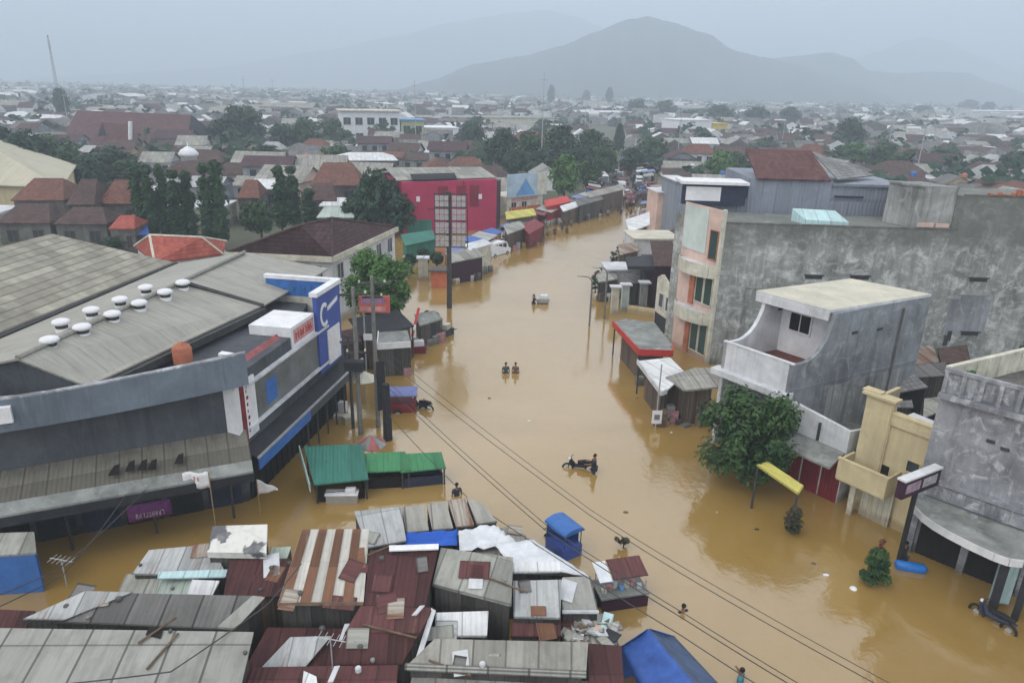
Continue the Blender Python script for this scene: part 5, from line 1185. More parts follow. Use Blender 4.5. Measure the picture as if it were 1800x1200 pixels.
# ---- patches, stones and tyres lying on the market roofs
ROOFQ = []
for o in list(bpy.data.objects):
    if o.name.split('.')[0] == 'market_shack':
        for ch in o.children:
            if ch.name.startswith('roof') and 'hole' not in ch.name:
                p = ch.data.polygons[1] if ch.data.polygons[1].normal.z > ch.data.polygons[0].normal.z else ch.data.polygons[0]
                ROOFQ.append([ch.data.vertices[i].co + WORLD_LOC[ch] for i in p.vertices] + [p.normal.copy()])
def on_roof(px, py):
    """Nearest roof point on the sight line of a pixel."""
    d = ray(px, py); best = None
    for q in ROOFQ:
        n = q[-1]; t = (q[0] - CAM).dot(n) / d.dot(n); p = CAM + d * t; m = len(q) - 1
        if t > 0 and all(((q[(i + 1) % m] - q[i]).cross(p - q[i])).dot(n) > 0 for i in range(m)) and (best is None or t < best[0]): best = (t, p, n)
    return best
rnd = random.Random(404)
PM = [('rusty', RUSTY), ('grey', GREY_ASB2), ('pale', ZINC), ('maroon', MAROON2), ('dark', DARK_ASB), ('white', WHITE_OLD), ('rusty', ZINC_RUST)]
k = 0
while k < 30:
    x, y = rnd.uniform(20, 1060), rnd.uniform(900, 1195); r = on_roof(x, y)
    if not r or (x < 450 and y > 1060): continue
    _, p, n = r; col, m = PM[rnd.randrange(7)]; L, W = rnd.uniform(.5, 1.2), rnd.uniform(.35, .75)
    u = Vector((math.cos(rnd.choice((0, 1.57)) + rnd.uniform(-.25, .25)), 0, 0)); a = rnd.choice((0, 1.57)) + rnd.uniform(-.3, .3)
    u = Vector((math.cos(a), math.sin(a), 0)); u = (u - n * u.dot(n)).normalized(); v = n.cross(u); c = p + n * (.025 + .004 * (k % 5))
    w = MB(); w.hull([c + u * L / 2 + v * W / 2, c - u * L / 2 + v * W / 2, c - u * L / 2 - v * W / 2, c + u * L / 2 - v * W / 2], n * .015); o = w.build('loose_sheet', m, None, p)
    tag(o, 'loose %s sheet patch lying on the jumbled market roofs' % col, 'roof sheet', 'loose %s sheets patching the market roofs' % col); k += 1
k = 0
while k < 18:
    x, y = rnd.uniform(20, 1060), rnd.uniform(900, 1195); r = on_roof(x, y)
    if not r: continue
    _, p, n = r; w = MB()
    if k < 0:
        for j in range(12): a0, a1 = R(30 * j), R(30 * j + 30); w.tube([p + Vector((.26 * math.cos(a0), .26 * math.sin(a0), .08)), p + Vector((.26 * math.cos(a1), .26 * math.sin(a1), .08))], .075, 6, cap=False)
        tag(w.build('old_tyre', BLACK, None, p, smooth=True), 'old black tyre weighing down a market roof', 'tyre', 'tyres on the market roofs')
    else:
        s = rnd.uniform(.06, .12); w.lathe(p, [(s * .8, -.02), (s, s * .4), (s * .85, s), (s * .3, s * 1.25)], 6); tag(w.build('roof_stone', rnd.choice([CONC_OLD, CONC_DARK, CONC_DARK]), None, p), 'stone weighing down the sheets of a market roof', 'stone', 'stones on the market roofs')
    k += 1
k = 0
while k < 6:
    x, y = rnd.uniform(60, 1040), rnd.uniform(930, 1190); r = on_roof(x, y)
    if not r: continue
    _, p, n = r; a = rnd.uniform(0, 3.1); u = Vector((math.cos(a), math.sin(a), 0)); u = (u - n * u.dot(n)).normalized(); L = rnd.uniform(.8, 2.0)
    w = MB(); w.tube([p + n * .05 - u * L / 2, p + n * .05 + u * L / 2], .04, 5); tag(w.build('roof_pole', WOOD, None, p), 'bamboo or timber pole lying across a market roof', 'pole', 'poles lying on the market roofs'); k += 1
# ================================================================ poles, cables, signs
def utility_pole(name, label, x, yb, h, r=.14, arms=(), mat=None, box=None):
    b = P(x, yb, 0); o = thing(name, label, 'pole', (b.x, b.y, -.9), 'utility poles by the flooded stalls')
    w = MB(); w.tube([(b.x, b.y, -.9), (b.x, b.y, h)], [r, r * .7], 8); w.build('shaft', mat or CONC_POLE, o)
    for z, L in arms:
        w = MB(); w.box((b.x, b.y, z), L, .12, .12, .15); a = w.build('cross_arm', IRON, o)
        for s in (-.42, 0, .42):
            w = MB(); w.lathe((b.x + s * L, b.y + s * L * .15, z + .12), [(.05, 0), (.07, .06), (.04, .16)], 6); w.build('insulator', IVORY, a)
    if box:
        w = MB(); w.box((b.x + box[3], b.y - .3, box[0]), box[1], .6, box[2]); w.build('transformer', CHARCOAL, o)
    return o, b
p1, b1 = utility_pole('utility_pole', 'utility pole carrying a dark transformer box', 634, 762, 9.2, .16, ((8.7, 1.6), (5.2, 1.2)), None, (4.3, 1.1, .55, -.1))
p2, b2 = utility_pole('utility_pole', 'slender plain pole beside the transformer pole', 621, 752, 6.0, .11, ((5.6, 1.0),), IRON)
p3, b3 = utility_pole('utility_pole', 'pole wrapped with dark banners next to the blue roofed cart', 665, 750, 9.6, .15, ((9.1, 1.7), (8.3, 1.2)))
p4, b4 = utility_pole('utility_pole', 'thick dark post at the back of the green roofed stalls', 682, 772, 3.6, .30, (), CHARCOAL)
w = MB(); w.box((b3.x + .3, b3.y - .1, 1.2), .5, .06, 3.2, .3); o = w.build('pole_banner', CHARCOAL, None, (b3.x + .3, b3.y - .1, 1.2)); tag(o, 'dark cloth banner hung along the pole by the blue roofed cart', 'banner')
def cable(name, label, pts, r=.022, sag=.4, n=18, group='power cables over the flooded road'):
    w = MB()
    for a, b in zip(pts, pts[1:]):
        a, b = Vector(a), Vector(b); s = sag * (b - a).length / 20
        w.tube([a.lerp(b, k / n) + Vector((0, 0, -s * 4 * (k / n) * (1 - k / n))) for k in range(n + 1)], r, 5)
    o = w.build(name, IRON, None, pts[0]); return tag(o, label, 'cable', group)
# the far ends are fixed to the poles, the near ends run on past the camera's lower right
def far_end(px, py, z): return P(px, py, z)
cable('power_cable', 'thick lower power cable passing over the white plastic sheets to the lower corner', [Vector((b4.x, b4.y, 1.7)), P(830, 882, 2.4), P(1200, 1118, 3.2), P(1480, 1295, 3.4)], .019, .15)
cable('power_cable', 'power cable nearest the moored stall cart', [Vector((b4.x + .2, b4.y, 3.3)), P(957, 930, 3.2), P(1200, 1086, 3.6), P(1520, 1280, 3.8)], .019, .15)
cable('power_cable', 'power cable doubled beside the one nearest the moored stall cart', [Vector((b4.x + .3, b4.y, 3.6)), P(962, 924, 3.4), P(1200, 1076, 3.8), P(1540, 1280, 4.0)], .016, .15)
cable('power_cable', 'power cable crossing the middle of the road below the thin one', [Vector((b3.x + .4, b3.y, 4.7)), P(1034, 903, 4.0), P(1200, 1009, 4.2), P(1600, 1234, 4.4)], .016, .15)
cable('power_cable', 'thin power cable furthest out over the open road', [Vector((b3.x + .6, b3.y, 5.1)), P(1036, 894, 4.2), P(1200, 996, 4.4), P(1620, 1230, 4.6)], .013, .15)
cable('power_cable', 'cable slung from the market hall across the flooded lane', [WP.pt(5.0, 3.0, 2.6), P(110, 1010, 3.0), P(-80, 1100, 3.0)], .022, .4, group='cables over the flooded lane')
cable('power_cable', 'second cable slung beside it across the flooded lane', [WP.pt(4.2, 3.1, 2.6), P(100, 1002, 3.2), P(-90, 1078, 3.2)], .02, .4, group='cables over the flooded lane')
cable('power_cable', 'cable drooping across the broad pale roof', [P(-40, 1215, 3.6), P(300, 1180, 3.6), P(470, 1062, 3.9), P(530, 990, 4.2)], .022, .2, group='cables over the market roofs')
cable('power_cable', 'cable strung along the facade side of the utility poles', [Vector((b1.x, b1.y, 8.8)), Vector((b3.x, b3.y, 9.2))], .02, .2)
cable('power_cable', 'long cable running up the road from the transformer pole', [Vector((b1.x + .5, b1.y, 8.8)), Vector((-6.2, 64.5, 7.6))], .018, .6)
def street_sign():
    b = P(655, 664, 0); o = thing('roadside_sign', 'red and white roadside signboard on twin posts before the street tree', 'sign', (b.x, b.y, -.9))
    pl = Plane((b.x - 1, b.y), (b.x + 1.2, b.y + .08))
    for u in (.55, 1.2): w = MB(); w.tube([pl.pt(u, -.9, -.1), pl.pt(u, 5.2, -.1)], .06); w.build('post', GALV, o)
    u0, z0 = pl.uz(632, 548); u1, z1 = pl.uz(685, 520)
    w = MB(); w.rect(pl, u0, u1, z0, z1, .14, 0); s = w.build('board', SIGN_RED2, o)
    w = MB(); w.rect(pl, u0 + .15, u1 - .35, (z0 + z1) / 2 + .02, z1 - .12, .01, .14); f = w.build('panel', SIGN_VIOLET, s)
    w = MB(); w.rect(pl, u0 + .1, u1 - .3, z0 + .12, z0 + .42, .01, .14); w.build('band', SIGN_PINK, s)
    w = MB(); w.rect(pl, u0 + .2, u0 + 1.0, 2.9, 3.35, .1, 0); w.build('small_board', WHITE_CLEAN, o)
SIGN_RED2 = plain('coral sign paint', (0.56, 0.13, 0.11), .5, .2, 2); SIGN_VIOLET = plain('lilac sign print', (0.36, 0.20, 0.32), .5, .25, 2)
street_sign()
def pole_sign():
    b = P(1578, 992, 0); o = thing('pole_sign', 'dark purple lightbox sign with pale panels on a black pole beside the corner building', 'sign', (b.x, b.y, -.9))
    w = MB(); w.tube([(b.x, b.y, -.9), (b.x, b.y, 4.6)], .11, 8); w.build('pole', BLACK, o)
    pl = Plane((b.x - 1.2, b.y + .45), (b.x + 1.2, b.y + .62))
    pl = Plane((b.x - 1.1, b.y - .62), (b.x + 1.2, b.y + .70))
    (u0, z0), (u1, z1) = pl.uz(1552, 862), pl.uz(1648, 806)
    zc = 4.25
    w = MB(); w.rect(pl, .0, 2.65, zc - .42, zc + .42, .32, -.16); s = w.build('sign_box', DARK_PURPLE, o)
    w = MB(); w.rect(pl, .2, 1.2, zc - .2, zc + .24, .015, .16); f = w.build('sign_face', SIGN_LILAC, s)
    w = MB(); w.rect(pl, 1.4, 2.4, zc - .2, zc + .24, .015, .16); w.build('sign_face', SIGN_GREY, s)
    w = MB(); w.rect(pl, -.02, 2.67, zc + .42, zc + .5, .4, -.2); w.build('sign_cap', WHITE_OLD, s)
SIGN_LILAC = plain('lilac sign print pale', (0.38, 0.28, 0.36), .5, .35, 4); SIGN_GREY = plain('pale grey sign print', (0.42, 0.42, 0.45), .5, .35, 4)
pole_sign()
def plate_sign():
    b = P(1152, 752, 0); o = thing('roadside_plate', 'white square plate sign on a thin grey pole in the flood', 'sign', (b.x, b.y, -.9))
    w = MB(); w.tube([(b.x, b.y, -.9), (b.x, b.y, 4.3)], .045, 6); w.build('pole', GALV, o)
    pl = Plane((b.x - .3, b.y - .08), (b.x + .3, b.y - .06)); w = MB(); w.rect(pl, .0, .62, .35, 1.25, .04, 0); s = w.build('plate', WHITE_CLEAN, o)
    w = MB(); w.rect(pl, .14, .48, .62, .98, .008, .04); w.build('emblem', SIGN_GREY2, s)
SIGN_GREY2 = plain('grey print', (0.2, 0.2, 0.23), .6, .3, 5)
plate_sign()
def lamp_post(name, label, x, yb, h, arm=.9, dirx=-1):
    b = P(x, yb, 0); o = thing(name, label, 'street lamp', (b.x, b.y, -.9), 'street lamps beside the shops')
    w = MB(); w.tube([(b.x, b.y, -.9), (b.x, b.y, h), (b.x + dirx * .3, b.y, h + .35), (b.x + dirx * arm, b.y, h + .45)], [.09, .07, .05, .04], 8); w.build('pole', CONC_POLE, o)
    w = MB(); w.box((b.x + dirx * (arm + .15), b.y, h + .38), .5, .2, .12); w.build('lamp_head', GALV, o)
lamp_post('street_lamp', 'street lamp with short arm by the white kiosk', 1036, 572, 4.1)
lamp_post('street_lamp', 'street lamp behind the first, half hidden by the shop canopy', 1062, 560, 4.4)
def flag(name, label, cat, x, yb, x2, y2, z, q, mat, mark=None):
    b = P(x, yb, 0); o = thing(name, label, cat, (b.x, b.y, -.9), 'cloth flags on thin poles by the market hall')
    w = MB(); w.tube([(b.x, b.y, -.9), (b.x, b.y, z)], .025, 5); w.build('pole', BAMBOO, o)
    n = 8; w = MB(); pts = q(b, n)
    for i in range(n):
        for j in range(4): w.poly([pts[i][j], pts[i + 1][j], pts[i + 1][j + 1], pts[i][j + 1]])
    c = w.build('cloth', mat, o, smooth=True); s = c.modifiers.new('thickness', 'SOLIDIFY'); s.thickness = .012
    if mark:
        w = MB(); i = n // 2
        w.hull([pts[i - 1][1], pts[i + 1][1], pts[i + 1][2], pts[i - 1][2]], (.0, -.03, 0)); w.build('emblem', mark, c)
def fl_rect(L, H, z, slope=0.0, amp=.08):
    def f(b, n): return [[Vector((b.x + L * i / n, b.y + amp * math.sin(i * 1.4), z - H * j / 4 - slope * i / n + .03 * math.sin(i * 2.1))) for j in range(5)] for i in range(n + 1)]
    return f
def fl_tri(L, H, z):
    def f(b, n): return [[Vector((b.x + L * i / n, b.y + .05 * math.sin(i * 1.3), z - (.55 * H * i / n) - H * (1 - i / n * .9) * j / 4)) for j in range(5)] for i in range(n + 1)]
    return f
b_ = P(366, 920, 0)
flag('cloth_flag', 'white flag with a faint pink emblem in front of the market hall canopy', 'flag', 382, 946, 0, 0, 3.46, fl_rect(-1.15, .8, 3.46, .0), WHITE_CLEAN, SIGN_PINK)
flag('pennant', 'small white triangular pennant at the corner of the market hall', 'pennant', 458, 905, 0, 0, 2.0, fl_tri(1.0, .85, 2.0), WHITE_CLEAN)
def banner():
    pl = Plane(G2(WP.pt(2.3, 0, 2.2)), G2(WP.pt(6.4, 0, 2.2)))
    (u0, z0), (u1, z1) = pl.uz(303, 900), pl.uz(222, 895)
    zc = (pl.hit(262, 897)).z
    o = thing('cloth_banner', 'purple cloth banner with white lettering under the market hall canopy', 'banner', pl.pt((u0 + u1) / 2, zc - .5))
    w = MB(); n = 12; u0, u1 = min(u0, u1), max(u0, u1)
    g = [[pl.pt(u0 + (u1 - u0) * i / n, zc + .42 - .84 * j / 3 , .04 * math.sin(i * 1.1 + j)) for j in range(4)] for i in range(n + 1)]
    for i in range(n):
        for j in range(3): w.poly([g[i][j], g[i + 1][j], g[i + 1][j + 1], g[i][j + 1]])
    c = w.build('cloth', PURPLE, o, smooth=True); s = c.modifiers.new('thickness', 'SOLIDIFY'); s.thickness = .012
    w = MB(); letters(w, pl, u0 + .3, zc - .28, (u1 - u0) - .6, .26, 9, .06, .012, 12); w.build('lettering', SIGN_LILAC, c)
    w = MB(); w.tube([pl.pt(u0 - .3, zc + .42), pl.pt(u1 + .3, zc + .42)], .02, 4); w.build('cord', IRON, o)
banner()
def umbrella(x, y, z, label, mats, r=1.3):
    p = P(x, y, z); o = thing('stall_umbrella', label, 'umbrella', (p.x, p.y, -.9))
    w = MB(); w.tube([(p.x, p.y, -.9), (p.x, p.y, z)], .03, 6); w.build('pole', GALV, o)
    for k in range(8):
        a0, a1 = R(45 * k), R(45 * k + 45); e = lambda a: Vector((p.x + r * math.cos(a), p.y + r * math.sin(a), z - .55))
        w = MB(); w.hull([Vector((p.x, p.y, z)), e(a0), e(a1)], (0, 0, -.02)); w.build('panel', mats[k % len(mats)], o)
umbrella(652, 764, 1.9, 'faded red and white panelled umbrella behind the green stall', [SIGN_RED, CANOPY_GREY], .85)
umbrella(640, 652, 2.2, 'pale cream umbrella below the transformer pole', [IVORY], .9)
# ================================================================ people
def skin_body(name, joints, bones, mat, parent=None, loc=(0, 0, 0), sub=1):
    me = bpy.data.meshes.new(name); names = list(joints)
    me.from_pydata([joints[k][0] for k in names], [(names.index(a), names.index(b)) for a, b in bones], []); me.materials.append(mat)
    o = bpy.data.objects.new(name, me); COL.objects.link(o)
    m = o.modifiers.new('skin', 'SKIN'); m.use_smooth_shade = True
    sv = me.skin_vertices[0].data if me.skin_vertices else None
    if sv is None:
        me.attributes.new; 
    for i, k in enumerate(names):
        r = joints[k][1]; sv[i].radius = r if isinstance(r, tuple) else (r, r); sv[i].use_root = (i == 0)
    s = o.modifiers.new('smooth', 'SUBSURF'); s.levels = sub; s.render_levels = sub
    if parent is not None: o.parent = parent; o.location = loc
    return o
SHIRTS = {}
def cloth(c):
    if c not in SHIRTS: SHIRTS[c] = plain('cloth %d' % (len(SHIRTS) + 1), c, .9, .2, 5)
    return SHIRTS[c]
def person(label, pos, rz, shirt=(.1, .1, .12), trousers=(.05, .05, .07), pose='stand', depth=.9, hat=None, group=None, tilt=0.0):
    """A standing or wading adult, feet depth metres below the water; pose: stand, push, reach, sit."""
    o = thing('person', label, 'person', (0, 0, 0), group)
    J = {'pelvis': ((0, 0, .95), (.14, .11)), 'belly': ((0, .01, 1.12), (.13, .105)), 'chest': ((0, .02, 1.33), (.165, .115)), 'neck': ((0, .01, 1.5), .055), 'jaw': ((0, .03, 1.57), (.062, .07)), 'head': ((0, .02, 1.67), (.078, .095)), 'crown': ((0, .01, 1.74), (.055, .065))}
    Bn = [('pelvis', 'belly'), ('belly', 'chest'), ('chest', 'neck'), ('neck', 'jaw'), ('jaw', 'head'), ('head', 'crown')]
    for s, n in ((-1, 'a'), (1, 'b')):
        st = .07 * s if pose != 'sit' else 0
        J['hip' + n] = ((.09 * s, 0, .9), .085)
        if pose == 'sit':
            J['knee' + n] = ((.13 * s, .42, .88), .062); J['ankle' + n] = ((.14 * s, .45, .47), .042); J['toe' + n] = ((.14 * s, .6, .43), .035)
        else:
            J['knee' + n] = ((.10 * s, .05 + st, .5), .062); J['ankle' + n] = ((.10 * s, st * 2 - .03, .09), .042); J['toe' + n] = ((.11 * s, st * 2 + .13, .04), .035)
        J['shoulder' + n] = ((.19 * s, .01, 1.4), .058)
        if pose in ('push', 'sit'):
            J['elbow' + n] = ((.24 * s, .22, 1.2), .042); J['wrist' + n] = ((.2 * s, .46, 1.16), .03); J['hand' + n] = ((.19 * s, .55, 1.15), (.035, .022))
        elif pose == 'reach' and s > 0:
            J['elbow' + n] = ((.38, .12, 1.25), .042); J['wrist' + n] = ((.55, .3, 1.22), .03); J['hand' + n] = ((.6, .37, 1.22), (.035, .022))
        else:
            J['elbow' + n] = ((.26 * s, -.02, 1.13), .042); J['wrist' + n] = ((.27 * s, .1, .9), .03); J['hand' + n] = ((.27 * s, .14, .81), (.035, .022))
        Bn += [('pelvis', 'hip' + n), ('hip' + n, 'knee' + n), ('knee' + n, 'ankle' + n), ('ankle' + n, 'toe' + n), ('chest', 'shoulder' + n), ('shoulder' + n, 'elbow' + n), ('elbow' + n, 'wrist' + n), ('wrist' + n, 'hand' + n)]
    skin_body('body', J, Bn, SKIN, o, sub=1)
    up = lambda k, f: (J[k][0], tuple(x * f for x in J[k][1]) if isinstance(J[k][1], tuple) else J[k][1] * f)
    T = {k: up(k, 1.34) for k in ('belly', 'chest', 'pelvis', 'shouldera', 'shoulderb')}
    for n in 'ab':
        sh, el = Vector(J['shoulder' + n][0]), Vector(J['elbow' + n][0]); T['sleeve' + n] = (tuple(sh.lerp(el, .75)), .072)
    skin_body('shirt', T, [('belly', 'chest'), ('belly', 'pelvis'), ('chest', 'shouldera'), ('chest', 'shoulderb'), ('shouldera', 'sleevea'), ('shoulderb', 'sleeveb')], cloth(shirt), o)
    T = {k: up(k, 1.3) for k in ('pelvis', 'hipa', 'hipb', 'kneea', 'kneeb')}
    skin_body('trousers', T, [('pelvis', 'hipa'), ('pelvis', 'hipb'), ('hipa', 'kneea'), ('hipb', 'kneeb')], cloth(trousers), o)
    w = MB(); w.lathe((0, .0, 1.66), [(.085, 0), (.098, .04), (.095, .08), (.06, .125), (.02, .14)], 12); w.build('hair', HAIR, o, smooth=True)
    w = MB()
    w.lathe((0, .115, 1.615), [(.012, 0), (.016, .015), (.008, .04)], 6); w.build('nose', SKIN, o)
    for s in (-1, 1):
        w = MB(); w.lathe((.035 * s, .098, 1.655), [(.006, 0), (.011, .008), (.006, .016)], 6); w.build('eye', HAIR, o)
    if hat:
        w = MB(); w.lathe((0, .01, 1.72), [(.25, 0), (.12, .06), (.10, .10), (.03, .13)], 14); w.build('hat', cloth(hat), o)
    o.location = (pos[0], pos[1], -depth + (pos[2] if len(pos) > 2 else 0)); o.rotation_euler = (tilt, 0, rz)
    return o
W0 = lambda x, y: P(x, y, 0)
person('person in dark green shirt wading up the road beside another wader', W0(889, 655), .2, (.05, .08, .08), pose='stand', depth=.95)
person('person in brown shirt wading close beside a companion in green', W0(906, 655), -.3, (.16, .09, .06), pose='stand', depth=.95)
person('person in black shirt pushing a pale cart through the flood further up', W0(938, 534), -1.4, (.03, .03, .04), pose='push', depth=.8)
person('person in black wading behind the pushed motorcycle', W0(1044, 831), 1.3, (.025, .03, .04), pose='push', depth=.6)
person('person in dark clothes standing at the seaward end of the fanned roofs', W0(803, 870), .5, (.04, .04, .05), pose='stand', depth=1.05)
person('person up to the shoulders in muddy water in the middle of the lower road', W0(1201, 1074), .4, (.03, .03, .035), pose='stand', depth=1.42)
person('person in black shirt steadying the blue float beside the conical bush', W0(1586, 986), .6, (.03, .03, .035), pose='reach', depth=.7)
person('person with a small float at the bottom edge of the road', W0(1302, 1196), 1.0, (.05, .2, .25), pose='reach', depth=1.2)
rnd = random.Random(33)
for i, (x, y) in enumerate(((829, 488), (840, 484), (846, 478), (834, 494))):
    person('person in dark clothes in the group wading by the bank side shop', W0(x, y), rnd.uniform(0, 6), rnd.choice([(.04, .04, .05), (.06, .05, .05)]), depth=.75, group='people by the bank side shop')
for i, (x, y) in enumerate(((962, 414), (975, 412), (955, 418), (988, 404), (1004, 398), (1018, 392), (996, 410), (1030, 388))):
    person('person in the distant group wading past the red tent', W0(x, y), rnd.uniform(0, 6), rnd.choice([(.04, .04, .05), (.12, .05, .04), (.06, .05, .08), (.2, .2, .2)]), depth=.6, group='people wading past the red tent')
for i in range(22):
    y = rnd.uniform(346, 384); x = 1070 + (384 - y) * 1.1 + rnd.uniform(-44, 40)
    person('person in the far crowd where the road leaves the flood', W0(x, y), rnd.uniform(0, 6), rnd.choice([(.04, .04, .05), (.10, .04, .04), (.05, .05, .09), (.25, .24, .24), (.04, .06, .05)]), depth=.25 if y > 365 else -.12, group='crowd at the edge of the flood')
# ================================================================ vehicles
def wheel(parent, x, y, r=.3, w_=.18):
    t = MB(); t.tube([(x - w_ / 2, y, r), (x + w_ / 2, y, r)], r, 14); o = t.build('wheel', BLACK, parent)
    t = MB(); t.tube([(x - w_ / 2 - .01, y, r), (x + w_ / 2 + .01, y, r)], r * .55, 10); t.build('rim', GALV, o); return o
def car(label, mat, kind='car'):
    o = thing('parked_car' if kind == 'car' else 'parked_van', label, 'car' if kind == 'car' else 'van', (0, 0, 0))
    if kind == 'car': prof = [(-2.0, .35), (2.0, .35), (2.05, .75), (1.2, .92), (.55, 1.42), (-1.2, 1.45), (-1.9, .95), (-2.05, .8)]
    else: prof = [(-2.0, .35), (2.0, .35), (2.08, .85), (1.75, 1.0), (1.35, 1.75), (.9, 1.9), (-1.95, 1.88), (-2.05, 1.6)]
    def ring(hw): return [Vector((hw * (1.0 if z < 1.0 else .86), y, z)) for y, z in prof]
    b = MB(); A, B_ = ring(-.84), ring(.84); n = len(prof)
    b.poly(A); b.poly(B_[::-1])
    for i in range(n): j = (i + 1) % n; b.poly([A[j], A[i], B_[i], B_[j]])
    body = b.build('body', mat, o); m = body.modifiers.new('edges', 'BEVEL'); m.width = .06; m.segments = 2
    g = lambda pts, nm='window': (lambda w: (w.poly(pts), w.build(nm, GLASS, o)))(MB())
    if kind == 'car':
        g([(-.66, 1.14, .97), (.66, 1.14, .97), (.62, .62, 1.38), (-.62, .62, 1.38)], 'windscreen'); g([(.66, -1.85, 1.0), (-.66, -1.85, 1.0), (-.62, -1.28, 1.41), (.62, -1.28, 1.41)], 'rear_window')
        for s in (-1, 1):
            for y0, y1 in ((-1.4, -.4), (-.3, .75)): g([(s * .845, y0, .98), (s * .845, y1, .98), (s * .76, min(y1, .45), 1.36), (s * .76, max(y0, -1.1), 1.36)][::s])
    else:
        g([(-.68, 1.76, 1.05), (.68, 1.76, 1.05), (.66, 1.4, 1.7), (-.66, 1.4, 1.7)], 'windscreen'); g([(.6, -2.06, 1.15), (-.6, -2.06, 1.15), (-.6, -2.0, 1.7), (.6, -2.0, 1.7)], 'rear_window')
        for s in (-1, 1):
            for y0, y1 in ((-1.7, -.5), (-.4, .4), (.5, 1.3)): g([(s * .74, y0, 1.1), (s * .74, y1, 1.1), (s * .735, y1 - .1, 1.65), (s * .735, y0, 1.65)][::s])
    for s in (-1, 1):
        for y in (-1.3, 1.3): wheel(o, s * .76, y)
        t = MB(); t.box((s * .6, 2.0, .62), .3, .12, .16); t.build('headlight', WHITE_CLEAN, o)
        t = MB(); t.box((s * .62, -2.02, .72), .22, .1, .2); t.build('tail_light', RED, o)
    return o
CARC = {'white': WHITE_OLD, 'silver': GALV, 'black': BLACK, 'red': DARK_RED, 'blue': DEEP_BLUE, 'grey': CHARCOAL}
def motorcycle(label, loc, rz, mat, depth=.0):
    o = thing('motorcycle', label, 'motorcycle', (0, 0, 0))
    for y in (-.62, .64):
        t = MB(); n = 16; rr = .29
        for k in range(n):
            a0, a1 = 2 * math.pi * k / n, 2 * math.pi * (k + 1) / n
            t.tube([(0, y + rr * math.cos(a0), .29 + rr * math.sin(a0)), (0, y + rr * math.cos(a1), .29 + rr * math.sin(a1))], .055, 6, cap=False)
        w_ = t.build('wheel', BLACK, o); h = MB(); h.tube([(-.05, y, .29), (.05, y, .29)], .12, 8); h.build('hub', GALV, w_)
    t = MB(); t.tube([(0, -.6, .62), (0, -.2, .52), (0, .25, .5), (0, .5, .9)], [.10, .13, .12, .06], 8); t.tube([(0, .5, .92), (0, .64, .29)], .035, 6); t.build('frame', mat, o)
    t = MB(); t.tube([(0, -.75, .78), (0, -.3, .78), (0, .1, .72)], [.09, .13, .10], 8); t.build('seat', BLACK, o)
    t = MB(); t.hull([(-.17, .3, .35), (.17, .3, .35), (.2, .5, .85), (-.2, .5, .85)], (0, .06, 0)); t.build('leg_shield', mat, o)
    t = MB(); t.tube([(-.34, .38, .98), (0, .48, 1.0), (.34, .38, .98)], .022, 6); hb = t.build('handlebar', IRON, o)
    t = MB(); t.lathe((0, .55, .9), [(.05, -.06), (.09, 0), (.05, .07)], 8); t.build('headlight', WHITE_CLEAN, o)
    t = MB(); t.hull([(-.07, -.85, .68), (.07, -.85, .68), (.07, -.55, .72), (-.07, -.55, .72)], (0, 0, .03)); t.build('mudguard', mat, o)
    o.location = (loc[0], loc[1], -depth); o.rotation_euler = (0, 0, rz); return o
motorcycle('black motorcycle half under water being pushed across the road', W0(1018, 822), 1.45, BLACK, .35)
motorcycle('dark motorcycle standing in the water beside the blue roofed cart', W0(740, 716), 1.2, CHARCOAL, .3)
motorcycle('motorcycle parked under the corner building canopy by the pillars', W0(1744, 1092), .5, NAVY, .25)
v = car('white van standing in the shallow flood in front of the crimson building', WHITE_CLEAN, 'van'); v.location = W0(872, 446) + Vector((0, 0, -.3)); v.rotation_euler = (0, 0, R(-35))
v = dup(v, W0(902, 424) + Vector((0, 0, -.3)), R(-30), 'white van nearest the dark red tent')
car_protos = [(car('', CARC[c], k), c, k) for c, k in (('white', 'car'), ('silver', 'car'), ('black', 'car'), ('red', 'car'), ('blue', 'car'), ('white', 'van'), ('grey', 'van'))]
used = set(); rnd = random.Random(5)
far_pts = []
for i in range(58):
    y = 131 + i * 1.55; cx = 21 + (y - 125) * .085
    far_pts.append((cx + (-4.2, -.6, 3.0)[i % 3] + rnd.uniform(-.5, .5), y + rnd.uniform(-.6, .6)))
for i, (x, y) in enumerate(far_pts):
    pr, c, k = car_protos[rnd.randrange(7)]
    if id(pr) in used: o = copy_tree(pr)
    else: o = pr; used.add(id(pr))
    o.location = (x, y, .13); o.rotation_euler = (0, 0, R(rnd.choice((-5, 175)) + rnd.uniform(-6, 6)))
    o['label'] = '%s %s in the traffic queue beyond the end of the flood' % (c, k); o['group'] = 'vehicles queued beyond the flood'
for pr, c, k in car_protos:
    if id(pr) not in used:
        for ch in list(pr.children_recursive): bpy.data.objects.remove(ch)
        bpy.data.objects.remove(pr)
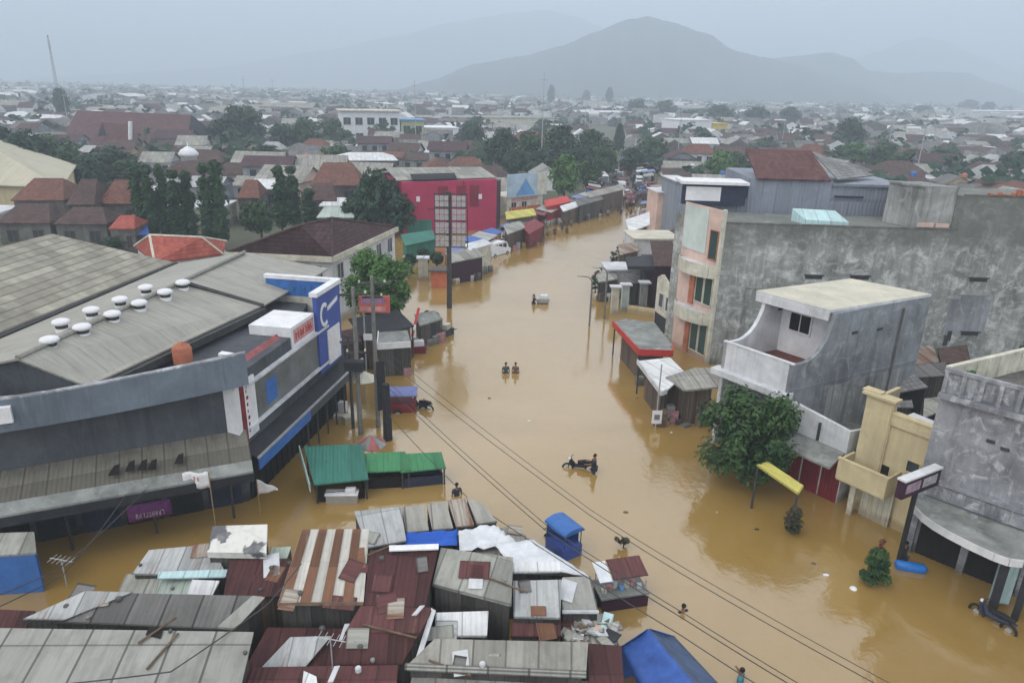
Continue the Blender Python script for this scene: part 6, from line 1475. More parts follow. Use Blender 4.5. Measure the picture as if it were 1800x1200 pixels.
def cart(name, label, x, y, rz, L, W, h, roof, body, depth=.45, extra=None, awn=None):
    """A three wheeled vendor cart or pedicab with a canopy, afloat to its axles."""
    o = thing(name, label, 'cart', (0, 0, 0))
    t = MB(); t.box((0, 0, .35), W, L, .65); t.build('body', body, o)
    for sx in (-1, 1):
        for sy in (-1, 1):
            t = MB(); t.tube([(sx * W * .45, sy * L * .46, .95), (sx * W * .45, sy * L * .46, h)], .025, 5); t.build('post', IRON, o)
    t = MB(); n = 8
    for k in range(n):
        a0, a1 = math.pi * k / n, math.pi * (k + 1) / n
        f = lambda a: (-W * .56 * math.cos(a), h + .24 * math.sin(a))
        (x0, z0), (x1, z1) = f(a0), f(a1); t.quad((x0, -L * .55, z0), (x1, -L * .55, z1), (x1, L * .55, z1), (x0, L * .55, z0))
    t.poly([(-W * .56 * math.cos(math.pi * k / n), -L * .55, h + .24 * math.sin(math.pi * k / n)) for k in range(n + 1)]); t.poly([(-W * .56 * math.cos(math.pi * k / n), L * .55, h + .24 * math.sin(math.pi * k / n)) for k in range(n + 1)][::-1])
    c = t.build('canopy', roof, o)
    for sx in (-1, 1): wheel(o, sx * (W / 2 + .08), .2, .33, .06)
    wheel(o, 0, -L * .5 - .45, .33, .06)
    t = MB(); t.tube([(0, -L * .5, .6), (0, -L * .5 - .45, .4), (0, -L * .5 - .5, 1.0)], .03, 6); t.tube([(-.28, -L * .5 - .5, 1.0), (.28, -L * .5 - .5, 1.0)], .025, 6); t.build('handlebar', IRON, o)
    if awn:
        t = MB(); t.hull([(-W * .5, -L * .48, 1.0), (W * .5, -L * .48, 1.0), (W * .5, -L * .48, h), (-W * .5, -L * .48, h)], (0, .02, 0)); t.hull([(-W * .5, -L * .48, 1.0), (-W * .5, L * .3, 1.0), (-W * .5, L * .3, h), (-W * .5, -L * .48, h)], (.02, 0, 0)); t.build('side_cloth', awn, o)
    if extra:
        for q in range(6):
            t = MB(); t.box((random.Random(q).uniform(-W * .35, W * .35), random.Random(q + 9).uniform(-L * .35, L * .35), 1.0), .25, .22, .2 + .05 * q, q); t.build('goods', extra[q % len(extra)], o)
    p = W0(x, y); o.location = (p.x, p.y, -depth); o.rotation_euler = (0, 0, rz); return o
cart('pedicab', 'blue canopied pedicab stranded in the water beside the market roofs', 990, 968, R(215), 1.35, 1.05, 1.75, BLUE, DEEP_BLUE, .4, None, BLUE)

SIGN_BLUE = plain('lilac blue canopy cloth', (0.17, 0.20, 0.42), .6, .2, 2)
cart('vendor_cart', 'cart with lilac blue canopy and dark red body by the utility poles', 706, 718, R(95), 1.9, 1.3, 1.6, SIGN_BLUE, DARK_RED, .4)
def moored_cart():
    p = W0(1088, 1052); o = thing('stall_cart', 'stall cart with faded red awning and white shelf rail moored below the cables', 'cart', (0, 0, 0))
    t = MB(); t.box((0, 0, .1), 1.9, 1.1, .75); t.build('body', CHARCOAL, o)
    t = MB(); t.box((0, 0, .86), 2.1, 1.25, .08); t.build('counter_top', CANOPY_GREY, o)
    for sx in (-.9, .9):
        for sy in (-.5, .5): t = MB(); t.tube([(sx, sy, .9), (sx, sy, 1.75 if sy > 0 else 1.5)], .025, 5); t.build('post', GALV, o)
    t = MB(); t.sheet((-.45, .65, 1.85), (1.05, .65, 1.85), (1.05, -.35, 1.6), (-.45, -.35, 1.6), .03); t.build('awning', MAROON2, o)
    t = MB(); t.sheet((-1.05, .65, 1.8), (-.5, .65, 1.8), (-.5, -.35, 1.55), (-1.05, -.35, 1.55), .03); t.build('awning', TARP_WHITE, o)
    t = MB(); t.hull([(-1.0, -.62, .3), (1.0, -.62, .3), (1.0, -.62, .8), (-1.0, -.62, .8)], (0, -.02, 0)); t.build('front_panel', DARK_PURPLE, o)
    for k in range(7): t = MB(); t.box((-.8 + k * .26, -.2 + .1 * (k % 3), .94), .18, .2, .15 + .06 * (k % 3), k); t.build('goods', [IVORY, SIGN_PINK, WHITE_OLD, SKY_BLUE][k % 4], o)
    for sx in (-1, 1): wheel(o, sx * 1.02, 0, .33, .06)
    o.location = (p.x, p.y, -.3); o.rotation_euler = (0, 0, R(14))
DARK_RED2 = plain('faded red awning', (0.17, 0.055, 0.06), .8, .3, 3)
moored_cart()
def pushcart(): # pale cart pushed far up the road
    p = W0(954, 532); o = thing('handcart', 'pale grey handcart pushed by a wader in black', 'cart', (0, 0, 0))
    t = MB(); t.hull([(-.55, -.4, .5), (.55, -.4, .5), (.65, -.45, .9), (-.65, -.45, .9)], (0, .85, 0)); t.build('tray', GALV, o)
    for sx in (-.5, .5): wheel(o, sx, 0, .33, .06)
    t = MB(); t.tube([(-.6, -.3, .85), (-1.1, -.3, 1.0), (-1.1, .3, 1.0), (-.6, .3, .85)], .025, 5); t.build('handle', IRON, o)
    t = MB(); t.box((.1, 0, .85), .7, .5, .35); t.build('sack', TARP_WHITE, o)
    o.location = (p.x, p.y, -.4)
pushcart()
def barrier():
    a, b = P(722, 602, 1.0), P(736, 542, 2.9); o = thing('barrier_boom', 'raised red and white barrier boom by the clutter at the water edge', 'barrier', (a.x, a.y, -.9))
    n = 6
    for k in range(n):
        t = MB(); t.tube([a.lerp(b, k / n), a.lerp(b, (k + 1) / n)], .11, 6); t.build('stripe', RED if k % 2 or k > 3 else WHITE_OLD, o)
    t = MB(); t.box((a.x, a.y, -.9), .45, .45, 2.1); t.build('base', DARK_RED, o)
barrier()
def tyre_stack():
    p = P(757, 562, 1.4); o = thing('cable_drum', 'brown wooden cable drum tilted on the clutter at the water edge', 'drum', (0, 0, 0))
    t = MB(); t.tube([(-.4, 0, 0), (.4, 0, 0)], .45, 14); t.build('core', WOOD, o)
    for s in (-1, 1): t = MB(); t.tube([(s * .4, 0, 0), (s * .48, 0, 0)], .75, 18); t.build('flange', RUST_TILE2, o)
    o.location = p; o.rotation_euler = (.5, .3, .6)
tyre_stack()
for k, (x, y, m, lab) in enumerate(((735, 618, DARK_RED, 'dark red handcart with white sack beside the roadside shop'), (760, 600, CHARCOAL, 'charcoal handcart with grey sack under the cable drum'), (784, 588, IRON, 'small iron handcart at the tip of the clutter'))):
    o = thing('handcart', lab, 'cart', (0, 0, 0)); t = MB(); t.box((0, 0, .3), 1.2, .8, .6); t.build('tray', m, o)
    t = MB(); t.box((.05, 0, .9), .8, .55, .4, .3); t.build('sack', [TARP_WHITE, CANOPY_GREY, IVORY][k], o)
    for sx in (-.62, .62): wheel(o, sx, 0, .33, .06)
    t = MB(); t.tube([(-.3, -.4, .8), (-.3, -.95, 1.0), (.3, -.95, 1.0), (.3, -.4, .8)], .025, 5); t.build('handle', IRON, o)
    p = W0(x, y); o.location = (p.x, p.y, -.35); o.rotation_euler = (0, 0, .5 * k)
# blue float
p = W0(1600, 1000); w = MB(); L = .62
w.tube([p + Vector((-L, .15, .1)), p + Vector((-L * .9, .14, .12)), p + Vector((L * .8, -.13, .12)), p + Vector((L, -.15, .1))], [.16, .24, .24, .12], 12)
o = w.build('blue_drum', plain('blue plastic', (0.02, 0.16, 0.52), .35, .12, 2), None, p, smooth=True); tag(o, 'bright blue plastic drum floating beside the conical bush', 'drum')
p = W0(1500, 1034); w = MB(); w.lathe(p, [(.05, -.02), (.16, 0), (.12, .06), (.02, .08)], 8); o = w.build('foam_scrap', WHITE_CLEAN, None, p); tag(o, 'scrap of white foam drifting on the brown water', 'scrap')
# leaning light panel under the corner canopy
p = P(1762, 1030, 1.0); pl = Plane((p.x - .35, p.y + .1), (p.x + .35, p.y - .1)); w = MB(); w.rect(pl, 0, .75, .2, 2.2, .05, 0); o = w.build('leaning_panel', CYAN_SHEET, None, (p.x, p.y, .2)); tag(o, 'pale blue panel standing against the corner canopy pillar', 'panel')
for k, (x, y) in enumerate(((598, 735), (612, 742), (603, 722))):
    p = W0(x, y); w = MB(); w.box(p + Vector((0, 0, -.1)), .8 - .2 * k, .5, .35 + .2 * k, k * .7); o = w.build('plastic_crate', [WHITE_OLD, IVORY, WHITE_CLEAN][k], None, p)
    tag(o, ['low white crate floating by the slender pole', 'ivory crate nearest the transformer pole', 'tall narrow white crate by the slender pole'][k], 'crate', None)
# ================================================================ yellow awning, right-bank clutter, rows of small stalls up the road
canopy('yellow_awning', 'yellow sheet awning at the foot of the dark street tree', [(1330, 816, 2.5), (1350, 811, 2.6), (1413, 853, 2.5), (1404, 867, 2.2)], YELLOW_SHEET, cat='awning', posts=(0, 3))
canopy('shop_canopy', 'low charcoal canopy in front of the maroon store', [(1098, 482, 2.5), (1146, 476, 2.8), (1150, 492, 2.4), (1102, 500, 2.2)], DARK_ASB, posts=(3,), back=(WALL_DARK, .1))
canopy('shop_canopy', 'rusty canopy behind the potted shrubs', [(1086, 430, 3.0), (1118, 424, 3.2), (1124, 440, 2.7), (1090, 448, 2.5)], ZINC_RUST, posts=(3,), back=(WALL_PLANK, .1))
canopy('shop_canopy', 'small grey awning over the white kiosk counter', [(1050, 480, 2.4), (1082, 476, 2.6), (1086, 490, 2.2), (1052, 496, 2.0)], GREY_ASB2, posts=(2, 3), back=(WALL_DARK, .12))
for i, (x, yb, yt, m, lab) in enumerate(((1080, 552, 506, IVORY, 'ivory gate pillar nearest the first street lamp'), (1098, 546, 502, MINT, 'pale mint gate pillar between the ivory pillar and the ornate shop'), (1130, 545, 498, CONC_OLD, 'grey gate pillar beside the black sign pole'))):
    wall_block('gate_pillar', lab, 'pillar', x - 6, x + 6, yb, yt, 0, m, .5, WHITE_OLD)
w = MB(); a_, b_ = P(1098, 548, 0), P(1150, 556, 0); pl = Plane(G2(a_), G2(b_)); w.rect(pl, .3, pl.len, -.9, .75, .2, 0); o = w.build('low_wall', CREAM, None, a_); tag(o, 'low cream yard wall standing in the water by the ornate shop', 'wall')
def stall_proto(roof, side, rndS):
    o = thing('street_stall', '', 'stall', (0, 0, 0)); w_, d_, h_ = rndS.uniform(2.2, 3.8), rndS.uniform(1.8, 2.6), rndS.uniform(2.1, 2.7)
    m = MB(); m.sheet((-w_ / 2, d_ / 2, h_ + .35), (w_ / 2, d_ / 2, h_ + .35), (w_ / 2, -d_ / 2, h_), (-w_ / 2, -d_ / 2, h_), .06); m.build('roof', roof, o)
    for sx in (-1, 1):
        for sy in (-1, 1): m = MB(); m.tube([(sx * w_ * .46, sy * d_ * .46, -.9), (sx * w_ * .46, sy * d_ * .46, h_)], .045, 5); m.build('post', IRON, o)
    m = MB(); m.box((0, d_ * .4, -.9), w_ * .92, .06, h_ + .9); m.build('rear_wall', side, o)
    m = MB(); m.box((0, -d_ * .25, -.9), w_ * .8, d_ * .35, 1.75); m.build('counter', rndS.choice([WHITE_OLD, CHARCOAL, WOOD, SIGN_PINK]), o)
    for q in range(4): m = MB(); m.box((-w_ * .3 + q * w_ * .2, -d_ * .25, .85), .3, .3, rndS.uniform(.15, .4), q); m.build('goods', rndS.choice([RED, YELLOW, SKY_BLUE, WHITE_CLEAN, ORANGE]), o)
    return o
rs = random.Random(78)
SP_ = [(c, stall_proto(m, s_, rs)) for c, m, s_ in (('grey', GREY_ASB2, SHADOW_INT), ('rusty', ZINC_RUST, CHARCOAL), ('blue', TARP_BLUE, SHADOW_INT), ('white', TARP_WHITE, CHARCOAL), ('red', DARK_RED, SHADOW_INT), ('dark', DARK_ASB, SHADOW_INT), ('lilac', SIGN_BLUE, CHARCOAL), ('pale', ZINC, WALL_DARK))]
def bank_line(pts, n):
    L = [(Vector(a) - Vector(b)).length for a, b in zip(pts, pts[1:])]; T = sum(L); out = []
    for k in range(n):
        d = T * (k + .5) / n
        for (a, b), l in zip(zip(pts, pts[1:]), L):
            if d <= l: out.append((Vector(a).lerp(Vector(b), d / l), math.atan2(b[1] - a[1], b[0] - a[0]))); break
            d -= l
    return out
used_s = set(); cnt = 0
for lab, grp, line, n, face in (
    ('street stall in the row along the market-side bank', 'stalls along the market-side bank', [P(800, 474, 0)[:2], P(862, 436, 0)[:2], P(930, 408, 0)[:2], P(985, 380, 0)[:2], P(1050, 356, 0)[:2]], 15, -1),
    ('street stall on the market side of the crowded road', 'stalls on the market side of the crowded road', [(14.0, 132), (18.5, 185), (22.5, 232)], 18, -1),
    ('street stall on the grey wall side of the crowded road', 'stalls on the grey wall side of the crowded road', [(24.5, 112), (27.0, 140), (31.5, 190), (35, 232)], 22, 1),
    ('street stall below the cream roofed shop', 'stalls below the cream roofed shop', [P(1118, 412, 0)[:2], P(1136, 392, 0)[:2], P(1146, 376, 0)[:2]], 4, 1)):
    for p, a in bank_line(line, n):
        j = rs.randrange(8); c, o = SP_[j]
        if j in used_s: o = copy_tree(o)
        used_s.add(j); y = p.y
        o.location = (p.x + rs.uniform(-.6, .6), y + rs.uniform(-.5, .5), .15 if y > 130 else -.2); o.rotation_euler = (0, 0, a + (math.pi if face > 0 else 0) * 0 + (math.pi / 2 if False else 0) + (0 if face < 0 else math.pi)); s = rs.uniform(.85, 1.15); o.scale = (s, s, s)
        o['label'] = c + ' roofed ' + lab; o['group'] = c + ' ' + grp
# motorcycles and more people in the far jam
mp = motorcycle('motorcycle in the jam beyond the end of the flood', (20, 137), 0, CHARCOAL, -.12); mp['group'] = 'motorcycles in the jam beyond the flood'
for i in range(26):
    o = copy_tree(mp); y = 133 + rs.uniform(0, 60); o.location = (21 + (y - 125) * .085 + rs.uniform(-6, 6), y, .12); o.rotation_euler = (0, 0, rs.uniform(-.5, .5))
for i in range(24):
    y = 130 + rs.uniform(0, 45); person('person standing among the queued vehicles beyond the flood', (21 + (y - 125) * .085 + rs.uniform(-6.5, 6.5), y, 0), rs.uniform(0, 6), rs.choice([(.04, .04, .05), (.14, .04, .04), (.05, .06, .12), (.3, .3, .3), (.25, .2, .05)]), depth=-.12, group='people among the queued vehicles')
# drifting rubbish
for i in range(10):
    x, y = [(1430, 990), (1452, 1010), (1330, 930), (1260, 900), (1100, 900), (930, 740), (860, 700), (780, 690), (1120, 700), (1180, 760), (1380, 1080), (1620, 1100), (1250, 1010), (700, 890), (300, 960), (1010, 620)][i]
    p = W0(x, y); w = MB(); s = rs.uniform(.07, .15); w.lathe(p, [(s * .9, -.02), (s, .01), (s * .6, .05)], 7); o = w.build('floating_scrap', [WOOD, TARP_WHITE, LEAF_BROWN, IVORY][i % 4], None, p); o.scale = (1, .6, 1); tag(o, 'small scrap of rubbish drifting on the brown water', 'scrap', 'rubbish drifting on the flood')
# ================================================================ trees
def hz(x): return 154 + (x - 900) * math.tan(ROLL)
def height_px(x, yb, yt): return CAMH * (yb - yt) / (yb - hz(x))
def crown_blobs(rnd, rx, ry, z0, z1, n, shape):
    out = []
    for k in range(n):
        for _ in range(40):
            a = rnd.uniform(0, 6.283); f = rnd.random() ** .45; t = rnd.random()
            if shape == 'round': w = math.sin(math.pi * (0.14 + .78 * t)) ** .7
            elif shape == 'cone': w = (1 - t) ** .8 * .95 + .06
            elif shape == 'column': w = (math.sin(math.pi * (.08 + .90 * t)) ** .45) * (1 - .45 * t)
            else: w = math.sin(math.pi * (.25 + .6 * t))
            p = Vector((rx * w * f * math.cos(a), ry * w * f * math.sin(a), z0 + (z1 - z0) * t))
            break
        out.append(p)
    return out
def foliage(rnd, blobs, br, nl, ls, flat=.75):
    w = MB()
    for c in blobs:
        r = br * rnd.uniform(.6, 1.25); lean = Vector((rnd.uniform(-.4, .4), rnd.uniform(-.4, .4), 1)).normalized()
        for _ in range(nl):
            d = Vector((rnd.gauss(0, 1), rnd.gauss(0, 1), rnd.gauss(.25, 1))).normalized() * r * rnd.uniform(.55, 1.05); d.z *= flat
            n = (d.normalized() * .7 + lean * .6 + Vector((rnd.uniform(-.6, .6), rnd.uniform(-.6, .6), rnd.uniform(-.3, .6)))).normalized()
            u = n.cross(Vector((rnd.uniform(-1, 1), rnd.uniform(-1, 1), rnd.uniform(-.4, .4)))).normalized(); v = n.cross(u); s = ls * rnd.uniform(.55, 1.25); q = c + d
            w.poly([q - u * s, q - v * s * .5, q + u * s, q + v * s * .5], 0, [(0, 0), (1, 0), (1, 1), (0, 1)])
    return w
def make_tree(name, label, h, wd, shape='round', mat=None, nb=40, nl=90, ls=.2, z0f=.28, trunk=.14, seed=1, cat='tree', group=None, limbs=7, base=-.9, bf=None, lobes=0):
    rnd = random.Random(seed); o = thing(name, label, cat, (0, 0, 0), group)
    z0, z1 = h * z0f, h * .93; br = wd * (bf or (.17 if shape != 'column' else .26))
    bl = crown_blobs(rnd, wd / 2 - br * .6, wd / 2 - br * .6, z0 + br * .5, z1 - br * .4, nb, shape)
    if lobes:                                  # uneven outline: the crown swells towards a few sides and is notched between
        ph = rnd.uniform(0, 6.28); bl = [Vector((b.x * (1 + .18 * math.sin(lobes * math.atan2(b.y, b.x) + ph)), b.y * (1 + .18 * math.sin(lobes * math.atan2(b.y, b.x) + ph)), b.z * (1 + .10 * math.sin(2 * math.atan2(b.y, b.x) + ph * 2)))) for b in bl]
    foliage(rnd, bl, br, nl, ls).build('crown', mat or LEAF, o)
    w = MB(); j = lambda: rnd.uniform(-.05, .05) * h
    top = Vector((j() * .5, j() * .5, h * (.55 if shape == 'round' else .85)))
    w.tube([(0, 0, base), (j() * .3, j() * .3, z0 * .6), (top.x * .5, top.y * .5, (z0 + top.z) / 2), top], [trunk * 1.3, trunk, trunk * .75, trunk * .3], 7)
    if shape == 'round':
        for k in range(limbs):
            e = bl[k * len(bl) // limbs]; s = Vector((top.x * .4, top.y * .4, z0 * rnd.uniform(.75, 1.3))); w.tube([s, s.lerp(e, .5) + Vector((0, 0, .1 * h * rnd.random())), e], [trunk * .5, trunk * .32, trunk * .12], 5)
    w.build('trunk', BARK, o); return o
def put(o, x, yb, z=0.0): o.location = P(x, yb, z); return o
def tree_at(x, yb, yt, wpx, label, shape='round', mat=None, nb=40, nl=80, ls=.2, seed=1, z=0.0, name='tree', cat='tree', **k):
    h = height_px(x, yb, yt); s = scale_at(P(x, yb, h / 2))
    return put(make_tree(name, label, h, wpx / s, shape, mat, nb, nl, ls, seed=seed, cat=cat, **k), x, yb, z)
tree_at(1306, 848, 655, 212, 'broad dark green street tree in the flood before the balcony house', mat=LEAF, nb=74, nl=150, ls=.155, seed=4, name='street_tree', z0f=.15, trunk=.13, limbs=14, bf=.135, lobes=3)
tree_at(664, 594, 426, 158, 'dense street tree beside the blue sign tower', mat=LEAF_BRIGHT, nb=84, nl=110, ls=.19, seed=8, name='street_tree', z0f=.2, trunk=.2, limbs=10, bf=.14, lobes=3)
tree_at(1535, 1022, 944, 60, 'conical green bush in the flood beside the blue drum', 'cone', LEAF, 60, 80, .085, 3, bf=.2, name='conical_bush', cat='bush', z0f=.08, trunk=.05)
b_ = make_tree('red_shoot', 'reddish leafy shoot rising from the top of the conical bush', .75, .36, 'column', LEAF_RED, 8, 40, .06, .1, .02, 5, 'plant', base=0); b_.location = P(1535, 1022, 0) + Vector((0, 0, 1.5))
tree_at(1392, 938, 872, 38, 'brown two tiered bush in the flood below the yellow awning', 'column', LEAF_BROWN, 16, 70, .085, 6, name='clipped_bush', cat='bush', z0f=.1, trunk=.05)
p = P(1392, 936, 0); b_ = make_tree('bush_skirt', 'low dark skirt of leaves around the foot of the brown bush', .75, .95, 'round', LEAF_DARK, 12, 60, .08, .1, .04, 7, 'bush'); b_.location = p
b_ = make_tree('floating_branch', 'leafy olive branch sticking out of the water near the pedicab', .75, .85, 'round', LEAF_BROWN, 8, 40, .09, .2, .03, 9, 'branch'); b_.location = P(1096, 962, 0)
p = R1.pt(.6, 8.05, -1.4); b_ = make_tree('terrace_plant', 'bright green plant on the roof terrace of the corner building', .75, .95, 'round', LEAF_BRIGHT, 10, 60, .07, .1, .03, 11, 'plant', base=0); b_.location = p
tree_at(1792, 660, 575, 78, 'dark bushy tree rising behind the roof terrace parapet', mat=LEAF_DARK, nb=34, nl=70, ls=.16, seed=13, name='yard_tree')
b_ = make_tree('yellow_plant', 'pale yellow green plant at the foot of the black sign pole', .9, .8, 'round', plain('yellow leaves', (.32, .30, .05), .7, .3, 4), 9, 40, .09, .15, .03, 15, 'plant'); b_.location = P(1590, 956, 0)
b_ = make_tree('roof_weed', 'yellow green weeds growing in the gap beside the tilted slab roof', .7, .9, 'round', LEAF_BROWN, 9, 50, .08, .1, .03, 16, 'plant'); b_.location = P(782, 1050, 2.3)
for i, (x, y) in enumerate(((1078, 452), (1090, 440), (1102, 428), (1112, 420), (1072, 470), (1064, 478), (1052, 488), (1046, 500))):
    b_ = make_tree('potted_shrub', 'grey green potted shrub on the roadside racks by the cream roofed shop', 1.9, 1.5, 'round', [LEAF_BROWN, LEAF_DARK][i % 2], 12, 40, .13, .25, .05, 30 + i, 'shrub', 'potted shrubs along the roadside racks'); b_.location = P(x, y + 16, 0)
for i, (x, yb, yt, w_) in enumerate(((745, 478, 430, 34), (768, 476, 438, 30), (722, 480, 440, 30))):
    tree_at(x, yb, yt, w_, ['slim shrub by the pale gate pillar', 'dark shrub touching the billboard pole', 'rounded shrub between the street tree and the gate pillar'][i], mat=LEAF_DARK, nb=18, nl=40, ls=.17, seed=50 + i, name='shrub', cat='shrub')
# cypress row
cy = [make_tree('cypress', 'tall dark cypress in the row behind the coral roofed house', 10, 2.3, 'column', LEAF_CYP, 80, 60, .24, .04, .14, 60 + k, group='row of cypresses behind the coral roofed house') for k in range(2)]
for i, (x, yb, yt, w_) in enumerate(((255, 424, 278, 27), (274, 426, 276, 26), (296, 424, 274, 24), (318, 426, 284, 32), (340, 424, 286, 26), (372, 428, 272, 30), (392, 428, 266, 34))):
    h = height_px(x, yb, yt); s = scale_at(P(x, yb, h / 2)); o = cy[i] if i < 2 else copy_tree(cy[i % 2]); o.scale = ((w_ / s) / 1.5, (w_ / s) / 1.5, h / 10); put(o, x, yb, 0); o.rotation_euler = (0, 0, i * 1.3)
for i, (x, yb, yt, w_) in enumerate(((497, 404, 278, 26), (519, 404, 280, 30), (547, 408, 322, 26))):
    h = height_px(x, yb, yt); s = scale_at(P(x, yb, h / 2)); o = copy_tree(cy[i % 2]); o.scale = ((w_ / s) / 1.5, (w_ / s) / 1.5, h / 10); put(o, x, yb, 0); o.rotation_euler = (0, 0, 3 + i * 1.3)
    o['group'] = 'cypresses behind the brown roofed building'; o['label'] = ['slim tall cypress beside another behind the brown roof', 'thicker tall cypress behind the brown roof', 'shortest cypress behind the brown roof'][i]
# broad trees, copied from a few kinds
PT = {}
def town_tree(kind, x, yb, yt, wpx, label, group=None, rz=None, rnd=random.Random(77)):
    mats = {'dark': LEAF_DARK, 'mid': LEAF, 'bright': LEAF_BRIGHT, 'cone': LEAF_DARK}
    if kind not in PT:
        PT[kind] = [make_tree('town_tree', 'spare tree', 8, 8, 'cone' if kind == 'cone' else 'round', mats[kind], 56, 52, .46, .12, .25, 90 + len(PT) * 5 + k) for k in range(2)]
        for o in PT[kind]: o['spare'] = 1
    pr = PT[kind][rnd.randrange(2)]
    h = height_px(x, yb, yt); s = scale_at(P(x, yb, h / 2)); wd = wpx / s
    if pr.get('spare'): o = pr; del o['spare']
    else: o = copy_tree(pr)
    o.scale = (wd / 8, wd / 8, h / 8); o.location = P(x, yb, .1); o.rotation_euler = (0, 0, rnd.uniform(0, 6.28)); o['label'] = label
    if group: o['group'] = group
    elif 'group' in o: del o['group']
    return o
GA = ('dark tree in the grove beside the beige hipped hall', 'dark grove beside the beige hipped hall'); GB = ('tree in the thick wood between the crimson building and the far road', 'wood beyond the crimson building')
GC = ('tree in the hazy belt of trees across the plain', 'hazy belts of trees on the plain'); GD = ('dark tree in the clump crowding the crimson building', 'clump of dark trees by the crimson building')
for kind, x, yb, yt, w_, lb in (
    ('dark', 62, 335, 222, 120, GA), ('dark', 15, 318, 216, 100, GA), ('dark', 205, 326, 252, 110, GA), ('mid', 125, 322, 246, 110, GA), ('dark', 160, 336, 268, 90, GA), ('mid', 235, 330, 276, 80, GA), ('mid', 100, 300, 230, 90, GA),
    ('dark', 430, 262, 182, 130, ('big dome shaped tree behind the maroon roofed hall', None)), ('mid', 545, 268, 202, 84, ('rounded tree by the white school building', None)), ('dark', 500, 272, 214, 76, ('dark tree between the dome shaped tree and the school', None)), ('mid', 585, 262, 205, 60, ('narrow tree touching the white school building', None)),
    ('dark', 394, 272, 205, 80, ('dark tree at the gable end of the maroon roofed hall', None)), ('mid', 460, 416, 344, 78, ('bright bushy tree behind the brown hipped roof', None)),
    ('dark', 205, 442, 412, 60, ('low bush between the wavy tiled roof and the coral roofed house', None)), ('mid', 590, 300, 250, 70, ('leafy tree in front of the school', None)), ('dark', 470, 300, 252, 90, ('dark tree between the cypresses and the maroon hall', None)), ('mid', 420, 312, 270, 70, ('tree near the white roofed house by the cypresses', None)), ('dark', 770, 286, 250, 50, ('dark tree behind the crimson building roofs', None)), ('dark', 662, 412, 288, 96, GD), ('dark', 702, 414, 332, 74, GD), ('dark', 626, 414, 336, 74, GD), ('dark', 690, 408, 306, 60, GD), ('dark', 645, 414, 350, 80, GD),
    ('mid', 726, 262, 222, 44, ('small tree before the blue annex of the school', None)),
    ('dark', 830, 270, 212, 64, GB), ('dark', 886, 306, 220, 92, GB), ('mid', 936, 312, 226, 92, GB), ('dark', 985, 306, 214, 96, GB), ('mid', 1040, 296, 222, 90, GB), ('dark', 1010, 318, 250, 80, GB), ('dark', 950, 318, 256, 80, GB), ('dark', 905, 314, 258, 60, GB), ('mid', 1145, 290, 238, 86, GB), ('dark', 1110, 308, 256, 60, GB), ('mid', 1065, 312, 250, 60, GB), ('dark', 860, 296, 240, 50, GB),
    ('bright', 992, 350, 266, 74, ('fresh green tree above the red front shop', None)), ('mid', 1036, 338, 276, 56, ('mid green tree over the charcoal roofed stall', None)), ('cone', 1087, 272, 213, 36, ('pointed conifer standing out of the wood', None)),
    ('bright', 1262, 328, 260, 74, ('bright green tree just behind the dark sign box', None)), ('mid', 1290, 322, 262, 50, ('darker green tree next to the maroon roof block', None)),
    ('dark', 1490, 268, 204, 84, ('large dark tree on the plain behind the maroon roof block', None)), ('dark', 1432, 262, 226, 60, ('low dark tree behind the maroon roof block', None)), ('mid', 1545, 300, 246, 70, ('mid green tree above the clad building roof', None)), ('bright', 1500, 292, 248, 80, ('light green tree behind the clad building', None)), ('mid', 1592, 310, 258, 76, ('leafy tree behind the tank room', None)),
    ('dark', 1782, 318, 262, 90, ('dark tree behind the higher blank wall', None)), ('mid', 1722, 312, 274, 60, ('low tree beyond the broken bricks of the higher wall', None)), ('dark', 1650, 290, 262, 60, ('dark low tree far beyond the tank room', None)),
    ('dark', 113, 215, 152, 46, ('round dark tree top beside the tall radio mast', None)),
    ('dark', 968, 186, 148, 40, GC), ('dark', 1030, 184, 158, 32, GC), ('dark', 1070, 188, 152, 36, GC), ('mid', 1120, 208, 172, 70, GC), ('mid', 1170, 210, 174, 70, GC), ('dark', 1262, 224, 182, 80, GC), ('dark', 1330, 226, 186, 80, GC), ('dark', 1386, 224, 186, 64, GC), ('dark', 1700, 200, 174, 70, GC), ('dark', 1735, 202, 178, 50, GC), ('dark', 1620, 206, 184, 60, GC), ('mid', 1215, 218, 190, 60, GC)):
    town_tree(kind, x, yb, yt, w_, *lb)
